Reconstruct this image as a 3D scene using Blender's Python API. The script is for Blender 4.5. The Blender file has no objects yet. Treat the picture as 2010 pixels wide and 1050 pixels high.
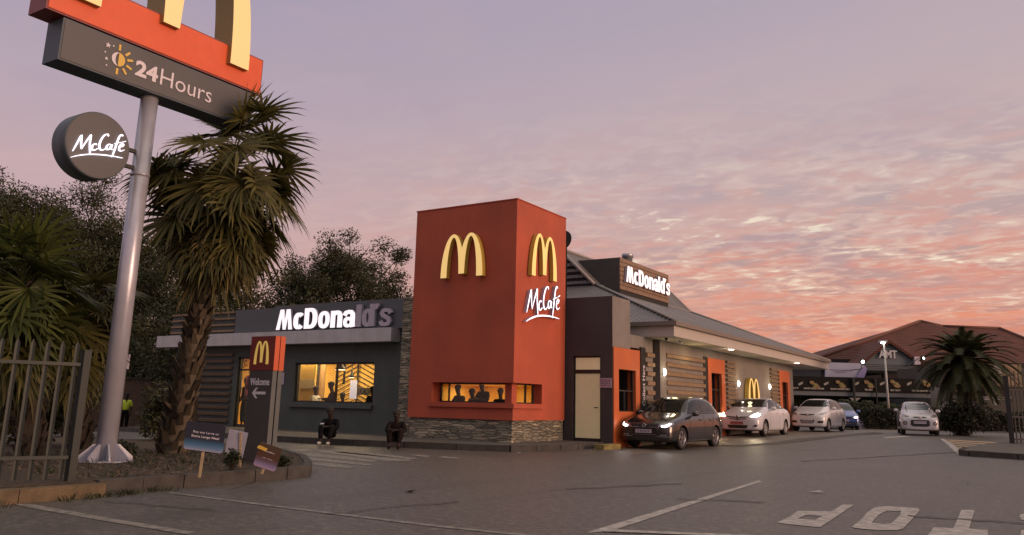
import bpy, bmesh, math, random
from mathutils import Vector, Matrix, geometry, noise
from mathutils.bvhtree import BVHTree
random.seed(7)
scn = bpy.context.scene
COL = scn.collection
rad = math.radians
# ------------------------------------------------------------------ camera
FPX, CYP, EYE = 1617.65, 436.1, 1.15
YAW, PIT, ROL = rad(-32.681), rad(12.4706), rad(-1.343)
_F = Vector((math.sin(YAW)*math.cos(PIT), math.cos(YAW)*math.cos(PIT), math.sin(PIT)))
_R = Vector((math.cos(YAW), -math.sin(YAW), 0))
_D = _F.cross(_R)
_c, _s = math.cos(ROL), math.sin(ROL)
R2 = _c*_R + _s*_D
D2 = -_s*_R + _c*_D
CAM = Vector((0, 0, EYE))
def ray(x, y): return R2*((x-1005)/FPX) + D2*((y-CYP)/FPX) + _F
def pz(x, y, z): d = ray(x, y); return CAM + d*((z-EYE)/d.z)
def px(x, y, X): d = ray(x, y); return CAM + d*(X/d.x)
def py(x, y, Y): d = ray(x, y); return CAM + d*(Y/d.y)
HF = Vector((math.sin(YAW), math.cos(YAW), 0))
def hp(x, y, D):                      # point at horizontal distance D along the view heading
    d = ray(x, y); return CAM + d*(D/d.dot(HF))
def ss(t): t = max(0, min(1, t)); return t*t*(3-2*t)
def gz(x, y):
    z = .22*ss((y-22)/14)
    z -= .62*ss((-25-x)/10)*ss((60-y)/20)
    return z
def gp(x, y, h=0):
    z = 0
    for _ in range(12):
        p = pz(x, y, min(z, .9)+h); z = gz(p.x, p.y)
    return Vector((p.x, p.y, z+h))
cd = bpy.data.cameras.new('camera'); cam = bpy.data.objects.new('camera', cd); COL.objects.link(cam)
m3 = Matrix((R2, -D2, -_F)).transposed()
cam.matrix_world = Matrix.Translation(CAM) @ m3.to_4x4()
cd.sensor_fit = 'HORIZONTAL'; cd.sensor_width = 22.3; cd.lens = FPX/2010*22.3
cd.shift_y = (CYP-525)/2010
cd.clip_start = .05; cd.clip_end = 3000
scn.camera = cam
scn.render.resolution_x = 1024; scn.render.resolution_y = 535
# ------------------------------------------------------------------ materials
def newmat(name):
    m = bpy.data.materials.new(name); m.use_nodes = True
    nt = m.node_tree; b = nt.nodes['Principled BSDF']
    return m, nt, b
def mat(name, col, rough=.6, metal=0, var=.12, vscale=6, bump=0, bscale=40, emit=None, estr=0, coat=0, spec=.5, streak=0):
    m, nt, b = newmat(name)
    N, L = nt.nodes, nt.links
    b.inputs['Roughness'].default_value = rough
    b.inputs['Metallic'].default_value = metal
    b.inputs['Coat Weight'].default_value = coat
    b.inputs['Coat Roughness'].default_value = .04
    b.inputs['Specular IOR Level'].default_value = spec
    tc = N.new('ShaderNodeTexCoord')
    if var > 0:
        nz = N.new('ShaderNodeTexNoise'); nz.inputs['Scale'].default_value = vscale; nz.inputs['Detail'].default_value = 6
        L.new(tc.outputs['Object'], nz.inputs['Vector'])
        rp = N.new('ShaderNodeValToRGB'); L.new(nz.outputs['Fac'], rp.inputs['Fac'])
        rp.color_ramp.elements[0].position = .3; rp.color_ramp.elements[1].position = .7
        rp.color_ramp.elements[0].color = tuple(c*(1-var) for c in col)+(1,)
        rp.color_ramp.elements[1].color = tuple(min(1, c*(1+var)) for c in col)+(1,)
        cout = rp.outputs['Color']
        if streak:
            mp = N.new('ShaderNodeMapping'); mp.inputs['Scale'].default_value = (5, 5, .35); L.new(tc.outputs['Object'], mp.inputs['Vector'])
            ns_ = N.new('ShaderNodeTexNoise'); ns_.inputs['Scale'].default_value = 1; ns_.inputs['Detail'].default_value = 6; L.new(mp.outputs['Vector'], ns_.inputs['Vector'])
            m2 = N.new('ShaderNodeMapRange'); m2.inputs['From Min'].default_value = .45; m2.inputs['From Max'].default_value = .75; m2.inputs['To Max'].default_value = streak; L.new(ns_.outputs['Fac'], m2.inputs['Value'])
            mxs = N.new('ShaderNodeMix'); mxs.data_type = 'RGBA'; L.new(m2.outputs['Result'], mxs.inputs['Factor']); L.new(cout, mxs.inputs[6]); mxs.inputs[7].default_value = tuple(c*.45+.02 for c in col)+(1,); cout = mxs.outputs[2]
        L.new(cout, b.inputs['Base Color'])
        mr = N.new('ShaderNodeMapRange'); L.new(nz.outputs['Fac'], mr.inputs['Value'])
        mr.inputs['To Min'].default_value = max(0, rough-.08); mr.inputs['To Max'].default_value = min(1, rough+.08)
        if rough > .12: L.new(mr.outputs['Result'], b.inputs['Roughness'])
    else:
        b.inputs['Base Color'].default_value = tuple(col)+(1,)
    if bump > 0:
        n2 = N.new('ShaderNodeTexNoise'); n2.inputs['Scale'].default_value = bscale; n2.inputs['Detail'].default_value = 4
        L.new(tc.outputs['Object'], n2.inputs['Vector'])
        bp = N.new('ShaderNodeBump'); bp.inputs['Strength'].default_value = bump; bp.inputs['Distance'].default_value = .02
        L.new(n2.outputs['Fac'], bp.inputs['Height']); L.new(bp.outputs['Normal'], b.inputs['Normal'])
    if emit:
        b.inputs['Emission Color'].default_value = tuple(emit)+(1,)
        b.inputs['Emission Strength'].default_value = estr
    return m
M = {}
M['red'] = mat('red_plaster', (.39, .074, .035), .75, var=.13, vscale=1.0, bump=.3, bscale=45, streak=.12)
M['orange'] = mat('orange_panel', (.46, .105, .028), .5, var=.08, vscale=2)
M['wall_blue'] = mat('slate_wall', (.070, .083, .080), .8, var=.15, vscale=1.5, bump=.3, bscale=50, streak=.4)
M['wall_dark'] = mat('charcoal_wall', (.052, .045, .045), .8, var=.15, vscale=1.5, bump=.3, bscale=50, streak=.4)
M['wall_taupe'] = mat('taupe_wall', (.19, .17, .155), .8, var=.12, vscale=1.5, bump=.3, bscale=50, streak=.3)
M['sign_blue'] = mat('slate_sign_board', (.075, .088, .10), .5, var=.06)
M['white_fascia'] = mat('white_fascia', (.46, .45, .47), .55, var=.08, vscale=3, streak=.3)
M['soffit'] = mat('cream_soffit', (.55, .52, .44), .7, var=.05)
M['timber'] = mat('timber_slat', (.22, .14, .08), .6, var=.25, vscale=9, bump=.1)
M['timber_dk'] = mat('timber_board', (.20, .13, .085), .6, var=.2, vscale=7)
M['gap'] = mat('dark_recess', (.02, .018, .016), .9, var=0)
M['frame'] = mat('black_frame', (.02, .02, .02), .4, var=0)
M['gutter'] = mat('bronze_gutter', (.17, .14, .12), .5, var=.08)
M['pole'] = mat('pale_painted_steel', (.42, .43, .50), .32, metal=.35, var=.10, vscale=3, streak=.25)
M['steel'] = mat('galvanised_steel', (.42, .45, .50), .4, metal=.6, var=.1)
M['cream_door'] = mat('cream_door', (.50, .43, .27), .6, var=.05, emit=(1, .82, .45), estr=.10)  # weak emission stands in for indoor light coming through the door leaf
M['asphalt_in'] = None
M['kerb'] = mat('kerb_concrete', (.050, .045, .040), .9, var=.3, vscale=5, bump=.5)
M['kerb_y'] = mat('kerb_worn_yellow', (.115, .082, .045), .85, var=.35, vscale=5, bump=.5)
M['kerb_yb'] = mat('kerb_yellow_paint', (.18, .145, .045), .7, var=.4, vscale=9)
M['pave'] = mat('pavement_concrete', (.075, .067, .060), .85, var=.2, vscale=3, bump=.3)
M['paint'] = mat('white_road_paint', (.31, .285, .265), .7, var=.45, vscale=9, bump=.3)
M['paint_worn'] = mat('worn_road_paint', (.17, .155, .14), .7, var=.5, vscale=10)
M['paint_y'] = mat('yellow_road_paint', (.36, .24, .14), .6, var=.3, vscale=10)
M['mulch'] = mat('bark_mulch', (.045, .031, .018), .95, var=.6, vscale=14, bump=1, bscale=30)
M['fence'] = mat('grey_green_steel', (.020, .026, .024), .5, metal=.2, var=.1)
M['blackmetal'] = mat('black_steel', (.012, .012, .012), .5, var=0)
M['bark_dk'] = mat('shaded_bark', (.020, .016, .012), .95, var=.3, bump=.5)  # bark colour darkened for the shade that hides the date palm trunk
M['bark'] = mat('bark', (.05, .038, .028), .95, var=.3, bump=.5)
def leafmat(name, c1, c2):
    m, nt, b = newmat(name); N, L = nt.nodes, nt.links
    g = N.new('ShaderNodeNewGeometry'); rp = N.new('ShaderNodeValToRGB')
    L.new(g.outputs['Random Per Island'], rp.inputs['Fac'])
    rp.color_ramp.elements[0].color = tuple(c1)+(1,); rp.color_ramp.elements[1].color = tuple(c2)+(1,)
    L.new(rp.outputs['Color'], b.inputs['Base Color']); b.inputs['Roughness'].default_value = .55
    b.inputs['Specular IOR Level'].default_value = .3
    tr = N.new('ShaderNodeBsdfTranslucent'); L.new(rp.outputs['Color'], tr.inputs['Color'])
    mx = N.new('ShaderNodeMixShader'); mx.inputs[0].default_value = .25
    L.new(b.outputs[0], mx.inputs[1]); L.new(tr.outputs[0], mx.inputs[2])
    L.new(mx.outputs[0], N['Material Output'].inputs['Surface'])
    return m
M['trunk'] = leafmat('palm_boot', (.028, .022, .016), (.135, .108, .075))
M['leaf_tree'] = leafmat('olive_leaves', (.020, .025, .012), (.062, .066, .028))
M['leaf_palm'] = leafmat('palm_leaves', (.030, .034, .011), (.13, .12, .036))
M['leaf_palm_dry'] = leafmat('dry_palm_leaves', (.085, .065, .026), (.25, .19, .08))
M['leaf_lime'] = leafmat('bright_palm_leaves', (.024, .036, .010), (.085, .105, .024))
M['leaf_date'] = leafmat('date_palm_leaves', (.022, .028, .012), (.065, .070, .028))
M['leaf_dark'] = leafmat('very_dark_leaves', (.007, .009, .005), (.022, .024, .011))
M['leaf_hedge'] = leafmat('hedge_leaves', (.012, .017, .008), (.045, .058, .022))
def emis(name, col, st, base=(.8, .8, .8)):
    return mat(name, base, .4, var=0, emit=col, estr=st)
M['arch'] = emis('lit_yellow_acrylic', (1, .68, .27), .62, (.6, .38, .07))
M['arch_side'] = mat('yellow_return', (.42, .27, .04), .45, var=.05, emit=(1, .6, .1), estr=.03)
M['lit_white'] = emis('lit_white_acrylic', (1, .88, .92), .86)
M['unlit_white'] = mat('unlit_letter_acrylic', (.42, .38, .45), .45, var=.04)
M['letter_side'] = mat('letter_return', (.35, .33, .42), .4, var=0)
M['lit_cafe'] = emis('lit_script_acrylic', (.93, .86, 1), 1.6)
M['lamp'] = emis('lit_lamp', (1, .97, .92), 9)
M['flood'] = emis('lit_floodlight', (.92, 1, .95), 14)
M['white_txt'] = mat('white_vinyl', (.62, .58, .64), .5, var=0)
M['cream_txt'] = mat('cream_vinyl', (.45, .42, .38), .5, var=0)
M['yellow_txt'] = mat('yellow_vinyl', (.62, .42, .08), .5, var=0)
M['skin'] = mat('dark_skin', (.030, .018, .013), .6, var=.1, spec=.25)
M['cloth_dk'] = mat('dark_cloth', (.010, .010, .012), 1, var=.3, spec=.05)
M['cloth_br'] = mat('brown_cloth', (.015, .011, .010), 1, var=.3, spec=.05)
M['cloth_w'] = mat('white_cloth', (.45, .42, .40), .9, var=.1)
M['cloth_r'] = mat('red_cloth', (.35, .05, .03), .9, var=.1)
M['denim'] = mat('denim', (.035, .045, .07), .9, var=.3)
M['hivis'] = mat('hi_vis_yellow', (.55, .72, .05), .7, var=.05)
M['hair'] = mat('black_hair', (.01, .008, .008), .8, var=0)
M['shoe'] = mat('pale_shoe', (.4, .38, .36), .7, var=.1)
M['eye'] = mat('eye_white', (.14, .13, .12), .3, var=0)
M['rubber'] = mat('tyre_rubber', (.015, .014, .014), .8, var=.1)
M['rim'] = mat('alloy', (.42, .40, .42), .25, metal=.8, var=0)
M['rimcap'] = mat('silver_wheel_cover', (.40, .38, .38), .4, metal=.4, var=0)
M['carglass'] = mat('car_glass', (.012, .013, .013), .05, var=0, spec=.45)
M['grille'] = mat('black_plastic', (.014, .014, .015), .4, var=0)
M['chrome'] = mat('chrome', (.6, .6, .62), .12, metal=1, var=0)
M['plate'] = mat('number_plate', (.42, .38, .44), .4, var=.1, vscale=30)
M['plate_r'] = mat('number_plate_red', (.42, .12, .13), .4, var=.1, vscale=30)
M['platetxt'] = mat('number_plate_ink', (.05, .05, .07), .5, var=0)
M['headlamp'] = mat('headlamp_glass', (.32, .30, .33), .08, var=0, coat=.6, metal=.4)
M['underbody'] = mat('underbody_black', (.01, .01, .01), .9, var=0)
def glassmat(name, tint=(1, 1, 1), fac=.10):
    m, nt, b = newmat(name); N, L = nt.nodes, nt.links
    t = N.new('ShaderNodeBsdfTransparent'); t.inputs['Color'].default_value = tuple(tint)+(1,)
    g = N.new('ShaderNodeBsdfGlossy'); g.inputs['Roughness'].default_value = .03
    lw = N.new('ShaderNodeLayerWeight'); lw.inputs['Blend'].default_value = .5
    pw_ = N.new('ShaderNodeMath'); pw_.operation = 'POWER'; L.new(lw.outputs['Facing'], pw_.inputs[0]); pw_.inputs[1].default_value = 4
    fr = N.new('ShaderNodeMath'); fr.operation = 'MULTIPLY_ADD'; L.new(pw_.outputs[0], fr.inputs[0]); fr.inputs[1].default_value = .8; fr.inputs[2].default_value = .03
    mx = N.new('ShaderNodeMixShader')
    L.new(fr.outputs[0], mx.inputs[0]); L.new(t.outputs[0], mx.inputs[1]); L.new(g.outputs[0], mx.inputs[2])
    L.new(mx.outputs[0], N['Material Output'].inputs['Surface'])
    return m
M['glass'] = glassmat('window_glass', (.9, .88, .82))
M['blind'] = mat('frosted_cream_glass', (.62, .52, .33), .35, var=.04, vscale=2, emit=(1, .82, .45), estr=.13)  # weak emission stands in for indoor light behind the transom
M['room'] = mat('warm_interior_wall', (.72, .45, .10), .8, var=.12, vscale=2)
M['room_dk'] = mat('brown_interior_wall', (.30, .20, .10), .8, var=.15, vscale=2)
def stonemat():
    m, nt, b = newmat('stacked_stone'); N, L = nt.nodes, nt.links
    tc = N.new('ShaderNodeTexCoord'); mp = N.new('ShaderNodeMapping')
    L.new(tc.outputs['Object'], mp.inputs['Vector'])
    mp.inputs['Scale'].default_value = (2.4, 2.4, 15)
    v = N.new('ShaderNodeTexVoronoi'); v.inputs['Scale'].default_value = 1.0; v.inputs['Randomness'].default_value = .85
    L.new(mp.outputs['Vector'], v.inputs['Vector'])
    rp = N.new('ShaderNodeValToRGB'); sp = N.new('ShaderNodeSeparateColor'); L.new(v.outputs['Color'], sp.inputs['Color'])
    L.new(sp.outputs[0], rp.inputs['Fac'])
    e = rp.color_ramp.elements
    e[0].color = (.12, .108, .085, 1); e[1].color = (.42, .38, .28, 1)
    a = e.new(.4); a.color = (.21, .195, .15, 1); a = e.new(.75); a.color = (.30, .25, .18, 1)
    nz = N.new('ShaderNodeTexNoise'); nz.inputs['Scale'].default_value = 22; nz.inputs['Detail'].default_value = 6
    L.new(tc.outputs['Object'], nz.inputs['Vector'])
    mx = N.new('ShaderNodeMix'); mx.data_type = 'RGBA'; mx.blend_type = 'OVERLAY'; mx.inputs['Factor'].default_value = .6
    L.new(rp.outputs['Color'], mx.inputs[6]); L.new(nz.outputs['Fac'], mx.inputs[7])
    L.new(mx.outputs[2], b.inputs['Base Color']); b.inputs['Roughness'].default_value = .85
    v2 = N.new('ShaderNodeTexVoronoi'); v2.feature = 'DISTANCE_TO_EDGE'; v2.inputs['Randomness'].default_value = .85
    v2.inputs['Scale'].default_value = 1.0; L.new(mp.outputs['Vector'], v2.inputs['Vector'])
    mr = N.new('ShaderNodeMapRange'); mr.inputs['From Max'].default_value = .12; L.new(v2.outputs['Distance'], mr.inputs['Value'])
    ad = N.new('ShaderNodeMath'); ad.operation = 'MULTIPLY_ADD'; ad.inputs[1].default_value = .3
    L.new(sp.outputs[1], ad.inputs[0]); L.new(mr.outputs['Result'], ad.inputs[2])
    bp = N.new('ShaderNodeBump'); bp.inputs['Strength'].default_value = 1; bp.inputs['Distance'].default_value = .05
    L.new(ad.outputs[0], bp.inputs['Height']); L.new(bp.outputs['Normal'], b.inputs['Normal'])
    return m
M['stone'] = stonemat()
def roofmat(name, col, axis, period, rough=.45):
    m, nt, b = newmat(name); N, L = nt.nodes, nt.links
    tc = N.new('ShaderNodeTexCoord'); sx = N.new('ShaderNodeSeparateXYZ'); L.new(tc.outputs['Object'], sx.inputs[0])
    mu = N.new('ShaderNodeMath'); mu.operation = 'MULTIPLY'; mu.inputs[1].default_value = 2*math.pi/period
    L.new(sx.outputs[axis], mu.inputs[0])
    si = N.new('ShaderNodeMath'); si.operation = 'SINE'; L.new(mu.outputs[0], si.inputs[0])
    bp = N.new('ShaderNodeBump'); bp.inputs['Strength'].default_value = .9; bp.inputs['Distance'].default_value = .03
    L.new(si.outputs[0], bp.inputs['Height']); L.new(bp.outputs['Normal'], b.inputs['Normal'])
    nz = N.new('ShaderNodeTexNoise'); nz.inputs['Scale'].default_value = .8; nz.inputs['Detail'].default_value = 8
    L.new(tc.outputs['Object'], nz.inputs['Vector'])
    rp = N.new('ShaderNodeValToRGB'); L.new(nz.outputs['Fac'], rp.inputs['Fac'])
    rp.color_ramp.elements[0].position = .3; rp.color_ramp.elements[1].position = .75
    rp.color_ramp.elements[0].color = tuple(c*.75 for c in col)+(1,); rp.color_ramp.elements[1].color = tuple(c*1.25 for c in col)+(1,)
    L.new(rp.outputs['Color'], b.inputs['Base Color']); b.inputs['Roughness'].default_value = rough
    return m
M['roofx'] = roofmat('corrugated_roof', (.12, .105, .10), 1, .19)
M['roofy'] = roofmat('corrugated_roof_end', (.13, .115, .12), 0, .19)
M['redroof'] = roofmat('red_tiled_roof', (.088, .026, .018), 2, .16, .85)
def asphalt():
    m, nt, b = newmat('asphalt'); N, L = nt.nodes, nt.links
    tc = N.new('ShaderNodeTexCoord')
    def nz(s, d=5, r=.6):
        n = N.new('ShaderNodeTexNoise'); n.inputs['Scale'].default_value = s; n.inputs['Detail'].default_value = d; n.inputs['Roughness'].default_value = r
        L.new(tc.outputs['Object'], n.inputs['Vector']); return n
    n1, n2, n3 = nz(.22, 6), nz(55, 3), nz(1.6, 8, .7)
    rp = N.new('ShaderNodeValToRGB'); L.new(n1.outputs['Fac'], rp.inputs['Fac'])
    e = rp.color_ramp.elements; e[0].position = .3; e[1].position = .72
    e[0].color = (.041, .036, .030, 1); e[1].color = (.074, .065, .056, 1)
    def mixc(a, fac, colr, typ='MIX'):
        x = N.new('ShaderNodeMix'); x.data_type = 'RGBA'; x.blend_type = typ
        L.new(fac, x.inputs['Factor']); L.new(a, x.inputs[6])
        if isinstance(colr, tuple): x.inputs[7].default_value = colr
        else: L.new(colr, x.inputs[7])
        return x.outputs[2]
    def ramp(src, p0, p1):
        r = N.new('ShaderNodeMapRange'); r.inputs['From Min'].default_value = p0; r.inputs['From Max'].default_value = p1
        L.new(src, r.inputs['Value']); return r.outputs['Result']
    c = rp.outputs['Color']
    c = mixc(c, ramp(n2.outputs['Fac'], .52, .75), (.17, .155, .14, 1))
    c = mixc(c, ramp(n2.outputs['Fac'], .47, .28), (.028, .025, .022, 1))
    c = mixc(c, ramp(n3.outputs['Fac'], .62, .78), (.045, .040, .036, 1))
    n4 = nz(9, 4, .7); n5 = nz(.9, 3)
    c = mixc(c, ramp(n4.outputs['Fac'], .50, .64), (.120, .105, .091, 1))
    n6 = nz(21, 3, .7)
    c = mixc(c, ramp(n6.outputs['Fac'], .54, .68), (.135, .12, .105, 1))
    c = mixc(c, ramp(n6.outputs['Fac'], .44, .30), (.028, .024, .021, 1))
    c = mixc(c, ramp(n4.outputs['Fac'], .44, .30), (.040, .034, .030, 1))
    wv = N.new('ShaderNodeTexNoise'); wv.inputs['Scale'].default_value = 1.0; wv.inputs['Detail'].default_value = 5; mpw = N.new('ShaderNodeMapping'); mpw.inputs['Scale'].default_value = (1.6, .07, 1); mpw.inputs['Rotation'].default_value = (0, 0, .25); L.new(tc.outputs['Object'], mpw.inputs['Vector']); L.new(mpw.outputs['Vector'], wv.inputs['Vector'])
    st_ = N.new('ShaderNodeMath'); st_.operation = 'MULTIPLY'; st_.inputs[1].default_value = .45; L.new(ramp(wv.outputs['Fac'], .56, .68), st_.inputs[0])
    c = mixc(c, st_.outputs[0], (.045, .039, .034, 1))
    # fine cracks
    v = N.new('ShaderNodeTexVoronoi'); v.feature = 'DISTANCE_TO_EDGE'; v.inputs['Scale'].default_value = .28
    ad = N.new('ShaderNodeMix'); ad.data_type = 'VECTOR'; ad.inputs['Factor'].default_value = .12
    L.new(tc.outputs['Object'], ad.inputs[4]); L.new(n3.outputs['Color'], ad.inputs[5]); L.new(ad.outputs[1], v.inputs['Vector'])
    ck = ramp(v.outputs['Distance'], .006, .0015)
    mk = N.new('ShaderNodeMath'); mk.operation = 'MULTIPLY'; L.new(ck, mk.inputs[0]); L.new(ramp(n1.outputs['Fac'], .5, .6), mk.inputs[1])
    c = mixc(c, mk.outputs[0], (.02, .018, .016, 1))
    L.new(c, b.inputs['Base Color'])
    r = N.new('ShaderNodeMapRange'); L.new(n1.outputs['Fac'], r.inputs['Value']); r.inputs['To Min'].default_value = .40; r.inputs['To Max'].default_value = .66
    L.new(r.outputs['Result'], b.inputs['Roughness'])
    bp = N.new('ShaderNodeBump'); bp.inputs['Strength'].default_value = .35; bp.inputs['Distance'].default_value = .006
    L.new(n2.outputs['Fac'], bp.inputs['Height']); L.new(bp.outputs['Normal'], b.inputs['Normal'])
    return m
M['asphalt'] = asphalt()
# ------------------------------------------------------------------ mesh helpers
def tag(o, label=None, cat=None, group=None, kind=None):
    if label: o['label'] = label
    if cat: o['category'] = cat
    if group: o['group'] = group
    if kind: o['kind'] = kind
    return o
def empty(name, loc, label=None, cat=None, group=None, rz=0):
    o = bpy.data.objects.new(name, None); COL.objects.link(o)
    o.location = loc; o.rotation_euler = (0, 0, rz); o.empty_display_size = .2
    return tag(o, label, cat, group)
def _world(o):
    m = o.matrix_parent_inverse @ (Matrix.Translation(o.location) @ o.rotation_euler.to_matrix().to_4x4()) if o.parent else (Matrix.Translation(o.location) @ o.rotation_euler.to_matrix().to_4x4())
    return (_world(o.parent) @ m) if o.parent else m
class MB:
    """collects geometry; build() links it as one mesh object"""
    def __init__(s): s.bm = bmesh.new()
    def poly(s, pts, mi=0):
        vs = [s.bm.verts.new(p) for p in pts]
        try:
            f = s.bm.faces.new(vs); f.material_index = mi; return f
        except Exception: return None
    def box(s, a, b, mi=0):
        x0, y0, z0 = (min(a[i], b[i]) for i in range(3)); x1, y1, z1 = (max(a[i], b[i]) for i in range(3))
        v = [s.bm.verts.new(p) for p in ((x0,y0,z0),(x1,y0,z0),(x1,y1,z0),(x0,y1,z0),(x0,y0,z1),(x1,y0,z1),(x1,y1,z1),(x0,y1,z1))]
        for q in ((3,2,1,0),(4,5,6,7),(0,1,5,4),(1,2,6,5),(2,3,7,6),(3,0,4,7)):
            s.bm.faces.new([v[i] for i in q]).material_index = mi
        return s
    def obox(s, c, ax, ay, az, mi=0):
        """oriented box: centre and three half vectors"""
        c, ax, ay, az = Vector(c), Vector(ax), Vector(ay), Vector(az)
        v = [s.bm.verts.new(c+i*ax+j*ay+k*az) for k in (-1,1) for i, j in ((-1,-1),(1,-1),(1,1),(-1,1))]
        for q in ((3,2,1,0),(4,5,6,7),(0,1,5,4),(1,2,6,5),(2,3,7,6),(3,0,4,7)):
            s.bm.faces.new([v[i] for i in q]).material_index = mi
        return s
    def tube(s, pts, radii, n=10, mi=0, cap=True):
        pts = [Vector(p) for p in pts]
        if not isinstance(radii, (list, tuple)): radii = [radii]*len(pts)
        rings = []
        up = None
        for i, p in enumerate(pts):
            d = (pts[min(i+1, len(pts)-1)] - pts[max(i-1, 0)]).normalized()
            if up is None:
                up = Vector((0, 0, 1)) if abs(d.z) < .9 else Vector((1, 0, 0))
            a = d.cross(up).normalized(); up = a.cross(d).normalized()
            rings.append([s.bm.verts.new(p + (a*math.cos(2*math.pi*k/n) + up*math.sin(2*math.pi*k/n))*radii[i]) for k in range(n)])
        for i in range(len(rings)-1):
            for k in range(n):
                f = s.bm.faces.new((rings[i][k], rings[i][(k+1) % n], rings[i+1][(k+1) % n], rings[i+1][k])); f.material_index = mi; f.smooth = True
        if cap:
            for r in (rings[0][::-1], rings[-1]):
                try: s.bm.faces.new(r).material_index = mi
                except Exception: pass
        return s
    def lathe(s, c, axis, prof, n=24, mi=0):
        """prof: list of (radius, offset along axis)"""
        axis = Vector(axis).normalized(); c = Vector(c)
        u = axis.cross(Vector((0, 0, 1)) if abs(axis.z) < .9 else Vector((1, 0, 0))).normalized(); w = axis.cross(u)
        rings = []
        for r, h in prof:
            rings.append([s.bm.verts.new(c + axis*h + (u*math.cos(2*math.pi*k/n)+w*math.sin(2*math.pi*k/n))*max(r, 1e-4)) for k in range(n)])
        for i in range(len(rings)-1):
            for k in range(n):
                f = s.bm.faces.new((rings[i][k], rings[i][(k+1) % n], rings[i+1][(k+1) % n], rings[i+1][k])); f.material_index = mi; f.smooth = True
        for r in (rings[0][::-1], rings[-1]):
            s.bm.faces.new(r).material_index = mi
        return s
    def extr(s, loops, frame, depth, mi=0, mside=None):
        """2D loops (outer first, then holes) filled and extruded by depth along the frame's normal; frame = (origin,right,up)"""
        o, r, u = (Vector(v) for v in frame); n = r.cross(u).normalized()
        L3 = [[Vector((p[0], p[1], 0)) for p in lp] for lp in loops]
        tris = geometry.tessellate_polygon(L3)
        flat = [p for lp in L3 for p in lp]
        fr = [s.bm.verts.new(o + r*p.x + u*p.y + n*depth) for p in flat]
        bk = [s.bm.verts.new(o + r*p.x + u*p.y) for p in flat]
        for t in tris:
            a, b_, c = (flat[i] for i in t)
            if (b_-a).cross(c-a).z < 0: t = t[::-1]
            try:
                s.bm.faces.new([fr[i] for i in t]).material_index = mi
                s.bm.faces.new([bk[i] for i in t[::-1]]).material_index = mside if mside is not None else mi
            except Exception: pass
        k = 0
        for lp in L3:
            m = len(lp)
            for i in range(m):
                a, b_ = k+i, k+(i+1) % m
                try: s.bm.faces.new((bk[a], bk[b_], fr[b_], fr[a])).material_index = mside if mside is not None else mi
                except Exception: pass
            k += m
        return s
    def build(s, name, mats, parent=None, local=False, bevel=0, fixn=False, smooth=None):
        for v_ in [v_ for v_ in s.bm.verts if not v_.link_faces]: s.bm.verts.remove(v_)
        if fixn: bmesh.ops.recalc_face_normals(s.bm, faces=s.bm.faces[:])
        if bevel > 0:
            es = [e for e in s.bm.edges if len(e.link_faces) == 2 and e.calc_face_angle(0) > .6]
            bmesh.ops.bevel(s.bm, geom=es, offset=bevel, segments=1, affect='EDGES', profile=.5)
        me = bpy.data.meshes.new(name); 
        if not isinstance(mats, (list, tuple)): mats = [mats]
        for m in mats: me.materials.append(m)
        if parent is not None and not local: s.bm.transform(_world(parent).inverted())
        if parent is None and not local:
            # origin at the base of the thing
            vs = s.bm.verts
            if len(vs):
                c = Vector(((min(v.co.x for v in vs)+max(v.co.x for v in vs))/2, (min(v.co.y for v in vs)+max(v.co.y for v in vs))/2, min(v.co.z for v in vs)))
                s.bm.transform(Matrix.Translation(-c))
            else: c = Vector((0, 0, 0))
        s.bm.to_mesh(me); s.bm.free()
        if smooth is not None:
            for p in me.polygons: p.use_smooth = smooth
        o = bpy.data.objects.new(name, me); COL.objects.link(o)
        if parent is not None: o.parent = parent
        elif not local: o.location = c
        return o
def arc2(cx, cy, r, a0, a1, n):
    return [(cx+r*math.cos(rad(a0+(a1-a0)*i/n)), cy+r*math.sin(rad(a0+(a1-a0)*i/n))) for i in range(n+1)]
_fc = {}
def glyphs(txt, bold=0., shear=0., spacing=1.0, res=3):
    """mesh of a text line from the built-in font, in the XY plane: (verts, faces, edges) with y 0 = baseline"""
    key = (txt, bold, shear, spacing)
    if key in _fc: return _fc[key]
    cu = bpy.data.curves.new('t', 'FONT'); cu.body = txt; cu.offset = bold; cu.shear = shear; cu.space_character = spacing
    cu.fill_mode = 'FRONT'; cu.dimensions = '2D'; cu.resolution_u = res
    ob = bpy.data.objects.new('t', cu); COL.objects.link(ob)
    dg = bpy.context.evaluated_depsgraph_get(); dg.update()
    me = bpy.data.meshes.new_from_object(ob.evaluated_get(dg))
    vs = [v.co.xy.copy() for v in me.vertices]; fs = [tuple(p.vertices) for p in me.polygons]
    bpy.data.objects.remove(ob); bpy.data.curves.remove(cu); bpy.data.meshes.remove(me)
    _fc[key] = (vs, fs); return _fc[key]
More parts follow.
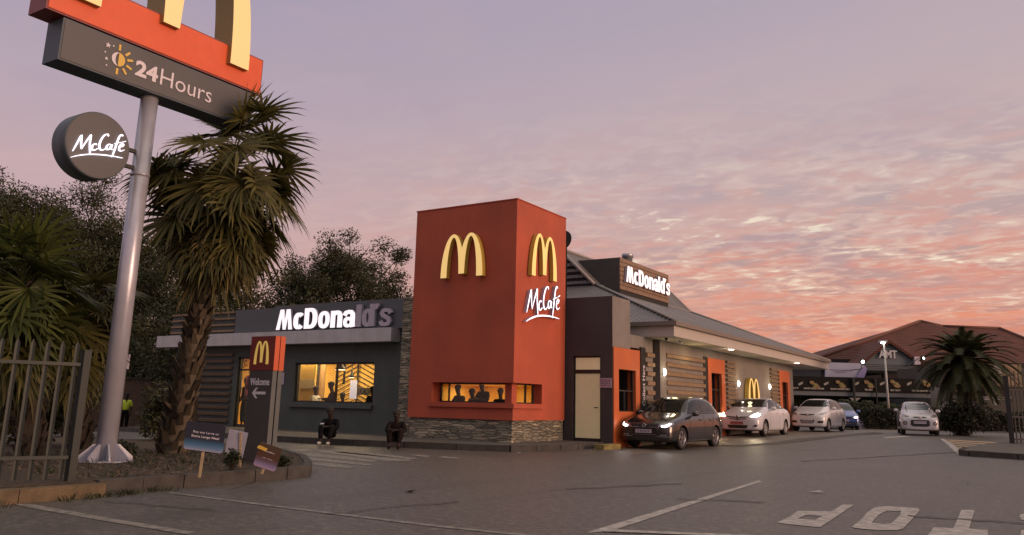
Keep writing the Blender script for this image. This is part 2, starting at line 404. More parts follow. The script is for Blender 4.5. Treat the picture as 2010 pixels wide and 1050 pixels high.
def text(name, txt, origin, right, up, w, h, mats, parent=None, depth=.01, bold=0., shear=0., spacing=1.0, spine=None, cap=None):
    """fits the text's bounding box into w x h with its lower-left corner at origin (right and up are unit vectors)"""
    vs, fs = glyphs(txt, bold, shear, spacing)
    x0 = min(v.x for v in vs); x1 = max(v.x for v in vs); y0 = min(v.y for v in vs); y1 = max(v.y for v in vs)
    origin, right, up = Vector(origin), Vector(right), Vector(up); n = right.cross(up).normalized()
    mb = MB(); bm = mb.bm
    sx = w/(x1-x0); sy = (h/(y1-y0)) if h else sx
    def P(v, d): return origin + right*((v.x-x0)*sx) + up*((v.y-y0)*sy) + n*d
    fr = [bm.verts.new(P(v, depth)) for v in vs]
    from collections import Counter
    ec = {}
    for f in fs:
        try: bm.faces.new([fr[i] for i in f])
        except Exception: continue
        for a, b_ in zip(f, f[1:]+f[:1]): ec[(a, b_)] = 1
    if spine is not None or depth > .004:
        bk = [bm.verts.new(P(v, 0)) for v in vs]
        for a, b_ in list(ec):
            if (b_, a) not in ec:
                try: bm.faces.new((fr[a], bk[a], bk[b_], fr[b_])).material_index = 1 if spine else 0
                except Exception: pass
    for v in [v for v in bm.verts if not v.link_faces]: bm.verts.remove(v)
    ml = [mats] if not isinstance(mats, (list, tuple)) else list(mats)
    if spine: ml = [ml[0], spine]
    return mb.build(name, ml, parent)
def arches_loop(w, h, lw=.15, n=18):
    """double-arch outline of total width w, height h"""
    sc = w/730.
    ao, ai, ax = 215*sc, (215-730*lw)*sc, 150*sc
    hi = h*.925
    notch = math.sqrt(max(0, 1-(ax/(200*sc))**2))
    L = []
    bl = h*.075   # middle leg is shorter
    for i in range(n+1):
        t = math.pi - (math.pi/2)*i/n; L.append((-ax+ao*math.cos(t), h*math.sin(t)))
    t1 = math.asin(notch)
    for i in range(1, n+1):
        t = math.pi/2 - (math.pi/2 - t1)*i/n; L.append((-ax+200*sc*math.cos(t), h*math.sin(t)))
    R = [(-x, y) for x, y in L[::-1]]
    inner_r = []
    ii, io = (200*sc-730*lw*sc*.93), ai
    # right arch, inner curve from the outer leg's foot to the middle leg's foot
    for i in range(n+1):
        t = (math.pi/2)*i/n; inner_r.append((ax+io*math.cos(t), hi*math.sin(t)))
    for i in range(1, n+1):
        t = math.pi/2+(math.pi/2)*i/n
        y = hi*math.sin(t); x = ax+ii*math.cos(t)
        if y < bl: y = bl
        inner_r.append((x, y))
    inner_l = [(-x, y) for x, y in inner_r[::-1]]
    pts = L + R[1:] + inner_r + inner_l
    out = []
    for p in pts:
        if not out or (abs(p[0]-out[-1][0])+abs(p[1]-out[-1][1])) > 1e-4: out.append(p)
    return out
# hand-lettered script: strokes in a 100 x 60 box
SCRIPT = [[(2,8),(6,22),(12,44),(14,48),(15,30),(17,14)], [(17,14),(24,34),(29,46),(31,50),(31,30),(33,10),(34,0)],
          [(44,26),(41,29),(37,25),(36,16),(39,12),(44,14),(46,17)],
          [(64,50),(62,55),(56,52),(51,40),(49,26),(51,16),(56,13),(62,18)],
          [(71,28),(66,29),(63,21),(65,15),(69,17),(73,28),(72,18),(75,15)],
          [(92,52),(89,56),(85,50),(82,34),(79,14),(76,-4)], [(77,31),(84,34),(91,35)],
          [(88,22),(94,25),(95,30),(91,31),(88,24),(88,16),(92,12),(98,16)], [(92,36),(99,39)],
          [(0,-8),(12,-3),(32,1),(55,1),(78,-2),(97,-6)]]
SCRW = [1,1,1,1.15,1,1.05,.7,.9,.7,1]
def script(name, origin, right, up, w, mats, parent=None, depth=.05, spine=None, rise=.25, ys=.74, sw=1.4):
    sc = w/100.; mb = MB()
    right, up = Vector(right), Vector(up); n = right.cross(up).normalized(); origin = Vector(origin)
    for si, (st, wd) in enumerate(zip(SCRIPT, SCRW)):
        # Catmull-Rom smooth
        P = [Vector(p+(0,)) for p in st]; Q = []
        for i in range(len(P)-1):
            p0, p1, p2, p3 = P[max(i-1,0)], P[i], P[i+1], P[min(i+2,len(P)-1)]
            for k in range(4):
                t = k/4.; Q.append(.5*((2*p1)+(-p0+p2)*t+(2*p0-5*p1+4*p2-p3)*t*t+(-p0+3*p1-3*p2+p3)*t**3))
        Q.append(P[-1])
        m = len(Q); rows = []
        dz = depth*(.86+.014*si)
        for i, q in enumerate(Q):
            d = (Q[min(i+1,m-1)]-Q[max(i-1,0)]).normalized(); nn = Vector((-d.y, d.x, 0))
            tp = min(1, .35+3*min(i, m-1-i)/m) if si < 9 else min(1, .25+2.2*min(i*1.6, m-1-i)/m)
            hw = sw*wd*tp
            a, b_ = q+nn*hw, q-nn*hw
            W = lambda v, dd: origin+right*(v.x*sc)+up*(v.y*sc*ys+(v.x-50)*sc*rise)+n*dd
            rows.append([mb.bm.verts.new(W(a, 0)), mb.bm.verts.new(W(a, dz)), mb.bm.verts.new(W(b_, dz)), mb.bm.verts.new(W(b_, 0))])
        for i in range(m-1):
            A, B = rows[i], rows[i+1]
            for j, mi in ((0, 1), (1, 0), (2, 1)):
                mb.bm.faces.new((A[j], A[j+1], B[j+1], B[j])).material_index = mi
        for r in (rows[0], rows[-1]): mb.bm.faces.new(r).material_index = 1
    return mb.build(name, [mats, spine or mats], parent, fixn=False)
X_, Y_, Z_ = Vector((1, 0, 0)), Vector((0, 1, 0)), Vector((0, 0, 1))
def densify(pts, step):
    out = []
    for i, p in enumerate(pts):
        q = pts[(i+1) % len(pts)]; d = math.hypot(q[0]-p[0], q[1]-p[1]); k = max(1, int(d/step))
        for j in range(k): out.append((p[0]+(q[0]-p[0])*j/k, p[1]+(q[1]-p[1])*j/k))
    return out
def cdt(pts, step):
    pts = densify(pts, step); n = len(pts)
    V = [Vector(p) for p in pts]
    x0, x1 = min(p[0] for p in pts), max(p[0] for p in pts); y0, y1 = min(p[1] for p in pts), max(p[1] for p in pts)
    nx, ny = int((x1-x0)/step), int((y1-y0)/step)
    if nx*ny < 20000:
        for i in range(1, nx+1):
            for j in range(1, ny+1):
                V.append(Vector((x0+(x1-x0)*i/(nx+1), y0+(y1-y0)*j/(ny+1))))
    r = geometry.delaunay_2d_cdt(V, [(i, (i+1) % n) for i in range(n)], [list(range(n))], 1, 1e-5)
    return r[0], r[2]
def sheet(name, pts, h, m, step=1.5, kind=None, parent=None, tagd=None):
    """flat sheet draped on the ground, h above it"""
    vs, fs = cdt([(p[0], p[1]) for p in pts], step)
    mb = MB(); V = [mb.bm.verts.new((v.x, v.y, gz(v.x, v.y)+h)) for v in vs]
    for f in fs:
        fc = mb.bm.faces.new([V[i] for i in f])
    bmesh.ops.recalc_face_normals(mb.bm, faces=mb.bm.faces[:])
    for f in mb.bm.faces:
        if f.normal.z < 0: f.normal_flip()
    o = mb.build(name, m, parent)
    if kind: o['kind'] = kind
    return o
def slab(name, pts, h, m, below=.3, step=2.0, kind='structure'):
    vs, fs = cdt([(p[0], p[1]) for p in pts], step)
    mb = MB(); V = [mb.bm.verts.new((v.x, v.y, gz(v.x, v.y)+h)) for v in vs]
    for f in fs: mb.bm.faces.new([V[i] for i in f])
    for f in mb.bm.faces:
        f.normal_update()
        if f.normal.z < 0: f.normal_flip()
    for e in [e for e in mb.bm.edges if len(e.link_faces) == 1]:
        a, b_ = e.verts
        c, d = mb.bm.verts.new(a.co-Vector((0, 0, h+below))), mb.bm.verts.new(b_.co-Vector((0, 0, h+below)))
        mb.bm.faces.new((a, b_, d, c))
    o = mb.build(name, m); o['kind'] = kind; return o
def strip(p, q, w):
    p, q = Vector(p[:2]), Vector(q[:2]); d = (q-p).normalized(); n = Vector((-d.y, d.x))*w/2
    return [p+n, q+n, q-n, p-n]
def dup(root, loc, rz=None, label=None):
    r = root.copy(); COL.objects.link(r); r.location = loc
    if rz is not None: r.rotation_euler = (0, 0, rz)
    if label: r['label'] = label
    def rec(src, dst):
        for ch in list(src.children):
            c = ch.copy(); COL.objects.link(c); c.parent = dst; rec(ch, c)
    rec(root, r)
    return r
# ------------------------------------------------------------------ sky and light
wd = bpy.data.worlds.new('World'); scn.world = wd; wd.use_nodes = True
nt = wd.node_tree; N, L = nt.nodes, nt.links
bg = N['Background']
tc = N.new('ShaderNodeTexCoord'); sp = N.new('ShaderNodeSeparateXYZ'); L.new(tc.outputs['Generated'], sp.inputs[0])
def math_(op, a, b=None, c=None, clamp=False):
    n = N.new('ShaderNodeMath'); n.operation = op; n.use_clamp = clamp
    for i, v in enumerate((a, b, c)):
        if v is None: continue
        if isinstance(v, (int, float)): n.inputs[i].default_value = v
        else: L.new(v, n.inputs[i])
    return n.outputs[0]
def mixw(f, a, b_, typ='MIX'):
    n = N.new('ShaderNodeMix'); n.data_type = 'RGBA'; n.blend_type = typ
    for i, v in ((0, f), (6, a), (7, b_)):
        if isinstance(v, (int, float)): n.inputs[i].default_value = v
        elif isinstance(v, tuple): n.inputs[i].default_value = v+(1,)
        else: L.new(v, n.inputs[i])
    return n.outputs[2]
def smooth_(v, a, b_):
    n = N.new('ShaderNodeMapRange'); n.interpolation_type = 'SMOOTHSTEP'
    n.inputs['From Min'].default_value = a; n.inputs['From Max'].default_value = b_
    L.new(v, n.inputs['Value']); return n.outputs['Result']
def rampw(v, stops):
    r = N.new('ShaderNodeValToRGB'); L.new(v, r.inputs['Fac']); e = r.color_ramp.elements
    e[0].position, e[0].color = stops[0][0], stops[0][1]+(1,); e[1].position, e[1].color = stops[-1][0], stops[-1][1]+(1,)
    for p, c in stops[1:-1]: a = e.new(p); a.color = c+(1,)
    return r.outputs['Color']
z = sp.outputs['Z']
SUN_AZ = rad(38)            # measured from +Y towards +X
sdir = (math.sin(SUN_AZ), math.cos(SUN_AZ))
az = math_('ADD', math_('MULTIPLY', sp.outputs['X'], sdir[0]), math_('MULTIPLY', sp.outputs['Y'], sdir[1]))   # 1 towards the afterglow
side = smooth_(az, -.1, .98)
def sg(c): return tuple(((v/255.+.055)/1.055)**2.4 if v > 10 else v/255./12.92 for v in c)
warm = rampw(z, [(0, sg((230,142,108))), (.06, sg((226,144,118))), (.13, sg((216,152,132))), (.21, sg((206,170,162))), (.32, sg((194,174,176))), (.46, sg((182,168,178))), (.62, sg((158,150,158))), (1, sg((168,160,150)))])
cool = rampw(z, [(0, sg((198,156,146))), (.10, sg((204,166,158))), (.2, sg((198,168,170))), (.32, sg((182,164,176))), (.46, sg((164,154,176))), (.62, sg((152,146,156))), (1, sg((168,160,150)))])
base = mixw(side, cool, warm)
# cloud deck, seen in perspective
dz = math_('ADD', z, .09)
cb = N.new('ShaderNodeCombineXYZ')
L.new(math_('DIVIDE', sp.outputs['X'], dz), cb.inputs[0]); L.new(math_('DIVIDE', sp.outputs['Y'], dz), cb.inputs[1])
mp = N.new('ShaderNodeMapping'); L.new(cb.outputs[0], mp.inputs['Vector']); mp.inputs['Rotation'].default_value = (0, 0, rad(52)); mp.inputs['Scale'].default_value = (1.0, 1.45, 1)
def nzw(sc, det, ro=.55, dist=0, vec=None):
    n = N.new('ShaderNodeTexNoise'); n.inputs['Scale'].default_value = sc; n.inputs['Detail'].default_value = det
    n.inputs['Roughness'].default_value = ro; n.inputs['Distortion'].default_value = dist; L.new(vec or mp.outputs['Vector'], n.inputs['Vector']); return n.outputs['Fac']
big = nzw(.6, 4); mid = nzw(2.3, 5, .6, .4); fine = nzw(9.5, 4, .55, .5)
amount = math_('MULTIPLY', smooth_(z, .40, .20), smooth_(az, -.05, .62))
amount = math_('MULTIPLY', amount, math_('ADD', .45, math_('MULTIPLY', .55, smooth_(big, .38, .52))))
cells = math_('ADD', math_('MULTIPLY', mid, .42), math_('MULTIPLY', fine, .58))
body = smooth_(cells, .40, .56)
tint = smooth_(nzw(3.4, 4, .6, .3), .40, .60)
salmon = rampw(z, [(0, sg((238,148,104))), (.08, sg((233,142,108))), (.15, sg((218,150,132))), (.24, sg((204,164,156))), (.4, sg((192,168,174)))])
mauve = rampw(z, [(0, sg((214,138,112))), (.08, sg((196,138,126))), (.15, sg((184,152,148))), (.24, sg((180,162,165))), (.4, sg((176,162,174)))])
gcol = rampw(z, [(0, sg((232,158,124))), (.07, sg((226,162,136))), (.15, sg((224,186,168))), (.24, sg((212,190,182))), (.4, sg((190,172,178)))])
deck = mixw(body, gcol, mixw(tint, mauve, salmon))
hi = math_('MULTIPLY', smooth_(cells, .44, .36), smooth_(mid, .50, .40))
band = math_('MULTIPLY', smooth_(z, .07, .15), smooth_(z, .30, .20))
hi = math_('MULTIPLY', math_('MULTIPLY', hi, band), smooth_(az, .15, .6))
skyc = mixw(math_('MULTIPLY', amount, .88), base, deck)
skyc = mixw(math_('MULTIPLY', hi, .85), skyc, sg((246,232,208)))
streak = math_('MULTIPLY', smooth_(nzw(1.15, 6, .6, .8), .50, .68), math_('ADD', .10, math_('MULTIPLY', smooth_(z, .42, .2), .22)))
skyc = mixw(streak, skyc, sg((212,176,170)))
dark = math_('MULTIPLY', smooth_(nzw(.9, 6, .6, .8), .50, .70), math_('ADD', .08, math_('MULTIPLY', smooth_(z, .42, .2), .25)))
skyc = mixw(dark, skyc, mixw(smooth_(z, .1, .2), sg((205,130,110)), sg((164,148,164))))
# out-of-frame overhead sky raised by an added gain, as fill light for the scene
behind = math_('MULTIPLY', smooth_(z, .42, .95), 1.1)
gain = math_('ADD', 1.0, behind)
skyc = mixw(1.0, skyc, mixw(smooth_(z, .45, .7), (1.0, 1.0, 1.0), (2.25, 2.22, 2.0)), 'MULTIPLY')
ns = N.new('ShaderNodeTexSky'); ns.sky_type = 'NISHITA'; ns.sun_disc = False
SUN_EL = rad(4); ns.sun_elevation = SUN_EL; ns.sun_rotation = SUN_AZ
ns.air_density = 1.6; ns.dust_density = 3
bg2 = N.new('ShaderNodeBackground'); L.new(ns.outputs[0], bg2.inputs['Color']); bg2.inputs['Strength'].default_value = .0015
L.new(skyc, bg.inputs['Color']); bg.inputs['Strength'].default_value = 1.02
ash = N.new('ShaderNodeAddShader'); L.new(bg.outputs[0], ash.inputs[0]); L.new(bg2.outputs[0], ash.inputs[1])
L.new(ash.outputs[0], N['World Output'].inputs['Surface'])
sl = bpy.data.lights.new('sun', 'SUN'); so = bpy.data.objects.new('sun', sl); COL.objects.link(so)
sl.energy = 2.7; sl.angle = rad(25); sl.color = (1, .62, .42)
LAZ, LEL = rad(85), rad(8)
v = Vector((math.sin(LAZ)*math.cos(LEL), math.cos(LAZ)*math.cos(LEL), math.sin(LEL)))
so.rotation_euler = (-v).to_track_quat('-Z', 'Y').to_euler(); so.location = (20, 10, 20)
scn.view_settings.view_transform = 'Standard'; scn.view_settings.look = 'None'; scn.view_settings.gamma = 1; scn.view_settings.exposure = 0
scn.cycles.use_denoising = True
scn.cycles.max_bounces = 6; scn.cycles.transparent_max_bounces = 12; scn.cycles.sample_clamp_indirect = 4
# ------------------------------------------------------------------ ground
def axis_(lo, hi, fine_lo, fine_hi, st):
    a = []; x = fine_lo
    while x <= fine_hi: a.append(x); x += st
    s = st; x = fine_hi
    while x < hi: s *= 1.35; x += s; a.append(min(x, hi))
    s = st; x = fine_lo; pre = []
    while x > lo: s *= 1.35; x -= s; pre.append(max(x, lo))
    return pre[::-1]+a
xs, ys = axis_(-900, 900, -50, 20, 1.5), axis_(-900, 1200, -10, 70, 1.5)
mb = MB(); G = [[mb.bm.verts.new((x, y, gz(x, y))) for x in xs] for y in ys]
for j in range(len(ys)-1):
    for i in range(len(xs)-1): mb.bm.faces.new((G[j][i], G[j][i+1], G[j+1][i+1], G[j+1][i]))
o = mb.build('ground', M['asphalt'], local=True, smooth=True); o['kind'] = 'structure'
# planted island: brown mulch inside a kerb of separate blocks
ISL = [(-9.62, -6), (-9.6, 8.9), (-9.75, 9.5), (-10.18, 9.94), (-10.8, 10.5), (-11.5, 11.1), (-13.1, 12.1), (-15.0, 12.9), (-17.5, 13.0), (-20, 10.5), (-24, 6), (-24, -6)]
slab('planter_soil', ISL, .15, M['mulch'], step=.7)
def kerb_run(pts, w, h, m, lab, cat='kerb', blk=.9, group=None, parent=None, htop=None, zoff=0):
    root = empty('kerb', (pts[0][0], pts[0][1], gz(*pts[0])), lab, cat, group)
    for i in range(len(pts)-1):
        a, b_ = Vector(pts[i]), Vector(pts[i+1]); Ln = (b_-a).length; k = max(1, round(Ln/blk)); d = (b_-a)/k
        n = Vector((d.y, -d.x)).normalized()
        for j in range(k):
            p, q = a+d*(j+.008), a+d*(j+.992)
            c = (p+q)/2; zz = gz(c.x, c.y)
            mb = MB(); jt = random.uniform(-.008, .008)
            mb.obox((c.x+n.x*jt, c.y+n.y*jt, zz+(h-.25)/2+zoff+jt*.5), ((q-p)/2).to_3d(), (n*w/2).to_3d(), (0, 0, (h+.25)/2))
            mb.build('kerb_block', m, root, bevel=.018)
    return root
kerb_run([(-9.6, 5.98), (-9.6, 8.9), (-9.75, 9.5), (-10.18, 9.94), (-10.8, 10.5), (-11.5, 11.1), (-13.1, 12.1), (-15, 12.9)], .13, .165, M['kerb'], 'dark concrete kerb edging the brown planted island by the entrance', blk=.62)
kerb_run([(-9.42, -1.0), (-9.40, 5.95)], .16, .15, M['kerb_y'], 'worn yellowish kerb in front of the palisade fence', blk=.95)
# apron round the restaurant
AP = [pz(x, y, .15) for x, y in ((1192, 867), (1100, 873), (1003, 874.5), (900, 871), (800, 867), (700, 863), (600, 858.5), (480, 852))]
apron = [(p.x, p.y) for p in AP]
e0 = AP[0]; eL = AP[-1]
apron_out = [(-10.72, 22.35), (e0.x, e0.y)]+apron[1:]+[(-29.5, eL.y+.6), (-29.5, 22), (-20, 24), (-11, 24)]
slab('pavement', apron_out, .15, M['pave'], step=1.2)
kerb_run([(p[0], p[1]-.07) for p in apron[::-1]], .13, .158, M['kerb'], 'dark kerb along the restaurant pavement under the stone plinth', blk=1.0)
r = kerb_run([(-10.42, 20.9), (-10.42, 22.0)], .30, .14, M['kerb_yb'], 'short yellow painted kerb at the foot of the drive-through wall corner', blk=1.1)
# drive-through lane: paler concrete with a light curved edge
lane_px = [(1240, 893), (1330, 884), (1430, 878), (1500, 873), (1560, 867), (1620, 860), (1680, 854), (1722, 851)]
lane = [gp(*p) for p in lane_px]
M['lane'] = mat('drive_lane_concrete', (.115, .095, .075), .5, var=.2, vscale=2, bump=.2)
sheet('drive_lane', [(-10.4, 22.2)]+[(p.x, p.y) for p in lane]+[(-5.4, 60), (-10.4, 60)], .004, M['lane'], kind='structure')
def band_(name, pxs, wpx, m, h=.010, kind='structure'):
    a = [gp(x, y-wpx/2) for x, y in pxs]; b_ = [gp(x, y+wpx/2) for x, y in pxs]
    return sheet(name, [(p.x, p.y) for p in a]+[(p.x, p.y) for p in b_[::-1]], h, m, step=.6, kind=kind)
sheet('lane_edge_line', [(p.x, p.y) for p in [gp(x, y) for x, y in ((1400, 874.5), (1470, 873.2), (1500, 870), (1560, 862.5), (1620, 856.5), (1680, 851), (1718, 848.5), (1735, 850.5), (1722, 852.5), (1690, 854), (1620, 861.5), (1560, 868), (1510, 873.5), (1470, 876), (1400, 877))]], .012, M['pave'], kind='structure')
sheet('lane_line', [(p.x, p.y) for p in [gp(x, y) for x, y in ((1733, 858.5), (1775, 856), (1790, 857.6), (1738, 860.6))]], .008, M['paint'], step=.5, kind='structure')
# parking bay lines
P_ = lambda pts: [(p.x, p.y) for p in [gp(x, y) for x, y in pts]]
sheet('bay_line', P_([(1490, 943.5), (1496, 945.2), (1200, 1043), (1153, 1047), (1160, 1043)]), .005, M['paint'], step=.4, kind='structure')
sheet('bay_line', P_([(1196, 1040.5), (1330, 1046), (1480, 1052), (1480, 1056), (1320, 1050), (1180, 1044.5)]), .009, M['paint'], step=.4, kind='structure')
sheet('bay_line', P_([(325, 968), (335, 966.5), (600, 1000), (860, 1032), (1100, 1056), (1060, 1056), (860, 1035.5), (600, 1003.5)]), .005, M['paint_worn'], step=.5, kind='structure')
sheet('bay_line', P_([(28, 990), (60, 990), (200, 1015), (380, 1045), (520, 1058), (480, 1062), (360, 1049), (190, 1021), (40, 994)]), .005, M['paint_worn'], step=.5, kind='structure')
sheet('road_patch', P_([(370, 1049), (400, 1042), (450, 1043), (480, 1049), (470, 1062), (360, 1062)]), .009, M['pave'], step=.3, kind='structure')
# worn crossing in front of the restaurant
stripes = [((602, 910), (650, 909.5), (697, 917), (688, 919.5), (640, 916.5)), ((558, 897.5), (600, 897), (662, 904), (735, 912), (722, 914.5), (640, 906.5), (560, 901)),
 ((560, 889.5), (610, 890), (700, 899), (745, 905), (728, 907), (640, 898.5), (565, 893.5)), ((612, 884.5), (640, 884), (720, 892), (800, 901.5), (812, 905), (760, 905.5), (700, 897), (640, 889)),
 ((650, 887), (700, 887.5), (770, 893.5), (825, 901), (800, 902), (740, 896)), ((800, 893.5), (822, 892.8), (850, 895.5), (836, 897.5)), ((858, 897), (872, 896), (906, 898.5), (900, 900.5), (870, 899.5)),
 ((560, 884), (600, 881.5), (640, 884), (610, 885), (570, 887))]
for s_ in stripes: sheet('crossing_stripe', P_(s_), .005, M['paint_worn'], step=.5, kind='structure')
# hatched no-stopping area on the far right
o_hl = [((1845, 862), (1852, 861.5), (1893, 889), (1884, 893.5), (1876, 889))]
for s_ in o_hl: sheet('hatch_line', P_(s_), .006, M['paint'], step=.6, kind='structure')
for a in ((1858, 863.2, 1992, 870.5), (1860, 866.2, 1990, 875.0), (1866, 869.6, 1966, 878.0), (1872, 873.4, 1945, 880.6), (1878, 877.4, 1930, 883.4), (1884, 881.6, 1916, 886.0)):
    sheet('hatch_line', P_([(a[0], a[1]), (a[2], a[3]), (a[2]-3, a[3]+2.0), (a[0]+5, a[1]+2.1)]), .009, M['paint_y'], step=.8, kind='structure')
# STOP painted on the road, read from the other side

def T_(pts): return [(1500+x/3.941, 960+y/3.941) for x, y in pts]
def slit(outer, inner, io, ii):
    """outer loop with a hole joined by a hair-wide slit, so that it stays one simple outline"""
    o = outer[io:]+outer[:io]; n = inner[ii:]+inner[:ii]
    a, b_ = o[0], n[0]
    return o+[(a[0]+.12, a[1]+.02)]+[(b_[0]+.12, b_[1]+.02)]+n[:0:-1]+[b_]
Pout = [(105,260),(200,215),(260,172),(520,175),(610,122),(695,125),(560,215),(440,295),(400,297),(130,268)]
Pin = [(255,232),(320,206),(450,210),(395,243)]
Oout = [(680,295),(760,230),(800,180),(860,143),(960,135),(1190,150),(1205,165),(1160,220),(1075,310),(1030,322),(880,322),(700,305)]
Oin = [(830,265),(890,200),(950,170),(1060,172),(1050,205),(985,268),(930,275)]
sheet('road_letter', P_(slit(T_(Pout), T_(Pin), 9, 0)), .006, M['paint'], step=.25, kind='structure')
sheet('road_letter', P_(slit(T_(Oout), T_(Oin), 11, 0)), .006, M['paint'], step=.25, kind='structure')
sheet('road_letter', P_(T_([(1525,165),(1630,165),(1585,310),(1730,320),(1735,420),(1240,400),(1310,300),(1465,305)])), .006, M['paint'], step=.25, kind='structure')
sheet('road_letter', P_(T_([(1975,215),(1985,198),(2060,190),(2250,210),(2240,250),(2080,235),(2060,300),(2200,310),(2190,420),(1985,380),(1985,325),(2010,318),(2040,250),(1990,240)])), .006, M['paint'], step=.25, kind='structure')
def crack(pts, w=1.1):
    a = P_([(x, y-w/2*(.4+.6*random.random())) for x, y in pts]); b_ = P_([(x, y+w/2*(.4+.6*random.random())) for x, y in pts])
    sheet('road_crack', a+b_[::-1], .013, M['tar'], step=.5, kind='structure')
M['tar'] = mat('crack_tar', (.022, .019, .017), .7, var=.2)
def wander(p, q, n, j): return [(p[0]+(q[0]-p[0])*i/n, p[1]+(q[1]-p[1])*i/n+random.uniform(-j, j)) for i in range(n+1)]
crack(wander((1782, 1014), (2040, 1030), 14, 1.2), 1.6); crack(wander((1110, 962), (1340, 950), 10, 1.0), 1.2); crack(wander((1570, 906), (1885, 888), 14, .5), .9)
crack(wander((1330, 980), (1500, 987), 8, 1.2), 1.3); crack(wander((640, 1010), (900, 985), 12, 1.4), 1.1); crack(wander((200, 985), (420, 1002), 9, 1.2), 1.2)
# small litter on the road
for (x, y, w) in ((1602, 967.5, .10), (1018, 890.5, .06), (806, 967, .08)):
    p = gp(x, y); mb = MB()
    mb.poly([(p.x-w, p.y-.03, p.z+.012), (p.x+w*.6, p.y-.06, p.z+.016), (p.x+w, p.y+.04, p.z+.03), (p.x-w*.5, p.y+.05, p.z+.014)])
    mb.poly([(p.x-w*.6, p.y-.02, p.z+.02), (p.x+w*.6, p.y-.05, p.z+.026), (p.x+w*.5, p.y+.05, p.z+.04)])
    lab = {1602: 'scrap of white paper lying on the road above the painted letter P', 1018: 'tiny pale scrap lying on the road in front of the red tower', 806: 'dull scrap lying on the road right of the planted island'}[x]
    tag(mb.build('litter', M['cloth_w'] if x != 806 else M['cloth_br']), lab, 'litter')
# ------------------------------------------------------------------ the restaurant
XW, YT, XT, YD, YL = -10.63, 19.31, -12.24, 22.2, 20.2
REST = empty('restaurant', (-16, 22, 0), 'single-storey fast food restaurant with red corner tower, stone plinth and corrugated roof', 'restaurant')
def part(mb, name, m, parent=None, **k): return mb.build(name, m, parent or REST, **k)
# --- red tower
x0, x1, y0, y1 = -15.83, -12.19, 19.26, 22.14     # outer faces
zb, zt = .73, 6.87
wz0, wz1 = 1.18, 1.73                              # window band
wl = py(850, 751, YT).x; wr = px(1061, 755, XT).y
t = .42
mb = MB()
mb.box((x0, y0, wz1), (x1, y1, zt))
mb.box((x0, y0, zb), (x1, y0+t, wz0)); mb.box((x1-t, y0+t, zb), (x1, y1, wz0)); mb.box((x0, y0+t, zb), (x0+t, y1, wz0))
mb.box((x0, y0, wz0), (wl, y0+t+.1, wz1)); mb.box((x1-.28, wr, wz0), (x1, y1, wz1))
mb.box((x0+.003, y0+t+.1, wz0), (x0+t, y1, wz1))
mb.box((-12.62, 19.52, wz0), (-12.40, 19.78, wz1))            # set-back corner post
tower = part(mb, 'tower', M['red'])
mb = MB(); mb.box((wl-.08, y0-.07, wz0-.13), (x1+.07, y0-.002, wz0-.02)); mb.box((x1+.002, y0-.002, wz0-.13), (x1+.07, wr+.02, wz0-.02))
part(mb, 'window_ledge', M['red'], tower)
mb = MB(); mb.box((x0-.02, y0-.02, zt), (x1+.02, y1, zt+.03)); part(mb, 'coping', M['red'], tower)
# stone plinth and pier
mb = MB(); mb.box((x0+.06, YT+.0, -.2), (XT, y1, .73))
part(mb, 'stone_plinth', M['stone'])
pl = py(793.7, 584.6, YT+.15).x
mb = MB(); mb.box((pl, YT+.12, -.2), (x0+.05, YL+.4, 4.24)); part(mb, 'stone_pier', M['stone'])
# tower windows
mb = MB(); fy = y0+t-.02
for z_ in (wz0, wz1-.035): mb.box((wl+.02, fy, z_), (-12.62, fy+.05, z_+.035))
for xx in (wl+.02, wl+.30, -12.66): mb.box((xx, fy-.003, wz0), (xx+.035, fy+.053, wz1))
f = part(mb, 'window', M['frame'])
mb = MB(); mb.box((wl+.05, fy+.02, wz0+.03), (-12.66, fy+.03, wz1-.03)); part(mb, 'pane', M['glass'], f)
mb = MB(); fx = x1-.27
for z_ in (wz0, wz1-.035): mb.box((fx-.05, 19.78, z_), (fx, wr-.02, z_+.035))
for yy in (19.78, 20.35, wr-.05): mb.box((fx-.053, yy, wz0), (fx+.003, yy+.035, wz1))
f = part(mb, 'window', M['frame'])
mb = MB(); mb.box((fx-.03, 19.8, wz0+.03), (fx-.02, wr-.03, wz1-.03)); part(mb, 'pane', M['glass'], f)
# rooms behind the windows
def room(a, b, open_faces, mats=('room',), energy=60, name='interior'):
    x0, y0, z0 = a; x1, y1, z1 = b; mb = MB()
    F = {'-z': ((x0,y0,z0),(x1,y0,z0),(x1,y1,z0),(x0,y1,z0)), '+z': ((x0,y0,z1),(x0,y1,z1),(x1,y1,z1),(x1,y0,z1)),
         '-y': ((x0,y0,z0),(x0,y0,z1),(x1,y0,z1),(x1,y0,z0)), '+y': ((x0,y1,z0),(x1,y1,z0),(x1,y1,z1),(x0,y1,z1)),
         '-x': ((x0,y0,z0),(x0,y1,z0),(x0,y1,z1),(x0,y0,z1)), '+x': ((x1,y0,z0),(x1,y0,z1),(x1,y1,z1),(x1,y1,z0))}
    for k, q in F.items():
        if k not in open_faces: mb.poly(q)
    part(mb, name, M[mats[0]])
    l = bpy.data.lights.new('ceiling_light', 'AREA'); l.shape = 'RECTANGLE'; l.size = (x1-x0)*.7; l.size_y = (y1-y0)*.6
    l.energy = energy*2.2; l.color = (1, .80, .48)
    o = bpy.data.objects.new('ceiling_light', l); COL.objects.link(o); l.size = (x1-x0)*.8; l.size_y = (y1-y0)*.35; o.location = ((x0+x1)/2, y0+(y1-y0)*.52, z1-.03)
room((-15.38, 19.72, .78), (-12.63, 22.1, 1.70), ('-y', '+x'), energy=15)
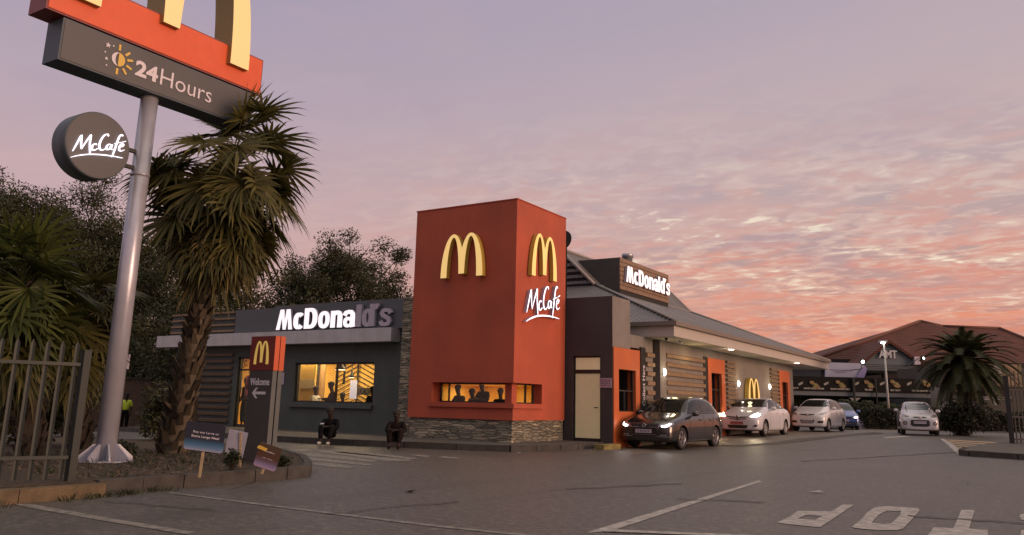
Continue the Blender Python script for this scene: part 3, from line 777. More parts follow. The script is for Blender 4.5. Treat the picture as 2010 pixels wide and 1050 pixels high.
# --- left wing: wall with opening for the door and the window
wl_, wr_ = py(580, 712, YL).x, py(735.5, 712, YL).x
dl_, dr_ = py(463, 750, YL).x, py(500, 750, YL).x+.35
wb_, wt_ = 1.07, 2.38
dt_ = 2.60
LX0, LX1 = -29.3, pl+.02
PT = 4.36
mb = MB()
def wallrow(xa, xb, za, zb_): mb.box((xa, YL, za), (xb, YL+.25, zb_))
wallrow(py(340, 750, YL).x, dl_, -.6, 4.2); wallrow(dl_, dr_, dt_, 4.2); wallrow(dr_, wl_, -.2, 4.2); wallrow(wl_, wr_, -.2, wb_); wallrow(wl_, wr_, wt_, 4.2); wallrow(wr_, LX1, -.2, 4.2)
part(mb, 'wall', M['wall_blue'])
# sign board (two heights) and slatted screen on the parapet
jl = py(464, 609, YL-.1).x; jm = py(541.7, 600, YL-.1).x
sb = MB(); sb.box((jl, YL-.10, 3.42), (jm, YL-.003, PT-.06)); sb.box((jm, YL-.13, 3.42), (LX1-.12, YL-.003, PT+.0)); part(sb, 'sign_board', M['sign_blue'])
mb = MB(); mb.box((py(340, 640, YL).x, YL-.02, 3.42), (jl-.02, YL-.003, PT-.10)); part(mb, 'screen_backing', M['wall_blue'])
mb = MB()
for k in range(4): mb.box((py(340, 640, YL).x, YL-.09, 3.53+k*.225), (jl-.04, YL-.03, 3.595+k*.225))
part(mb, 'slat_screen', M['timber'])
# white canopy band
fl = py(308, 665, YL-.45).x; fr_ = py(767.4, 655, YL-.45).x
mb = MB(); mb.box((fl, YL-.45, 2.99), (fr_, YL-.004, 3.42)); part(mb, 'canopy', M['white_fascia'], bevel=.008)
# large window
mb = MB(); Yf = YL+.09
mb.box((wl_, Yf, wb_), (wr_, Yf+.06, wb_+.05)); mb.box((wl_, Yf, wt_-.06), (wr_, Yf+.06, wt_))
for xx in (wl_, wl_+(wr_-wl_)*.512, wr_-.045): mb.box((xx, Yf-.003, wb_), (xx+.045, Yf+.063, wt_))
f = part(mb, 'window', M['frame'])
mb = MB(); mb.box((wl_+.04, Yf+.025, wb_+.04), (wr_-.04, Yf+.035, wt_-.05)); part(mb, 'pane', M['glass'], f)
mb = MB(); mb.box((wl_-.12, YL-.10, wb_-.16), (wr_+.03, YL-.003, wb_-.03)); part(mb, 'window_sill', M['wall_blue'], f)
# door left of the totem
mb = MB()
mb.box((dl_, Yf, .15), (dl_+.06, Yf+.06, dt_)); mb.box((dr_-.06, Yf, .15), (dr_, Yf+.06, dt_)); mb.box((dl_, Yf-.003, dt_-.06), (dr_, Yf+.063, dt_)); mb.box((dl_, Yf-.003, 2.12), (dr_, Yf+.063, 2.18)); mb.box((dl_, Yf-.003, .15), (dr_, Yf+.063, .25))
f = part(mb, 'entrance_door', M['frame'])
mb = MB(); mb.box((dl_+.05, Yf+.025, .2), (dr_-.05, Yf+.035, dt_-.05)); part(mb, 'pane', M['glass'], f)
mb = MB(); mb.tube([(dl_+.22, Yf-.04, 1.0), (dl_+.22, Yf-.04, 1.75)], .018); part(mb, 'handle', M['blackmetal'], f)
mb = MB(); mb.box((dl_+.45, Yf-.01, 1.25), (dl_+.75, Yf+.02, 1.95)); part(mb, 'poster', mat('poster_card', (.30, .08, .07), .5, var=.8, vscale=6), f)
# louvred panel left of the door
ll, lr = py(388, 750, YL).x-.6, py(455, 750, YL).x
mb = MB()
for k in range(11): mb.obox(((ll+lr)/2, YL-.05, .35+k*.235), ((lr-ll)/2, 0, 0), (0, .045, .012), (0, -.012, .045))
part(mb, 'louvre_panel', mat('dull_timber_slat', (.13, .095, .06), .7, var=.2, vscale=8))
RB = YL+3.0
room((dl_-3.6, YL+.26, .14), (wr_+.2, RB, 2.75), ('-y',), energy=155)
wx = lambda x, d: py(x, 745, YL+d).x
def slab_px(x0, x1, d, z0, z1, name, m, th=.04):
    mb = MB(); mb.box((wx(x0, d), YL+d, z0), (wx(x1, d), YL+d+th, z1)); return part(mb, name, m)
slab_px(570, 619, 1.5, .2, 2.7, 'partition', M['room']); slab_px(589, 617, 1.48, 1.55, 1.88, 'notice', mat('notice_board', (.62, .50, .30), .6), .015)
slab_px(619, 625, 2.2, .2, 2.7, 'partition', M['gap']); slab_px(625, 637, 2.25, .2, 2.7, 'partition', M['room_dk'])
slab_px(658.5, 662.5, .8, .2, 2.7, 'interior_post', M['gap']); slab_px(673, 676, 1.1, 1.7, 2.7, 'interior_post', M['gap'])
slab_px(700, 702, 2.9, .2, 2.7, 'chevron_spine', M['gap'], .05)
mb = MB(); xc_ = wx(701, 2.92)
for k in range(15):
    z_ = .55+k*.17
    for s_ in (-1, 1):
        a = Vector((xc_, RB-.05, z_)); b_ = Vector((xc_+s_*1.05, RB-.05, z_-.42)); d = (b_-a)/2; mb.obox((a+b_)/2, d, (0, .008, 0), (0, 0, .016))
part(mb, 'chevron_boarding', M['gap'])
slab_px(688, 700, 1.9, 1.22, 1.86, 'menu_screen', emis('pale_screen', (.72, .72, 1), .45, (.5, .5, .6)))
for (pxx, zz, ww, d_) in ((667, 2.19, .30, .9), (690, 1.95, .16, 1.6)):
    c = (wx(pxx, d_), YL+d_, zz); root = empty('pendant_lamp', c, 'dark pendant lamp hanging behind the large window, above the customers' if ww > .2 else 'smaller lit pendant lamp hanging deeper in the room behind the large window', 'lamp')
    mb = MB(); mb.lathe(c, Z_, [(ww*.62, 0), (ww*.58, .05), (ww*.25, .16), (ww*.16, .24), (.02, .30)], 18); mb.build('lamp_shade', M['blackmetal'], root)
    mb = MB(); mb.lathe((c[0], c[1], c[2]-.02), Z_, [(ww*.56, 0), (ww*.58, .015)], 18); mb.build('diffuser', emis('lit_diffuser', (1, .82, .6), 3), root)
    mb = MB(); mb.tube([(c[0], c[1], c[2]+.28), (c[0], c[1], 2.74)], .012, 6); mb.build('cord', M['blackmetal'], root)
mb = MB()
for pxx in (707, 715, 723):
    cx_ = wx(pxx, 2.6); mb.lathe((cx_, YL+2.6, 1.5), Y_, [(.13, -.03), (.13, .03)], 14); mb.lathe((cx_, YL+2.56, 1.5), Y_, [(.07, -.01), (.07, .0)], 12); mb.box((cx_+.05, YL+2.55, 1.36), (cx_+.16, YL+2.58, 1.44))
part(mb, 'wall_ornament', M['gap'])
slab_px(462, 474, 1.8, 1.3, 1.9, 'poster', mat('poster_blue', (.08, .08, .14), .5, var=.8, vscale=6))
mb = MB(); mb.tube([(LX1-.14, YL-.05, .15), (LX1-.14, YL-.05, 2.95)], .04, 8); part(mb, 'downpipe', M['gutter'])
# --- dark door block to the right of the tower
BT = 4.38
dxl, dxr = py(1124, 780, YD).x, py(1179, 780, YD).x
mb = MB()
mb.box((-12.30, YD, -.2), (dxl, YD+.3, 2.66)); mb.box((dxr, YD, -.2), (XW-.002, YD+.3, 2.66)); mb.box((dxl, YD, 2.62), (dxr, YD+.3, 2.66))
mb.box((-12.30, YD, 2.66), (XW-.002, YD+.3, BT)); part(mb, 'door_block', M['wall_dark'])
mb = MB(); mb.box((XW-.25, YD+.3, 2.89), (XW, 23.45, BT)); mb.box((XW-.001, YD+.001, 2.89), (XW, YD+.3, BT)); mb.box((-12.3, 23.2, 2.9), (XW-.25, 23.45, BT-.004)); part(mb, 'block_side', M['wall_taupe'])
mb = MB()
for a, b_ in (((dxl, YD+.06, .2), (dxl+.05, YD+.16, 2.62)), ((dxr-.05, YD+.06, .2), (dxr, YD+.16, 2.62))): mb.box(a, b_)
mb.box((dxl+.05, YD+.063, 2.1), (dxr-.05, YD+.157, 2.22)); mb.box((dxl+.05, YD+.063, 2.57), (dxr-.05, YD+.157, 2.62)); mb.box((dxl+.05, YD+.063, .15), (dxr-.05, YD+.157, .24))
f = part(mb, 'side_door', M['frame'])
mb = MB(); mb.box((dxl+.05, YD+.09, .24), (dxr-.05, YD+.13, 2.10)); part(mb, 'door_leaf', M['cream_door'], f)
mb = MB(); mb.box((dxl+.05, YD+.1, 2.22), (dxr-.05, YD+.12, 2.57)); part(mb, 'transom', M['blind'], f)
mb = MB(); mb.tube([(dxr-.12, YD+.07, 1.12), (dxr-.12, YD+.045, 1.12), (dxr-.24, YD+.045, 1.12)], .013, 6); part(mb, 'handle', M['blackmetal'], f)
p = py(1177, 742, YD-.01); q = py(1202, 761, YD-.01)
mb = MB(); mb.box((p.x, YD-.015, q.z), (q.x-.02, YD-.003, p.z)); o = part(mb, 'notice', mat('pink_notice', (.40, .28, .34), .5, var=.3, vscale=20))
for k in range(4):
    mb = MB(); zz = p.z-.05-k*.05; mb.box((p.x+.03, YD-.019, zz-.012), (q.x-.05, YD-.0155, zz)); mb.build('notice_line', M['platetxt'], o)
# --- drive-through side wall (plane X = XW)
WT = 3.34
def wbox(mb, ya, yb_, za, zb_, out=0, th=.2): mb.box((XW-th, ya, za), (XW+out, yb_, zb_))
mb = MB()
for a, b_ in ((24.12, 25.18), (25.62, 30.3), (32.32, 40.25), (42.18, 42.9)): wbox(mb, a, b_, -.2, WT)
for a, b_ in ((25.18, 25.62),): mb.box((XW-.6, a, -.2), (XW-.35, b_, WT))
wbox(mb, 30.3, 32.32, 3.04, WT); wbox(mb, 40.25, 42.18, 3.04, WT); wbox(mb, 23.452, 24.12, 2.95, WT)
mb.box((-22, 42.7, -.2), (XW-.2, 42.898, WT)); part(mb, 'drive_through_wall', M['wall_taupe'])
for (a, b_, oa, ob, zo, lab) in ((YD+.02, 24.10, 22.56, 23.77, 2.25, 'near'), (30.34, 32.30, 30.71, 31.89, 2.5, 'mid'), (40.28, 42.16, 40.75, 41.75, 2.5, 'far')):
    mb = MB(); zt_ = 2.88 if lab == 'near' else 3.04
    for q in ((a, oa, -.1, zt_), (ob, b_, -.1, zt_), (oa, ob, zo, zt_), (oa, ob, -.1, 1.02)): mb.box((XW-.25, q[0], q[2]), (XW+.03, q[1], q[3]))
    fr = part(mb, 'serving_portal', M['orange'])
    mb = MB(); mb.box((XW-.75, oa, .9), (XW-.7, ob, zo)); mb.box((XW-.7, oa-.05, zo), (XW-.252, ob+.05, zo+.05)); mb.box((XW-.7, ob, .9), (XW-.252, ob+.05, zo)); mb.box((XW-.7, oa-.05, .9), (XW-.252, oa, zo)); mb.box((XW-.7, oa-.05, .86), (XW-.252, ob+.05, .9)); part(mb, 'recess', M['gap'], fr)
    mb = MB(); mb.box((XW-.12, oa, 1.02), (XW-.06, ob, 1.05)); mb.box((XW-.12, oa, 1.02), (XW-.06, oa+.05, zo-.6)); mb.box((XW-.12, ob-.05, 1.02), (XW-.06, ob, zo)); mb.box((XW-.12, (oa+ob)/2-.02, 1.05), (XW-.06, (oa+ob)/2+.01, zo-.6)); mb.box((XW-.12, oa+.05, zo-.64), (XW-.06, ob-.05, zo-.6)); part(mb, 'window_frame', M['frame'], fr)
    mb = MB(); mb.box((XW-.45, oa+.1, 1.1), (XW-.40, oa+.32, zo-.7)); part(mb, 'lit_panel', emis('pale_service_panel', (.8, .9, 1), .35, (.5, .5, .5)), fr)
def louvre(ya, yb_, za, zb_, n, m='timber'):
    mb = MB(); st = (zb_-za)/n
    for k in range(n): mb.obox((XW+.05, (ya+yb_)/2, za+(k+.5)*st), (0, (yb_-ya)/2, 0), (.045, 0, -.02), (.006, 0, st*.19))
    part(mb, 'slat_panel', M[m])
louvre(24.55, 25.15, .3, 2.95, 9); louvre(26.2, 29.88, .35, 3.03, 9); louvre(32.45, 33.7, .3, 3.1, 16); louvre(38.75, 40.1, .3, 3.1, 16)
mb = MB(); mb.box((XW, 29.9, -.1), (XW+.02, 30.3, 3.06)); mb.box((XW, 40.11, -.1), (XW+.02, 40.24, 3.06)); part(mb, 'shadow_gap', M['gap'])
# column
mb = MB(); mb.box((XW, 25.62, -.1), (XW+.07, 26.15, WT)); part(mb, 'column', M['wall_taupe'])
# vertical lettered strip by the first portal
mb = MB(); mb.box((XW+.001, 24.13, .3), (XW+.05, 24.5, 3.0)); lab = part(mb, 'lettered_strip', M['gap'])
text('lettering', '4  Collect Here', (XW+.052, 24.42, .95), Z_, -Y_, 1.5, .20, M['white_txt'], lab, depth=.004, bold=.01)
# --- canopy and roof
ZS = 3.35
XE, YE0, YE1 = -9.66, 24.57, 46.55
mb = MB(); mb.box((-22.5, YE0, ZS), (XE, YE1, ZS+.40)); cano = part(mb, 'eaves', M['soffit'])
mb = MB()
mb.box((XE+.002, YE0-.02, ZS+.002), (XE+.02, YE1, ZS+.38)); mb.box((-12.0, YE0-.02, ZS+.002), (XE+.002, YE0-.002, ZS+.38)); part(mb, 'fascia_board', mat('grey_fascia', (.42, .38, .34), .6, var=.06), cano)
mb = MB(); mb.box((XE+.022, YE0-.13, ZS+.34), (XE+.14, YE1+.1, ZS+.47)); mb.box((-11.35, YE0-.13, ZS+.34), (XE+.022, YE0-.022, ZS+.47)); part(mb, 'gutter', M['gutter'], bevel=.01)
ge = Vector((XE+.12, YE0-.1, 3.80)); tt = 5.65
XB, YB0, YB1, ZB_ = ge.x-tt, YE0-.1+tt, YE1+.05-tt, 5.98
gb = py(1170, 559, YB0); ZB_ = gb.z; XB = gb.x
ga = py(1107.5, 493.5, YB0)          # apex of the small gable
XRG, ZR = ga.x-.15, ga.z+.1
XM = 2*XRG-XB                         # mirrored break line
XE2 = 2*XRG-ge.x
yn, yf = YE0-.1, YE1+.05
mb = MB()
mb.poly([(ge.x, yn, 3.8), (ge.x, yf, 3.8), (XB, YB1, ZB_), (XB, YB0, ZB_)])
mb.poly([(XE2, yf, 3.8), (XE2, yn, 3.8), (XM, YB0, ZB_), (XM, YB1, ZB_)])
mb.poly([(XB, YB0-.15, ZB_), (XB, YB1+.15, ZB_), (XRG, YB1+.15, ZR), (XRG, YB0-.15, ZR)])
mb.poly([(XM, YB1+.15, ZB_), (XM, YB0-.15, ZB_), (XRG, YB0-.15, ZR), (XRG, YB1+.15, ZR)])
part(mb, 'roof', M['roofx'])
mb = MB()
mb.poly([(XE2, yn, 3.8), (ge.x, yn, 3.8), (XB, YB0, ZB_), (XM, YB0, ZB_)]); part(mb, 'roof_end', M['roofy']); mb = MB()
mb.poly([(ge.x, yf, 3.8), (XE2, yf, 3.8), (XM, YB1, ZB_), (XB, YB1, ZB_)])
part(mb, 'roof_end', M['roofy'])
mb = MB(); mb.poly([(XM, YB0, ZB_), (XB, YB0, ZB_), (XRG, YB0, ZR)]); part(mb, 'gable', M['gap']); mb = MB(); mb.poly([(XB, YB1, ZB_), (XM, YB1, ZB_), (XRG, YB1, ZR)]); part(mb, 'gable', M['gap'])
mb = MB()
for k in range(7):
    z_ = ZB_+.12+k*.26; w_ = (ZR-z_)/(ZR-ZB_)*(XB-XRG)*.96
    if w_ > .05: mb.obox((XRG, YB0-.04, z_), (w_, 0, 0), (0, .03, -.015), (0, .01, .06))
part(mb, 'gable_louvre', M['roofy'])
mb = MB()
cap_ = lambda a, b_, r=.07: mb.tube([a, b_], r, 8)
cap_((XB, YB0-.15, ZB_), (XRG, YB0-.15, ZR)); cap_((XRG, YB0-.15, ZR+.02), (XRG, YB1+.15, ZR+.02)); cap_((ge.x, yn, 3.82), (XB, YB0, ZB_+.03), .055); cap_((ge.x, yf, 3.82), (XB, YB1, ZB_+.03), .055); cap_((XB, YB0, ZB_+.02), (XB, YB1, ZB_+.02), .04); cap_((XB, YB1+.15, ZB_), (XRG, YB1+.15, ZR))
part(mb, 'ridge_capping', mat('pale_ridge_cap', (.26, .235, .225), .45, var=.08))
# corrugation ends under the hip capping
for k in range(26):
    mb = MB()
    f_ = (k+.5)/26; a = Vector((ge.x, yn, 3.8)).lerp(Vector((XB, YB0, ZB_)), f_)
    mb.obox(a+Vector((-.13, -.02, .03)), (.045, 0, 0), (0, .02, 0), (0, .0, .02)); part(mb, 'corrugation_end', M['gap'])
# fibrous plinth below the near roof (left of block): keeps the roof closed
mb = MB(); mb.box((-20, 24.7, -.2), (XW-.5, 42.6, 3.5)); part(mb, 'core_wall', M['wall_dark'])
# roof sign box
bx = XB+.75
def bp(x, y): return px(x, y, bx)
a, b_, c_ = bp(1216.7, 504.8), bp(1311, 540), bp(1311, 598)
BZ1, BY0, BY1, BZ0 = (a.z+b_.z)/2, a.y, b_.y, c_.z+.05
mb = MB(); mb.box((bx-1.95, BY0, BZ0-.5), (bx-.03, BY1, BZ1)); part(mb, 'roof_box', M['wall_dark'])
mb = MB(); nb = 7; st = (BZ1-BZ0)/nb
for k in range(nb): mb.box((bx-.028, BY0-.02, BZ0+k*st+.022), (bx+.02, BY1+.02, BZ0+(k+1)*st))
part(mb, 'box_cladding', M['timber_dk'], bevel=.006)
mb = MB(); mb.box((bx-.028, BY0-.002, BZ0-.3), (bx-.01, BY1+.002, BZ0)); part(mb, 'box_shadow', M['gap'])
# flue behind the sign box
fp = px(1232, 510, XRG-.2); mb = MB(); mb.lathe((fp.x, fp.y, fp.z-1.3), Z_, [(.24, 0), (.24, 1.42), (.29, 1.42), (.29, 1.58), (.27, 1.60)], 24); part(mb, 'flue', M['steel'])
# black disc (dish) beside the tower top
dc = py(1106, 471, 27.5); mb = MB()
mb.lathe(dc, (-.1, -1, .12), [(.38, .0), (.37, .03), (.2, -.03), (.02, -.06)][::-1], 28); d_ = part(mb, 'dish', M['gap'])
mb = MB(); mb.tube([(dc.x, dc.y+.05, dc.z), (dc.x, dc.y+.25, dc.z-.3), (dc.x, dc.y+.25, 5.0)], .03, 6); part(mb, 'dish_mount', M['blackmetal'], d_)
# --- lamps on the drive-through wall and soffit
for (yy, zz, lab) in ((25.9, 2.30, 'lit oval wall lamp on the pillar beside the wide slatted panel'), (33.96, 2.2, 'lit oval wall lamp left of the small yellow arches'), (38.52, 2.21, 'lit oval wall lamp right of the small yellow arches')):
    xx = XW+(.07 if yy < 30 else .0)
    root = empty('wall_lamp', (xx, yy, zz), lab, 'wall lamp', 'wall lamps along the drive-through')
    mb = MB(); mb.lathe((xx, yy, zz), X_, [(.10, 0.001), (.10, .03)], 20); mb.build('base', M['steel'], root)
    mb = MB(); mb.lathe((xx, yy, zz), X_, [(.085, .03), (.08, .06), (.05, .085), (.01, .095)], 20)
    for v_ in mb.bm.verts: v_.co.z = zz+(v_.co.z-zz)*1.35
    mb.build('diffuser', M['lamp'], root)
for (x_, y_, lab, lit) in ((1435, 685, 'lit round downlight in the soffit above the second portal', 1), (1564.5, 712, 'lit round downlight in the soffit at the far corner', 1)):
    p = pz(x_, y_, ZS); root = empty('downlight', (p.x, p.y, ZS), lab, 'downlight', 'downlights in the eaves')
    mb = MB(); mb.lathe((p.x, p.y, ZS-.002), -Z_, [(.15, 0), (.15, .015), (.12, .018)], 24); mb.build('rim', M['white_fascia'], root)
    mb = MB(); mb.lathe((p.x, p.y, ZS-.021), -Z_, [(.11, 0), (.10, .006)], 24); mb.build('diffuser', M['lamp'], root)
for (x_, y_, lab) in ((1308, 663, 'small black camera dome under the near corner of the eaves'), (1336, 669, 'pale camera dome under the eaves, right of the black one')):
    p = pz(x_, y_, ZS); root = empty('security_camera', (p.x, p.y, ZS), lab, 'security camera')
    m_ = M['blackmetal'] if x_ == 1308 else M['white_fascia']; r_ = .05 if x_ == 1308 else .08
    mb = MB(); mb.lathe((p.x, p.y, ZS-.002), -Z_, [(r_, 0), (r_, .04)], 16); mb.build('base', m_, root)
    mb = MB(); mb.lathe((p.x, p.y, ZS-.042), -Z_, [(r_*.85, 0), (r_*.75, r_*.5), (r_*.3, r_*.85), (.004, r_*.95)], 16); mb.build('dome', m_, root)
def plight(loc, e, col, r=.08):
    l = bpy.data.lights.new('lamp_glow', 'POINT'); l.energy = e; l.color = col; l.shadow_soft_size = r
    o = bpy.data.objects.new('lamp_glow', l); COL.objects.link(o); o.location = loc
for yy in (25.9, 33.96, 38.52): plight((XW+.35, yy, 2.35), 5, (1, .82, .45), .1)
p = pz(1435, 685, ZS); plight((p.x, p.y, ZS-.15), 6, (1, .86, .6)); p = pz(1564.5, 712, ZS); plight((p.x, p.y, ZS-.15), 5, (1, .86, .6))
plight((XW+.45, 28.0, 2.9), 6, (1, .72, .35), .2)  # warm point light over the wide slat panel, with no fitting of its own
# ------------------------------------------------------------------ signs on the restaurant
def arches(name, plane, pxl, lab, cat='emblem', depth=.16, parent=None, lw=.145, emat=None, smat=None):
    """plane: ('y', Y) faces -Y; ('x', X) faces +X. pxl: bottom-left px, bottom-right px, top px"""
    fn = (lambda a: py(a[0], a[1], plane[1])) if plane[0] == 'y' else (lambda a: px(a[0], a[1], plane[1]))
    fd = plane[1]+((.03+depth) if plane[0] == 'x' else -(.03+depth))
    fn = (lambda a: py(a[0], a[1], fd)) if plane[0] == 'y' else (lambda a: px(a[0], a[1], fd))
    A, B, T = (fn(a) for a in pxl)
    if plane[0] == 'y': w = B.x-A.x; o = Vector(((A.x+B.x)/2, plane[1], (A.z+B.z)/2)); r = X_
    else: w = B.y-A.y; o = Vector((plane[1], (A.y+B.y)/2, (A.z+B.z)/2)); r = Y_
    h = T.z-o.z
    root = empty(name, o, lab, cat) if parent is None else parent
    n = r.cross(Z_)
    mb = MB(); mb.extr([arches_loop(w, h, lw)], (o+n*.03, r, Z_), depth, 0, 1)
    return mb.build('arches', [emat or M['arch'], smat or M['arch_side']], root), root, w, h
arches('arches_emblem', ('y', y0), ((864.5, 545.5), (946.5, 541), (905, 458.5)), 'lit yellow double arches on the darker front face of the red tower')
arches('arches_emblem', ('x', x1), ((1044, 541), (1093, 551.5), (1068, 461)), 'lit yellow double arches on the narrow side face of the red tower, above the script', depth=.13)
arches('arches_emblem', ('x', XW), ((1470, 792), (1492.5, 794), (1481, 743)), 'small lit yellow double arches on the drive-through wall above the white saloon', depth=.18)
a, b_ = px(1033, 628, x1+.15), px(1100, 618, x1+.15)
script('script_sign', (x1+.04, a.y, a.z+.20), Y_, Z_, b_.y-a.y, M['lit_cafe'], depth=.11, rise=.12, ys=.80, spine=M['letter_side'])
o = [x for x in COL.objects if x.name.startswith('script_sign')][-1]; tag(o, 'lit white handwritten script reading McCafé on the narrow side of the red tower', 'sign')
# big letters on the left wing: lit up to the second a, the rest unlit
root = empty('letter_sign', (py(660, 640, YL-.13).x, YL-.13, 3.5), 'large white block letters above the white canopy, the last ones unlit', 'sign')
YS = YL-.135
A, B = py(547, 641, YS), py(773, 637, YS)
Ht = (py(770, 597, YS).z-py(770, 636, YS).z)
word = "McDonald's"
def band2(pts, w):
    return line_pts2(pts, w)
def line_pts2(pts, w):
    a, b_ = [], []
    for i, p in enumerate(pts):
        q0, q1 = pts[max(0, i-1)], pts[min(len(pts)-1, i+1)]; dx, dy = q1[0]-q0[0], q1[1]-q0[1]; l = math.hypot(dx, dy) or 1
        ww = w if not callable(w) else w(dx/l, dy/l)
        nx, ny = -dy/l*ww/2, dx/l*ww/2; a.append((p[0]+nx, p[1]+ny)); b_.append((p[0]-nx, p[1]-ny))
    return a+b_[::-1]
def sup(cx, cy, rx, ry, a0=0, a1=360, n=28, e=.86):
    o = []
    for i in range(n+(0 if a1-a0 >= 360 else 1)):
        t = rad(a0+(a1-a0)*i/n); c, s_ = math.cos(t), math.sin(t)
        o.append((cx+rx*math.copysign(abs(c)**e, c), cy+ry*math.copysign(abs(s_)**e, s_)))
    return o
HW = lambda dx, dy: .17+.11*abs(dy)       # heavy stems, slimmer horizontals
XH = .80
GL = {
 'M': (.95, [[[(0,0),(.19,1),(.42,1),(.485,.48),(.55,1),(.78,1),(.95,0),(.72,0),(.655,.56),(.575,0),(.40,0),(.305,.56),(.22,0)]]]),
 'c': (.58, [[line_pts2(sup(.32, XH/2, .185, XH/2-.085, 42, 318), HW)]]),
 'D': (.74, [[[(0,0),(0,1),(.34,1)]+sup(.34, .5, .40, .5, 80, -80, 16)+[(.34,0)], [(.27,.18),(.33,.18)]+sup(.33, .5, .13, .32, -80, 80, 12)+[(.33,.82),(.27,.82)]]]),
 'o': (.64, [[sup(.32, XH/2, .32, XH/2+.015), sup(.32, XH/2, .075, XH/2-.17)]]),
 'n': (.64, [[[(0,0),(0,XH),(.26,XH),(.26,0)]], [line_pts2([(.13,XH-.26),(.18,XH-.15),(.27,XH-.10),(.37,XH-.09),(.46,XH-.13),(.50,XH-.22),(.505,XH-.36),(.505,0)], lambda dx, dy: .19+.08*abs(dy))]]),
 'a': (.62, [[line_pts2([(.06,XH-.26),(.13,XH-.13),(.28,XH-.085),(.42,XH-.11),(.48,XH-.20),(.49,XH-.34),(.49,.16),(.51,0)], lambda dx, dy: .18+.08*abs(dy))], [sup(.25, .235, .245, .25, n=24), sup(.28, .23, .07, .09, n=16)]]),
 'l': (.27, [[[(0,0),(0,1.03),(.27,1.03),(.27,0)]]]),
 'd': (.64, [[sup(.28, XH/2, .28, XH/2+.015), sup(.28, XH/2, .06, XH/2-.17)], [[(.38,0),(.38,1.03),(.64,1.03),(.64,0)]]]),
 "'": (.16, [[[(-.03,.76),(-.03,1.03),(.18,1.03),(.15,.90),(.04,.76)]]]),
 's': (.62, [[line_pts2([(.53,XH-.25),(.47,XH-.12),(.31,XH-.085),(.16,XH-.12),(.125,XH-.22),(.19,XH-.33),(.32,XH-.40),(.45,XH-.48),(.48,XH-.60),(.43,.09),(.28,.065),(.13,.09),(.07,.22)], lambda dx, dy: .165+.05*abs(dy))]]),
}
def letter_row(word, A, B, zlo, Hh, right, n_off, lit_n, parent, depth, bold=0, sm=None):
    gap = .035; tot = sum(GL[c][0] for c in word)+gap*(len(word)-1); Wt = (B-A).length; sx = Wt/tot; x = 0; up = Z_; n = right.cross(up)
    for i, ch in enumerate(word):
        w_, prims = GL[ch]; mb = MB(); o_ = A+right*x*sx; o_.z = zlo
        for k, loops in enumerate(prims):
            mb.extr([[(p[0]*sx, p[1]*Hh) for p in lp] for lp in loops], (o_+n*n_off, right, up), depth+.002*k, 0, 1)
        mb.build('letter', [M['lit_white'] if i < lit_n else M['unlit_white'], sm or M['letter_side']], parent)
        x += w_+gap
letter_row(word, Vector((A.x, YS, 0)), Vector((B.x, YS, 0)), 3.50, .70, X_, .02, 6, root, .10, bold=.022)
root = empty('letter_sign', (bx+.03, (BY0+BY1)/2, BZ0), 'lit white block letters on the brown boarded box on the roof', 'sign')
A, B = px(1224, 556, bx+.03), px(1310.5, 578, bx+.03); T = px(1224, 524, bx+.03)
letter_row(word, Vector((bx+.03, A.y, 0)), Vector((bx+.03, B.y, 0)), (A.z+B.z)/2, T.z-A.z, Y_, .01, 99, root, .12, bold=.02)
# ------------------------------------------------------------------ pylon sign
PB = Vector((-12.42, 7.83, .15))
root = empty('pylon_sign', PB, 'tall pylon sign with orange-red box, grey board and round disc on a steel pole', 'pylon sign')
top = 6.15
mb = MB(); mb.tube([(PB.x, PB.y, .12), (PB.x, PB.y, top)], [.152, .142], 28)
pole = mb.build('pole', M['pole'], root)
mb = MB(); mb.lathe((PB.x, PB.y, 4.72), Z_, [(.155, 0), (.155, .04)], 28); mb.build('pole_collar', M['pole'], pole)
mb = MB(); mb.lathe((PB.x, PB.y, .13), Z_, [(.42, 0), (.42, .035)], 8)
mb.build('base_plate', M['pole'], root)
for k in range(8):
    a = rad(22.5+45*k); d = Vector((math.cos(a), math.sin(a), 0)); n = Vector((-d.y, d.x, 0))
    mb = MB(); P0 = Vector((PB.x, PB.y, .165))
    pts = [P0+d*.13, P0+d*.40, P0+d*.40+Z_*.05, P0+d*.19+Z_*.24, P0+d*.13+Z_*.24]
    A = [p+n*.012 for p in pts]; B = [p-n*.012 for p in pts]
    mb.poly(A); mb.poly(B[::-1])
    for i in range(5): mb.poly([A[i], B[i], B[(i+1) % 5], A[(i+1) % 5]])
    mb.build('stiffener', M['pole'], root, fixn=True)
XS = PB.x+.24
def S(x, y, X=XS): return px(x, y, X)
bl, tl, br = S(113, 115), S(125.7, 37), S(400, 225)
g0, g1 = bl.y, S(455, 200).y+.45
zb0, zb1 = bl.z, tl.z+.03
M['board_grey'] = mat('grey_sign_face', (.072, .072, .076), .5, var=.08, vscale=2)
M['board_edge'] = mat('slate_sign_edge', (.055, .075, .095), .5, var=.08)
mb = MB(); mb.box((XS-.44, g0, zb0), (XS-.004, g1, zb1)); b1 = mb.build('hours_board', M['board_edge'], root, bevel=.01)
mb = MB(); mb.box((XS-.003, g0+.03, zb0+.03), (XS+.006, g1-.03, zb1-.03)); mb.build('board_face', M['board_grey'], b1)
rl, rr, rt = S(91.4, 4.6), S(510.5, 192.4), S(519, 119.2)
RZ0, RZ1, RY0, RY1 = zb1+.03, rt.z, rl.y, rr.y
M['sign_red'] = mat('orange_red_sign_face', (.58, .085, .022), .45, var=.05, emit=(1, .12, .03), estr=.08)
M['sign_red_edge'] = mat('dull_red_sign_edge', (.22, .05, .05), .5, var=.05)
mb = MB(); mb.box((XS-.50, RY0, RZ0), (XS-.004, RY1, RZ1)); b2 = mb.build('red_box', M['sign_red_edge'], root, bevel=.01)
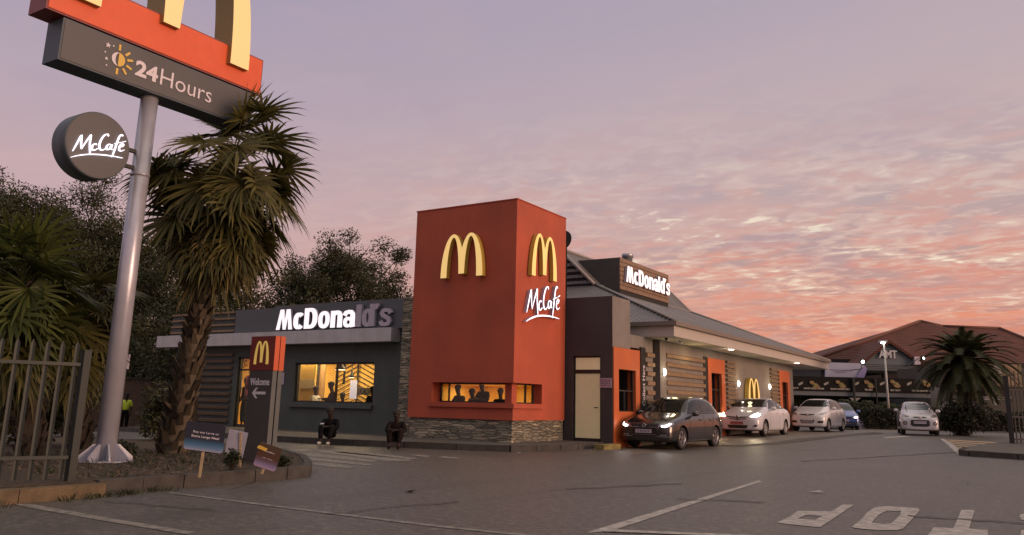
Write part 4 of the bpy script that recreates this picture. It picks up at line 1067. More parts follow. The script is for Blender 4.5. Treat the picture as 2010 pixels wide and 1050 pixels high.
mb = MB(); mb.box((XS-.003, RY0+.03, RZ0+.03), (XS+.012, RY1-.03, RZ1-.03)); mb.build('box_face', M['sign_red'], b2)
mb = MB(); mb.box((XS-.36, g0+.15, zb1), (XS-.1, g1-.15, RZ0)); mb.build('spacer', M['gap'], root)
# the giant arches straddle the box; the middle leg is shorter
l2, l3 = S(338, 42), S(468.5, 130); l3b = S(449, 123)
yc = (S(318, 32, XS+.12).y+S(358, 52, XS+.12).y)/2; y3 = S(488, 136, XS+.12).y
w = 2*(y3-yc); zf = S(468, 130, XS+.12).z
mb = MB(); mb.extr([arches_loop(w, w*.86, .125, 26)], (Vector((XS-.40, yc, zf)), Y_, Z_), .52, 0, 1)
mb.build('giant_arches', [emis('pale_lit_yellow', (1, .74, .34), .50, (.5, .36, .12)), mat('ochre_return', (.33, .23, .07), .5, var=.05)], root)
# hours board writing
Tb = Vector((XS+.007, 0, 0))
t0, t1 = S(262, 154, XS), S(309, 166, XS); t2 = S(412, 210, XS)
zc = (zb0+zb1)/2
ch = .30
text('numerals', '24', (XS+.008, t0.y, zc-.15), Y_, Z_, t1.y-t0.y-.02, .27, M['white_txt'], b1, depth=.01, bold=.035)
text('lettering', 'Hours', (XS+.008, t1.y+.03, zc-.155), Y_, Z_, t2.y-t1.y-.03, .285, M['white_txt'], b1, depth=.01, bold=-.004)
sc_ = S(231, 120, XS); sc_.z = zc+.0; r_ = .115
mb = MB(); mb.extr([[(r_*math.cos(rad(a)), r_*math.sin(rad(a))) for a in range(-90, 91, 10)]], (Vector((XS+.008, sc_.y, sc_.z)), Y_, Z_), .01)
for a in (90, 45, 15, -20, -52, -90):
    d = Vector((0, math.cos(rad(a)), math.sin(rad(a)))); nn = Vector((0, -d.z, d.y)); c = Vector((XS+.013, sc_.y, sc_.z))+d*.205
    mb.obox(c, d*.052, nn*.019, (.005, 0, 0))
mb.build('sun_symbol', M['yellow_txt'], b1)
mb = MB(); out = [(r_*math.cos(rad(a)), r_*math.sin(rad(a))) for a in range(95, 266, 10)]; inn = [(r_*.45*math.cos(rad(a)), r_*.92*math.sin(rad(a))) for a in range(265, 94, -10)]
mb.extr([out+inn], (Vector((XS+.008, sc_.y, sc_.z)), Y_, Z_), .01)
def star(cx, cz, r):
    return [((cx+(r if k % 2 == 0 else r*.42)*math.sin(k*math.pi/5)), (cz+(r if k % 2 == 0 else r*.42)*math.cos(k*math.pi/5))) for k in range(10)]
for (dx, dzz, r) in ((-.20, .17, .05), (-.11, .19, .022), (-.235, .04, .02), (-.20, -.06, .035), (-.185, -.17, .022)):
    mb.extr([star(dx, dzz, r)], (Vector((XS+.008, sc_.y, sc_.z)), Y_, Z_), .01)
mb.build('moon_symbol', M['white_txt'], b1)
# round disc
XD = PB.x+.22
dl_, dr2 = S(125, 283, XD).y, S(254, 303, XD).y; dcy = (dl_+dr2)/2; R_ = (dr2-dl_)/2*1.0; dcz = S(189, 284, XD).z
mb = MB(); mb.lathe((XD-.36, dcy, dcz), X_, [(R_, 0), (R_, .35), (R_-.01, .36)], 56); dk = mb.build('disc', M['board_edge'], root)
mb = MB(); mb.lathe((XD+.0, dcy, dcz), X_, [(R_-.02, 0), (R_-.02, .006)], 56); mb.build('disc_face', M['board_grey'], dk)
for zz in (.14, -.14): mb = MB(); mb.box((PB.x-.03, dcy+R_-.05, dcz+zz-.03), (PB.x+.03, PB.y-.1, dcz+zz+.03)); mb.build('bracket', M['blackmetal'], root)
a, b_ = S(139, 300, XD+.01), S(244, 300, XD+.01)
script('script', (XD+.01, a.y, dcz-.16), Y_, Z_, b_.y-a.y, M['lit_cafe'], dk, depth=.03, rise=.24, sw=1.1)
# ------------------------------------------------------------------ welcome totem
TY = 9.39
A, B = py(477, 905.7, TY), py(540, 900, TY)
TX0, TX1 = -11.13, py(538, 700, TY).x
tz1, tz0 = py(516, 660, TY).z, py(510, 727, TY).z
root = empty('welcome_totem', ((TX0+TX1)/2, TY+.1, .15), 'slim dark totem sign with red cap and white left arrow, on the planted island', 'totem sign')
M['totem_dk'] = mat('totem_charcoal', (.055, .050, .048), .5, var=.08)
M['totem_side'] = mat('totem_grey_edge', (.085, .095, .095), .45, var=.08)
M['totem_red'] = mat('totem_red', (.17, .022, .014), .5, var=.06)
M['totem_orange'] = mat('totem_orange_edge', (.50, .09, .03), .5, var=.05)
for (ya, yb_) in ((TY, TY+.09), (TY+.115, TY+.205)):
    mb = MB(); mb.box((TX0, ya, .1), (TX1, yb_, tz0-.004))
    for f_ in mb.bm.faces:
        f_.normal_update()
        if f_.normal.x > .5: f_.material_index = 1
    mb.build('panel', [M['totem_dk'], M['totem_side']], root)
    mb = MB(); mb.box((TX0-.012, ya-.006, tz0), (TX1+.012, yb_+.004, tz1))
    for f_ in mb.bm.faces:
        f_.normal_update()
        if f_.normal.x > .5: f_.material_index = 1
    cap = mb.build('cap', [M['totem_red'], M['totem_orange']], root)
    if ya == TY: cap1 = cap
mb = MB(); mb.box((TX0+.03, TY+.09, .1), (TX1-.03, TY+.115, tz1-.03)); mb.build('core', M['gap'], root)
a, b_, c = py(499, 715, TY), py(527, 714, TY), py(513, 669.5, TY)
mb = MB(); mb.extr([arches_loop(b_.x-a.x, c.z-a.z, .15)], (Vector(((a.x+b_.x)/2, TY-.006, a.z)), X_, Z_), .012)
mb.build('arches', emis('totem_yellow', (1, .66, .18), .30, (.5, .33, .06)), cap1)
a, b_ = py(491, 756, TY), py(528, 757, TY)
text('lettering', 'Welcome', (a.x, TY-.001, a.z), X_, Z_, b_.x-a.x, .115, M['white_txt'], root, depth=.006, bold=.02)
a, b_ = py(495, 771, TY), py(521, 771, TY); w_ = b_.x-a.x
mb = MB(); mb.extr([[(0, 0), (.09, -.085), (.13, -.085), (.07, -.022), (w_, -.022), (w_, .022), (.07, .022), (.13, .085), (.09, .085)]], (Vector((a.x, TY-.001, a.z)), X_, Z_), .006)
mb.build('arrow', M['white_txt'], root)
# ------------------------------------------------------------------ promo boards on stakes
def grad_mat(name, zlo, zhi, stops):
    m, nt, b = newmat(name); N, L = nt.nodes, nt.links
    tc = N.new('ShaderNodeTexCoord'); s = N.new('ShaderNodeSeparateXYZ'); L.new(tc.outputs['Object'], s.inputs[0])
    mr = N.new('ShaderNodeMapRange'); mr.inputs['From Min'].default_value = zlo; mr.inputs['From Max'].default_value = zhi; L.new(s.outputs['Z'], mr.inputs['Value'])
    rp = N.new('ShaderNodeValToRGB'); L.new(mr.outputs['Result'], rp.inputs['Fac']); e = rp.color_ramp.elements
    e[0].position, e[0].color = stops[0][0], stops[0][1]+(1,); e[1].position, e[1].color = stops[-1][0], stops[-1][1]+(1,)
    for p, c in stops[1:-1]: q = e.new(p); q.color = c+(1,)
    L.new(rp.outputs['Color'], b.inputs['Base Color']); b.inputs['Roughness'].default_value = .35
    return m
def rrect(w, h, r, n=4):
    pts = []
    for cx, cy, a0 in ((w-r, h-r, 0), (r, h-r, 90), (r, r, 180), (w-r, r, 270)): pts += arc2(cx, cy, r, a0, a0+90, n)
    return pts
def promo(ground, p_bl, p_br, p_tl, lab, fm, face_fn, stake_top, rr=.03):
    root = empty('promo_board', ground, lab, 'promo board', 'promo boards staked in the planted island')
    bl, br, tl = Vector(p_bl), Vector(p_br), Vector(p_tl)
    r = (br-bl); w = r.length; r = r.normalized(); u = (tl-bl); u = (u-r*u.dot(r)); h = u.length; u = u.normalized(); n = r.cross(u)
    mb = MB(); mb.extr([rrect(w, h, rr)], ((0, 0, 0), X_, Z_), .008)
    R3 = Matrix((r, -n, u)).transposed()
    board = mb.build('panel', fm, root, local=True)
    board.matrix_local = Matrix.Translation(bl-Vector(ground)) @ R3.to_4x4()
    face_fn(bl+n*.009, r, u, w, h, board)
    mb = MB(); c = bl+r*w*.46
    g_ = Vector(ground); tp = bl+r*w*(.5 if rr > .01 else .62)+u*h*(.6 if rr > .01 else .97)-n*(.02 if rr > .01 else -.022); d = (tp-g_).normalized(); s_ = d.cross(n).normalized()
    mb.obox((g_+tp)/2-n*.004, (tp-g_)/2, s_*.016, n*.009); mb.build('stake', mat('pale_pine', (.38, .29, .17), .8, var=.2, vscale=20), root)
    return root
def txt3(s, o, r, u, w, h, m, parent, bold=.02):
    """text laid on a board; the parent is placed by its matrix, so build in world space and convert"""
    vs, fs = glyphs(s, bold, 0, 1.0); x0 = min(v.x for v in vs); x1 = max(v.x for v in vs); y0 = min(v.y for v in vs); y1 = max(v.y for v in vs)
    mb = MB(); V = [mb.bm.verts.new(o+r*((v.x-x0)/(x1-x0)*w)+u*((v.y-y0)/(y1-y0)*h)) for v in vs]
    for f in fs:
        try: mb.bm.faces.new([V[i] for i in f])
        except Exception: pass
    me_w = _world(parent.parent) @ parent.matrix_local
    mb.bm.transform(me_w.inverted())
    return mb.build('lettering', m, parent, local=True)
dP = lambda x, y, g: CAM+ray(x, y)*((Vector(g)-CAM).dot(_F))
g1_ = pz(391, 937, .15)
def face1(o, r, u, w, h, b):
    txt3('Buy any Large or', o+r*w*.20+u*h*.60+r.cross(u)*.002, r, u, w*.66, h*.10, M['white_txt'], b)
    txt3('Extra Large Meal', o+r*w*.17+u*h*.44+r.cross(u)*.002, r, u, w*.70, h*.11, M['white_txt'], b, .03)
promo(g1_, dP(360, 880, g1_), dP(437, 890, g1_), dP(372, 826, g1_), 'dark blue promo board fading to pale blue, the larger one on a long stake', grad_mat('night_blue_print', .0, .36, [(0, (.36, .36, .50)), (.10, (.16, .26, .42)), (.25, (.06, .15, .26)), (.42, (.035, .04, .06)), (1, (.035, .035, .05))]), face1, 0)
g2_ = pz(514, 930, .15)
def face2(o, r, u, w, h, b):
    n = r.cross(u)
    mb = MB(); mb.extr([rrect(w*.88, h*.14, .02)], (o+r*w*.06+u*h*.50+n*.001, r, u), .003)
    mb.bm.transform((_world(b.parent) @ b.matrix_local).inverted()); mb.build('price_band', M['yellow_txt'], b, local=True)
    txt3('Breakfast', o+r*w*.3+u*h*.68+n*.002, r, u, w*.44, h*.06, M['white_txt'], b)
    txt3('all day', o+r*w*.28+u*h*.40+n*.002, r, u, w*.48, h*.045, M['white_txt'], b)
promo(g2_, dP(497, 912, g2_), dP(540, 926, g2_), dP(507, 865, g2_), 'small upright brown promo board with a yellow band, beside the totem', grad_mat('brown_print', .0, .34, [(0, (.40, .28, .42)), (.12, (.26, .22, .40)), (.28, (.14, .10, .14)), (.45, (.10, .05, .035)), (1, (.085, .06, .04))]), face2, 0)
# pale board leaning behind the shrub, with its stake
g3_ = pz(466, 925, .15); g3_ = Vector(g3_)+Vector((-.55, .5, 0))
def face3(o, r, u, w, h, b): pass
promo(g3_, dP(440, 892, g3_), dP(476, 900, g3_), dP(443, 840, g3_), 'blank pale back of a promo board behind the shrub by the totem', mat('pale_board_back', (.34, .34, .42), .6, var=.1), face3, 0, rr=.006)
# ------------------------------------------------------------------ palisade fence, front left
pb = pz(136, 944, .15); fdir = Vector((_R.x, _R.y, 0))*-1
fdir = (pz(10, 948, .15)-pb); fdir.z = 0; fdir.normalize()
FH = px(176, 690, pb.x).z
root = empty('palisade_fence', pb, 'grey-green steel palisade fence in front of the palms at the left edge', 'fence')
mb = MB(); mb.box((pb.x-.045, pb.y-.045, .05), (pb.x+.045, pb.y+.045, FH)); post = mb.build('post', M['fence'], root, bevel=.005)
mb = MB(); mb.box((pb.x-.05, pb.y-.05, FH), (pb.x+.05, pb.y+.05, FH+.015)); mb.build('post_cap', M['fence'], post)
nrm = Vector((-fdir.y, fdir.x, 0))
for zz in (.42, FH-.16):
    mb = MB(); a = pb+fdir*.03; b_ = pb+fdir*3.4; a.z = b_.z = zz
    mb.obox((a+b_)/2, (b_-a)/2, nrm*.012, (0, 0, .02)); mb.build('rail', M['fence'], root)
for k in range(22):
    c = pb+fdir*(.10+k*.158); c.z = 0
    mb = MB(); h = FH+.12
    n2 = nrm*.014; s_ = fdir*.026
    a = c-nrm*.03
    prof = [(-1, 0), (0, .6), (1, 0)]
    for (q0, q1) in (((-1, 0), (0, .6)), ((0, .6), (1, 0))):
        P0 = a+s_*q0[0]-n2*q0[1]; P1 = a+s_*q1[0]-n2*q1[1]
        for off in (0, 1):
            o3 = nrm*.003*(1 if off else -1)
            t0_, t1_ = (h if q0[0] == 0 else h-.06), (h if q1[0] == 0 else h-.06)
            mb.poly([P0+o3+Z_*.17, P1+o3+Z_*.17, P1+o3+Z_*t1_, P0+o3+Z_*t0_])
    mb.build('pale', M['fence'], root)
# sign behind the pole
sp_ = hp(247, 710, 24); root = empty('small_sign', (sp_.x, sp_.y, gz(sp_.x, sp_.y)), 'small blank white board on a post behind the pylon pole', 'sign')
mb = MB(); mb.obox(sp_, _R*.10, HF*.015, (0, 0, .21)); mb.build('board', M['unlit_white'], root)
mb = MB(); mb.tube([(sp_.x+HF.x*.05, sp_.y+HF.y*.05, gz(sp_.x, sp_.y)), (sp_.x+HF.x*.05, sp_.y+HF.y*.05, sp_.z+.15)], .03, 8); mb.build('post', M['gap'], root)
sp_ = Vector((py(551, 743, YL-.03).x, YL-.01, py(551, 743, YL).z))
mb = MB(); mb.box((sp_.x-.17, YL-.025, sp_.z-.2), (sp_.x+.15, YL-.003, sp_.z+.2)); tag(mb.build('notice_board', M['unlit_white']), 'plain pale notice fixed to the dark wall just right of the totem', 'notice')
# ------------------------------------------------------------------ cars (local: +x forward, +y left, z up)
def paintmat(name, col, rough=.28, metal=.0, coat=1.0):
    m, nt, b = newmat(name)
    b.inputs['Base Color'].default_value = tuple(col)+(1,); b.inputs['Roughness'].default_value = rough; b.inputs['Metallic'].default_value = metal
    b.inputs['Coat Weight'].default_value = coat; b.inputs['Coat Roughness'].default_value = .05
    N, L = nt.nodes, nt.links
    tc = N.new('ShaderNodeTexCoord'); nz = N.new('ShaderNodeTexNoise'); nz.inputs['Scale'].default_value = 3; nz.inputs['Detail'].default_value = 6; L.new(tc.outputs['Object'], nz.inputs['Vector'])
    mr = N.new('ShaderNodeMapRange'); mr.inputs['To Min'].default_value = rough*.8; mr.inputs['To Max'].default_value = rough*1.5; L.new(nz.outputs['Fac'], mr.inputs['Value']); L.new(mr.outputs['Result'], b.inputs['Roughness'])
    return m
def car(name, root, st, axles, wr, paint, tw=.20, cut=True):
    """st: stations (x, halfwidth, zbottom, zshoulder, wshoulder, ztop, wtop)"""
    mb = MB(); rings = []
    for (x, w, zb, zs, ws, zt, wt) in st:
        ze = zt-.045 if zt-zs > .2 else zt-.02
        half = [(0, zb), (w*.55, zb), (w*.93, zb+.015), (w*.985, zb+.10), (w, zb+(zs-zb)*.45), (w*.992, zs-.10), (ws, zs), (ws+(wt-ws)*.45, zs+(ze-zs)*.5), (wt, ze), (wt*.72, zt-.008), (0, zt)]
        L_ = [mb.bm.verts.new((x, y, z)) for y, z in half]
        R_ = [L_[0]]+[mb.bm.verts.new((x, -y, z)) for y, z in half[1:-1]]+[L_[-1]]
        rings.append((L_, R_))
    n = len(half)
    for (A, B) in zip(rings, rings[1:]):
        for i in range(n-1):
            mb.bm.faces.new((A[0][i], A[0][i+1], B[0][i+1], B[0][i])); mb.bm.faces.new((A[1][i+1], A[1][i], B[1][i], B[1][i+1]))
    for e, (L_, R_) in ((0, rings[0]), (1, rings[-1])):
        for i in range(n-1):
            q = [v for v in (L_[i], L_[i+1], R_[i+1], R_[i])]
            q = [v for k, v in enumerate(q) if v not in q[:k]]
            mb.bm.faces.new(q if e else q[::-1])
    bmesh.ops.recalc_face_normals(mb.bm, faces=mb.bm.faces[:])
    me = bpy.data.meshes.new('tmp'); mb.bm.to_mesh(me); mb.bm.free(); me.materials.append(paint); me.materials.append(M['underbody'])
    ob = bpy.data.objects.new('tmp', me); COL.objects.link(ob)
    sub = ob.modifiers.new('s', 'SUBSURF'); sub.levels = 2; sub.render_levels = 2
    dg = bpy.context.evaluated_depsgraph_get(); dg.update()
    ev = ob.evaluated_get(dg); me1 = bpy.data.meshes.new_from_object(ev)
    # catcher for panels is the uncut skin
    bv = BVHTree.FromPolygons([v.co.copy() for v in me1.vertices], [tuple(p.vertices) for p in me1.polygons])
    ob.modifiers.clear(); ob.data = me1
    cm = MB()
    for ax in axles:
        for s_ in (-1, 1):
            prof = [(wr+.045, 0), (wr+.045, .5)]
            cm.lathe((ax, s_*.48, wr-.005), (0, s_, 0), [(wr+.055, 0), (wr+.055, .7)], 36, mi=0)
    bmesh.ops.recalc_face_normals(cm.bm, faces=cm.bm.faces[:])
    cme = bpy.data.meshes.new('c'); cm.bm.to_mesh(cme); cm.bm.free(); cme.materials.append(M['underbody'])
    co = bpy.data.objects.new('c', cme); COL.objects.link(co)
    bo = ob.modifiers.new('b', 'BOOLEAN'); bo.operation = 'DIFFERENCE'; bo.object = co; bo.solver = 'EXACT'; bo.material_mode = 'TRANSFER'
    dg.update(); dg = bpy.context.evaluated_depsgraph_get()
    me2 = bpy.data.meshes.new_from_object(ob.evaluated_get(dg)); me2.name = 'body'
    bpy.data.objects.remove(co); bpy.data.objects.remove(ob)
    for p in me2.polygons: p.use_smooth = True
    body = bpy.data.objects.new('body', me2); COL.objects.link(body); body.parent = root
    es = body.modifiers.new('e', 'EDGE_SPLIT'); es.split_angle = rad(40)
    return body, bv
def patch(name, bv, pts, view, m, parent, off=.006, step=.06, smooth=True, th=0.0):
    """panel cut to the outline pts and laid on the body; view 'F' (y,z seen from the front), 'B', 'L' (x,z from the left), 'R', 'T'"""
    vs, fs = cdt(pts, step); mb = MB(); V = []
    for v in vs:
        if view == 'F': o, d = Vector((4, v.x, v.y)), Vector((-1, 0, 0))
        elif view == 'B': o, d = Vector((-4, v.x, v.y)), Vector((1, 0, 0))
        elif view == 'L': o, d = Vector((v.x, 3, v.y)), Vector((0, -1, 0))
        elif view == 'R': o, d = Vector((v.x, -3, v.y)), Vector((0, 1, 0))
        h = bv.ray_cast(o, d)
        if h[0] is None: h = bv.find_nearest(o+d*2.4)
        V.append((h[0], h[1] if h[1].dot(d) < 0 else -h[1]))
    B = [mb.bm.verts.new(p+n*off) for p, n in V]
    for f in fs: mb.bm.faces.new([B[i] for i in f])
    bmesh.ops.recalc_face_normals(mb.bm, faces=mb.bm.faces[:])
    dd = {'F': (1, 0, 0), 'B': (-1, 0, 0), 'L': (0, 1, 0), 'R': (0, -1, 0)}[view]
    if sum(f.normal.dot(Vector(dd)) for f in mb.bm.faces) < 0: bmesh.ops.reverse_faces(mb.bm, faces=mb.bm.faces[:])
    if th:
        for e in [e for e in mb.bm.edges if len(e.link_faces) == 1]:
            a, b_ = e.verts; n = Vector(dd)*(-th)
            c, d_ = mb.bm.verts.new(a.co+n), mb.bm.verts.new(b_.co+n); mb.bm.faces.new((a, b_, d_, c))
    return mb.build(name, m, parent, local=True, smooth=smooth)
def sides(name, bv, pts, m, parent, **k):
    return [patch(name, bv, pts, v, m, parent, **k) for v in 'LR']
def line_pts(pts, w):
    """thin band following a polyline, as an outline"""
    a, b_ = [], []
    for i, p in enumerate(pts):
        q0, q1 = pts[max(0, i-1)], pts[min(len(pts)-1, i+1)]; dx, dy = q1[0]-q0[0], q1[1]-q0[1]; l = math.hypot(dx, dy) or 1
        nx, ny = -dy/l*w/2, dx/l*w/2; a.append((p[0]+nx, p[1]+ny)); b_.append((p[0]-nx, p[1]-ny))
    return a+b_[::-1]
def wheels(root, axles, hy, wr, spokes, rimm, style='spoke', tw=.19):
    for ax in axles:
        for s_ in (1, -1):
            c = Vector((ax, s_*(hy-.015), wr)); n = Vector((0, s_, 0))
            mb = MB(); rr = wr*.66
            mb.lathe(c-n*tw, n, [(rr, 0), (wr*.93, .0), (wr, .03), (wr, tw-.03), (wr*.93, tw), (rr*1.02, tw-.004), (rr, tw-.03), (rr*.98, tw-.12)], 32)
            ty = mb.build('tyre', M['rubber'], root, local=True)
            mb = MB(); mb.lathe(c-n*.045, n, [(rr*.99, -.1), (rr*.99, .0), (rr*1.0, .038), (rr*.93, .04), (rr*.90, .0), (rr*.88, -.09), (.03, -.09)], 32)
            for k in range(spokes):
                a = 2*math.pi*k/spokes+.3; d = Vector((math.cos(a), 0, math.sin(a))); t_ = Vector((-d.z, 0, d.x))
                for q in ((-1, 1) if style == 'spoke' else (0,)):
                    dd_ = (d+t_*.10*q).normalized()
                    mb.obox(c+dd_*rr*.48-n*.022, dd_*rr*.46, t_*(rr*.055 if style == 'spoke' else rr*.13), n*.012)
            mb.lathe(c-n*.04, n, [(rr*.2, -.04), (rr*.2, .022), (rr*.12, .03), (.003, .03)], 16)
            mb.build('rim', rimm, ty, local=True)
def mirrors(root, x, y, z, m):
    for s_ in (1, -1):
        mb = MB(); bm = mb.bm
        mb.lathe((x-.10, s_*(y+.11), z+.035), X_, [(.02, .18), (.055, .165), (.075, .11), (.078, .05), (.072, .0)], 14)
        for v in bm.verts: v.co.y = s_*(y+.11)+(v.co.y-s_*(y+.11))*1.35
        mb.obox((x-.04, s_*(y+.01), z-.03), (.03, 0, 0), (0, .06, .0), (0, 0, .015))
        o = mb.build('mirror', m, root, local=True)
        mb = MB(); mb.obox((x-.102, s_*(y+.11), z+.035), (.002, 0, 0), (0, .085, 0), (0, 0, .055)); mb.build('mirror_glass', M['chrome'], o, local=True)
def plate_txt(s, o, w, h, mtxt, root, m, nx=1):
    mb = MB(); mb.box((o[0]-.006, -w/2+o[1], o[2]), (o[0]+.006, w/2+o[1], o[2]+h)); p = mb.build('number_plate', m, root, local=True)
    vs, fs = glyphs(s, .02); x0 = min(v.x for v in vs); x1 = max(v.x for v in vs); y0_ = min(v.y for v in vs); y1_ = max(v.y for v in vs)
    mb = MB(); V = [mb.bm.verts.new((o[0]+.0085, o[1]-w*.42+(v.x-x0)/(x1-x0)*w*.84, o[2]+h*.2+(v.y-y0_)/(y1_-y0_)*h*.6)) for v in vs]
    for f in fs:
        try: mb.bm.faces.new([V[i] for i in f])
        except Exception: pass
    mb.build('plate_lettering', mtxt, p, local=True)
def car_root(name, fw, yaw, axf, hw, z, label, cat='car', group='cars queuing in the drive-through'):
    """fw: world point where the left front tyre meets the ground"""
    h = Vector((math.cos(yaw), math.sin(yaw), 0)); l = Vector((-h.y, h.x, 0))
    p = Vector((fw[0], fw[1], 0))-h*axf-l*hw; p.z = z
    return empty(name, p, label, cat, group, rz=yaw)
def mir(pts): return [(-y, z) for y, z in pts[::-1]]
sym = lambda pts: pts
def headlamps(bv, root, pts, lit, em, m=None):
    for q in (pts, mir(pts)):
        h = patch('headlamp', bv, q, 'F', m or M['headlamp'], root, off=.008, step=.04)
        if lit:
            cx = sum(p[0] for p in q)/len(q); cy = sum(p[1] for p in q)/len(q)
            qq = [(cx+(p[0]-cx)*lit, cy+(p[1]-cy)*lit) for p in q]
            patch('bulb', bv, qq, 'F', em, h, off=.014, step=.04)
    return
def beams(root, pts, e, col):
    for (x, y, z) in pts:
        l = bpy.data.lights.new('headlight_beam', 'SPOT'); l.energy = e; l.color = col; l.spot_size = rad(95); l.spot_blend = .8; l.shadow_soft_size = .05
        o = bpy.data.objects.new('headlight_beam', l); COL.objects.link(o)
        w = root.matrix_basis if False else (Matrix.Translation(root.location) @ root.rotation_euler.to_matrix().to_4x4())
        o.matrix_world = w @ Matrix.Translation((x+.1, y, z)) @ Vector((1, 0, -.05)).to_track_quat('-Z', 'Y').to_matrix().to_4x4()
lampw = emis('lit_headlamp_white', (1, .95, .97), 9); lampy = emis('lit_headlamp_warm', (1, .90, .68), 34)
W_ = {}
# 1. dark grey hatchback
fw = pz(1337, 880, 0); d_ = dP if False else None
def atd(x, y, d): return CAM+ray(x, y)*(d/ray(x, y).dot(_F))
f1 = atd(1340, 880, 23.4)
yaw1 = rad(-90-3)
r1 = car_root('hatchback', f1, yaw1, 1.19, .80, gz(f1.x, f1.y)+.012, 'dark grey hatchback with lit headlamps, first in the drive-through queue', 'car')
st = [(1.99, .60, .24, .60, .55, .68, .42), (1.93, .74, .20, .66, .70, .75, .55), (1.72, .82, .18, .76, .77, .84, .60), (1.19, .84, .17, .86, .78, .95, .62), (.86, .84, .17, .90, .775, 1.00, .62),
      (.55, .84, .17, .915, .77, 1.19, .60), (.10, .84, .17, .925, .765, 1.46, .565), (-.45, .84, .17, .935, .765, 1.52, .57), (-1.05, .84, .17, .95, .76, 1.505, .565), (-1.52, .83, .18, .96, .75, 1.44, .55), (-1.82, .81, .20, .96, .73, 1.24, .56), (-1.93, .76, .24, .90, .68, .96, .55), (-1.97, .66, .28, .78, .60, .84, .48)]
pm = paintmat('graphite_metallic', (.028, .026, .028), .25, .5)
body, bv = car('hatchback', r1, st, (1.19, -1.28), .31, pm)
patch('windscreen', bv, [(-.66, 1.03), (.66, 1.03), (.52, 1.385), (-.52, 1.385)], 'F', M['carglass'], r1)
patch('rear_window', bv, [(-.60, 1.02), (.60, 1.02), (.48, 1.30), (-.48, 1.30)], 'B', M['carglass'], r1)
sides('side_window', bv, [(.60, .985), (.22, 1.30), (-.02, 1.375), (-.34, 1.395), (-.34, .985)], M['carglass'], r1)
sides('side_window', bv, [(-.40, .985), (-.40, 1.395), (-.85, 1.385), (-1.22, 1.32), (-1.52, 1.06), (-1.45, 1.0)], M['carglass'], r1)
for pth in ([(.68, .25), (.74, .60), (.66, .93)], [(-.37, .22), (-.37, .96)], [(-1.05, .32), (-.98, .62), (-1.16, .95)]): sides('door_gap', bv, line_pts(pth, .012), M['gap'], r1, off=.003, step=.05)
sides('sill_trim', bv, [(.80, .235), (-.90, .235), (-.90, .262), (.80, .262)], M['chrome'], r1, off=.008)
for xx in (-.18, -.98): sides('door_handle', bv, [(xx, .80), (xx+.17, .80), (xx+.17, .835), (xx, .835)], pm, r1, off=.025, th=.02)
patch('grille', bv, [(-.44, .60), (.44, .60), (.46, .685), (-.46, .685)], 'F', M['grille'], r1, off=.006)
patch('grille_trim', bv, [(-.45, .598), (.45, .598), (.45, .608), (-.45, .608)], 'F', M['chrome'], r1, off=.010)
patch('lower_grille', bv, [(-.60, .27), (.60, .27), (.66, .42), (.40, .42), (.34, .36), (-.34, .36), (-.40, .42), (-.66, .42)], 'F', M['grille'], r1, off=.006)
patch('bumper_trim', bv, line_pts([(-.72, .35), (-.42, .345), (-.33, .40), (.33, .40), (.42, .345), (.72, .35)], .016), 'F', M['chrome'], r1, off=.012)
for s_ in (1, -1): patch('fog_lamp', bv, [(s_*.47, .375), (s_*.66, .38), (s_*.67, .405), (s_*.48, .405)], 'F', M['headlamp'], r1, off=.014)
hl = [(.40, .61), (.60, .585), (.745, .62), (.78, .70), (.74, .745), (.60, .72), (.46, .685)]
for q in (hl, mir(hl)):
    h = patch('headlamp', bv, q, 'F', M['headlamp'], r1, off=.009, step=.04)
    s_ = 1 if q is hl else -1
    patch('running_light', bv, [(s_*y, z) for y, z in [(.52, .612), (.62, .604), (.70, .63), (.74, .70), (.70, .712), (.66, .665), (.52, .648)]], 'F', lampw, h, off=.016, step=.04)
mb = MB(); mb.lathe((1.995, 0, .64), X_, [(.058, -.02), (.058, .012), (.048, .016), (.048, .010)], 20)
for s_ in (1, -1): mb.obox((2.012, s_*.014, .632), (.003, 0, 0), (0, .014, .026), (0, .004, -.002))
mb.build('badge', M['chrome'], r1, local=True)
plate_txt('CY 46 ZN GP', (2.01, -.02, .44), .50, .10, M['platetxt'], r1, M['plate'])
wheels(r1, (1.19, -1.28), .825, .31, 5, M['rim'])
mirrors(r1, .52, .80, .96, mat('black_mirror_shell', (.02, .02, .02), .25, var=0, coat=.5))
mb = MB(); mb.tube([(-.9, .2, 1.46), (-.98, .2, 1.62)], .006, 6); mb.build('aerial', M['blackmetal'], r1, local=True)
beams(r1, ((2.0, .62, .65), (2.0, -.62, .65)), 5, (1, .93, .9))
# 2. white saloon
f2 = atd(1503, 857, 31.2)
r2 = car_root('saloon', f2, rad(-90-2), 1.35, .80, gz(f2.x, f2.y)+.012, 'white saloon car with bright warm headlamps and a reddish number plate, second in the queue')
st = [(2.14, .60, .25, .58, .55, .68, .42), (2.07, .76, .21, .64, .70, .76, .52), (1.85, .83, .19, .76, .77, .87, .58), (1.35, .845, .17, .88, .78, 1.00, .60), (1.0, .845, .17, .93, .775, 1.06, .62),
      (.62, .845, .17, .95, .77, 1.26, .60), (.18, .845, .17, .96, .765, 1.42, .55), (-.35, .845, .17, .97, .765, 1.455, .55), (-.85, .845, .17, .98, .76, 1.425, .545), (-1.25, .84, .18, .99, .755, 1.27, .53), (-1.60, .83, .19, .99, .745, 1.09, .60), (-1.95, .80, .22, .97, .72, 1.06, .60), (-2.13, .72, .28, .86, .62, .93, .50)]
pw = paintmat('white_paint', (.58, .57, .61), .30, 0)
body, bv = car('saloon', r2, st, (1.35, -1.20), .30, pw)
patch('windscreen', bv, [(-.68, 1.075), (.68, 1.075), (.52, 1.375), (-.52, 1.375)], 'F', M['carglass'], r2)
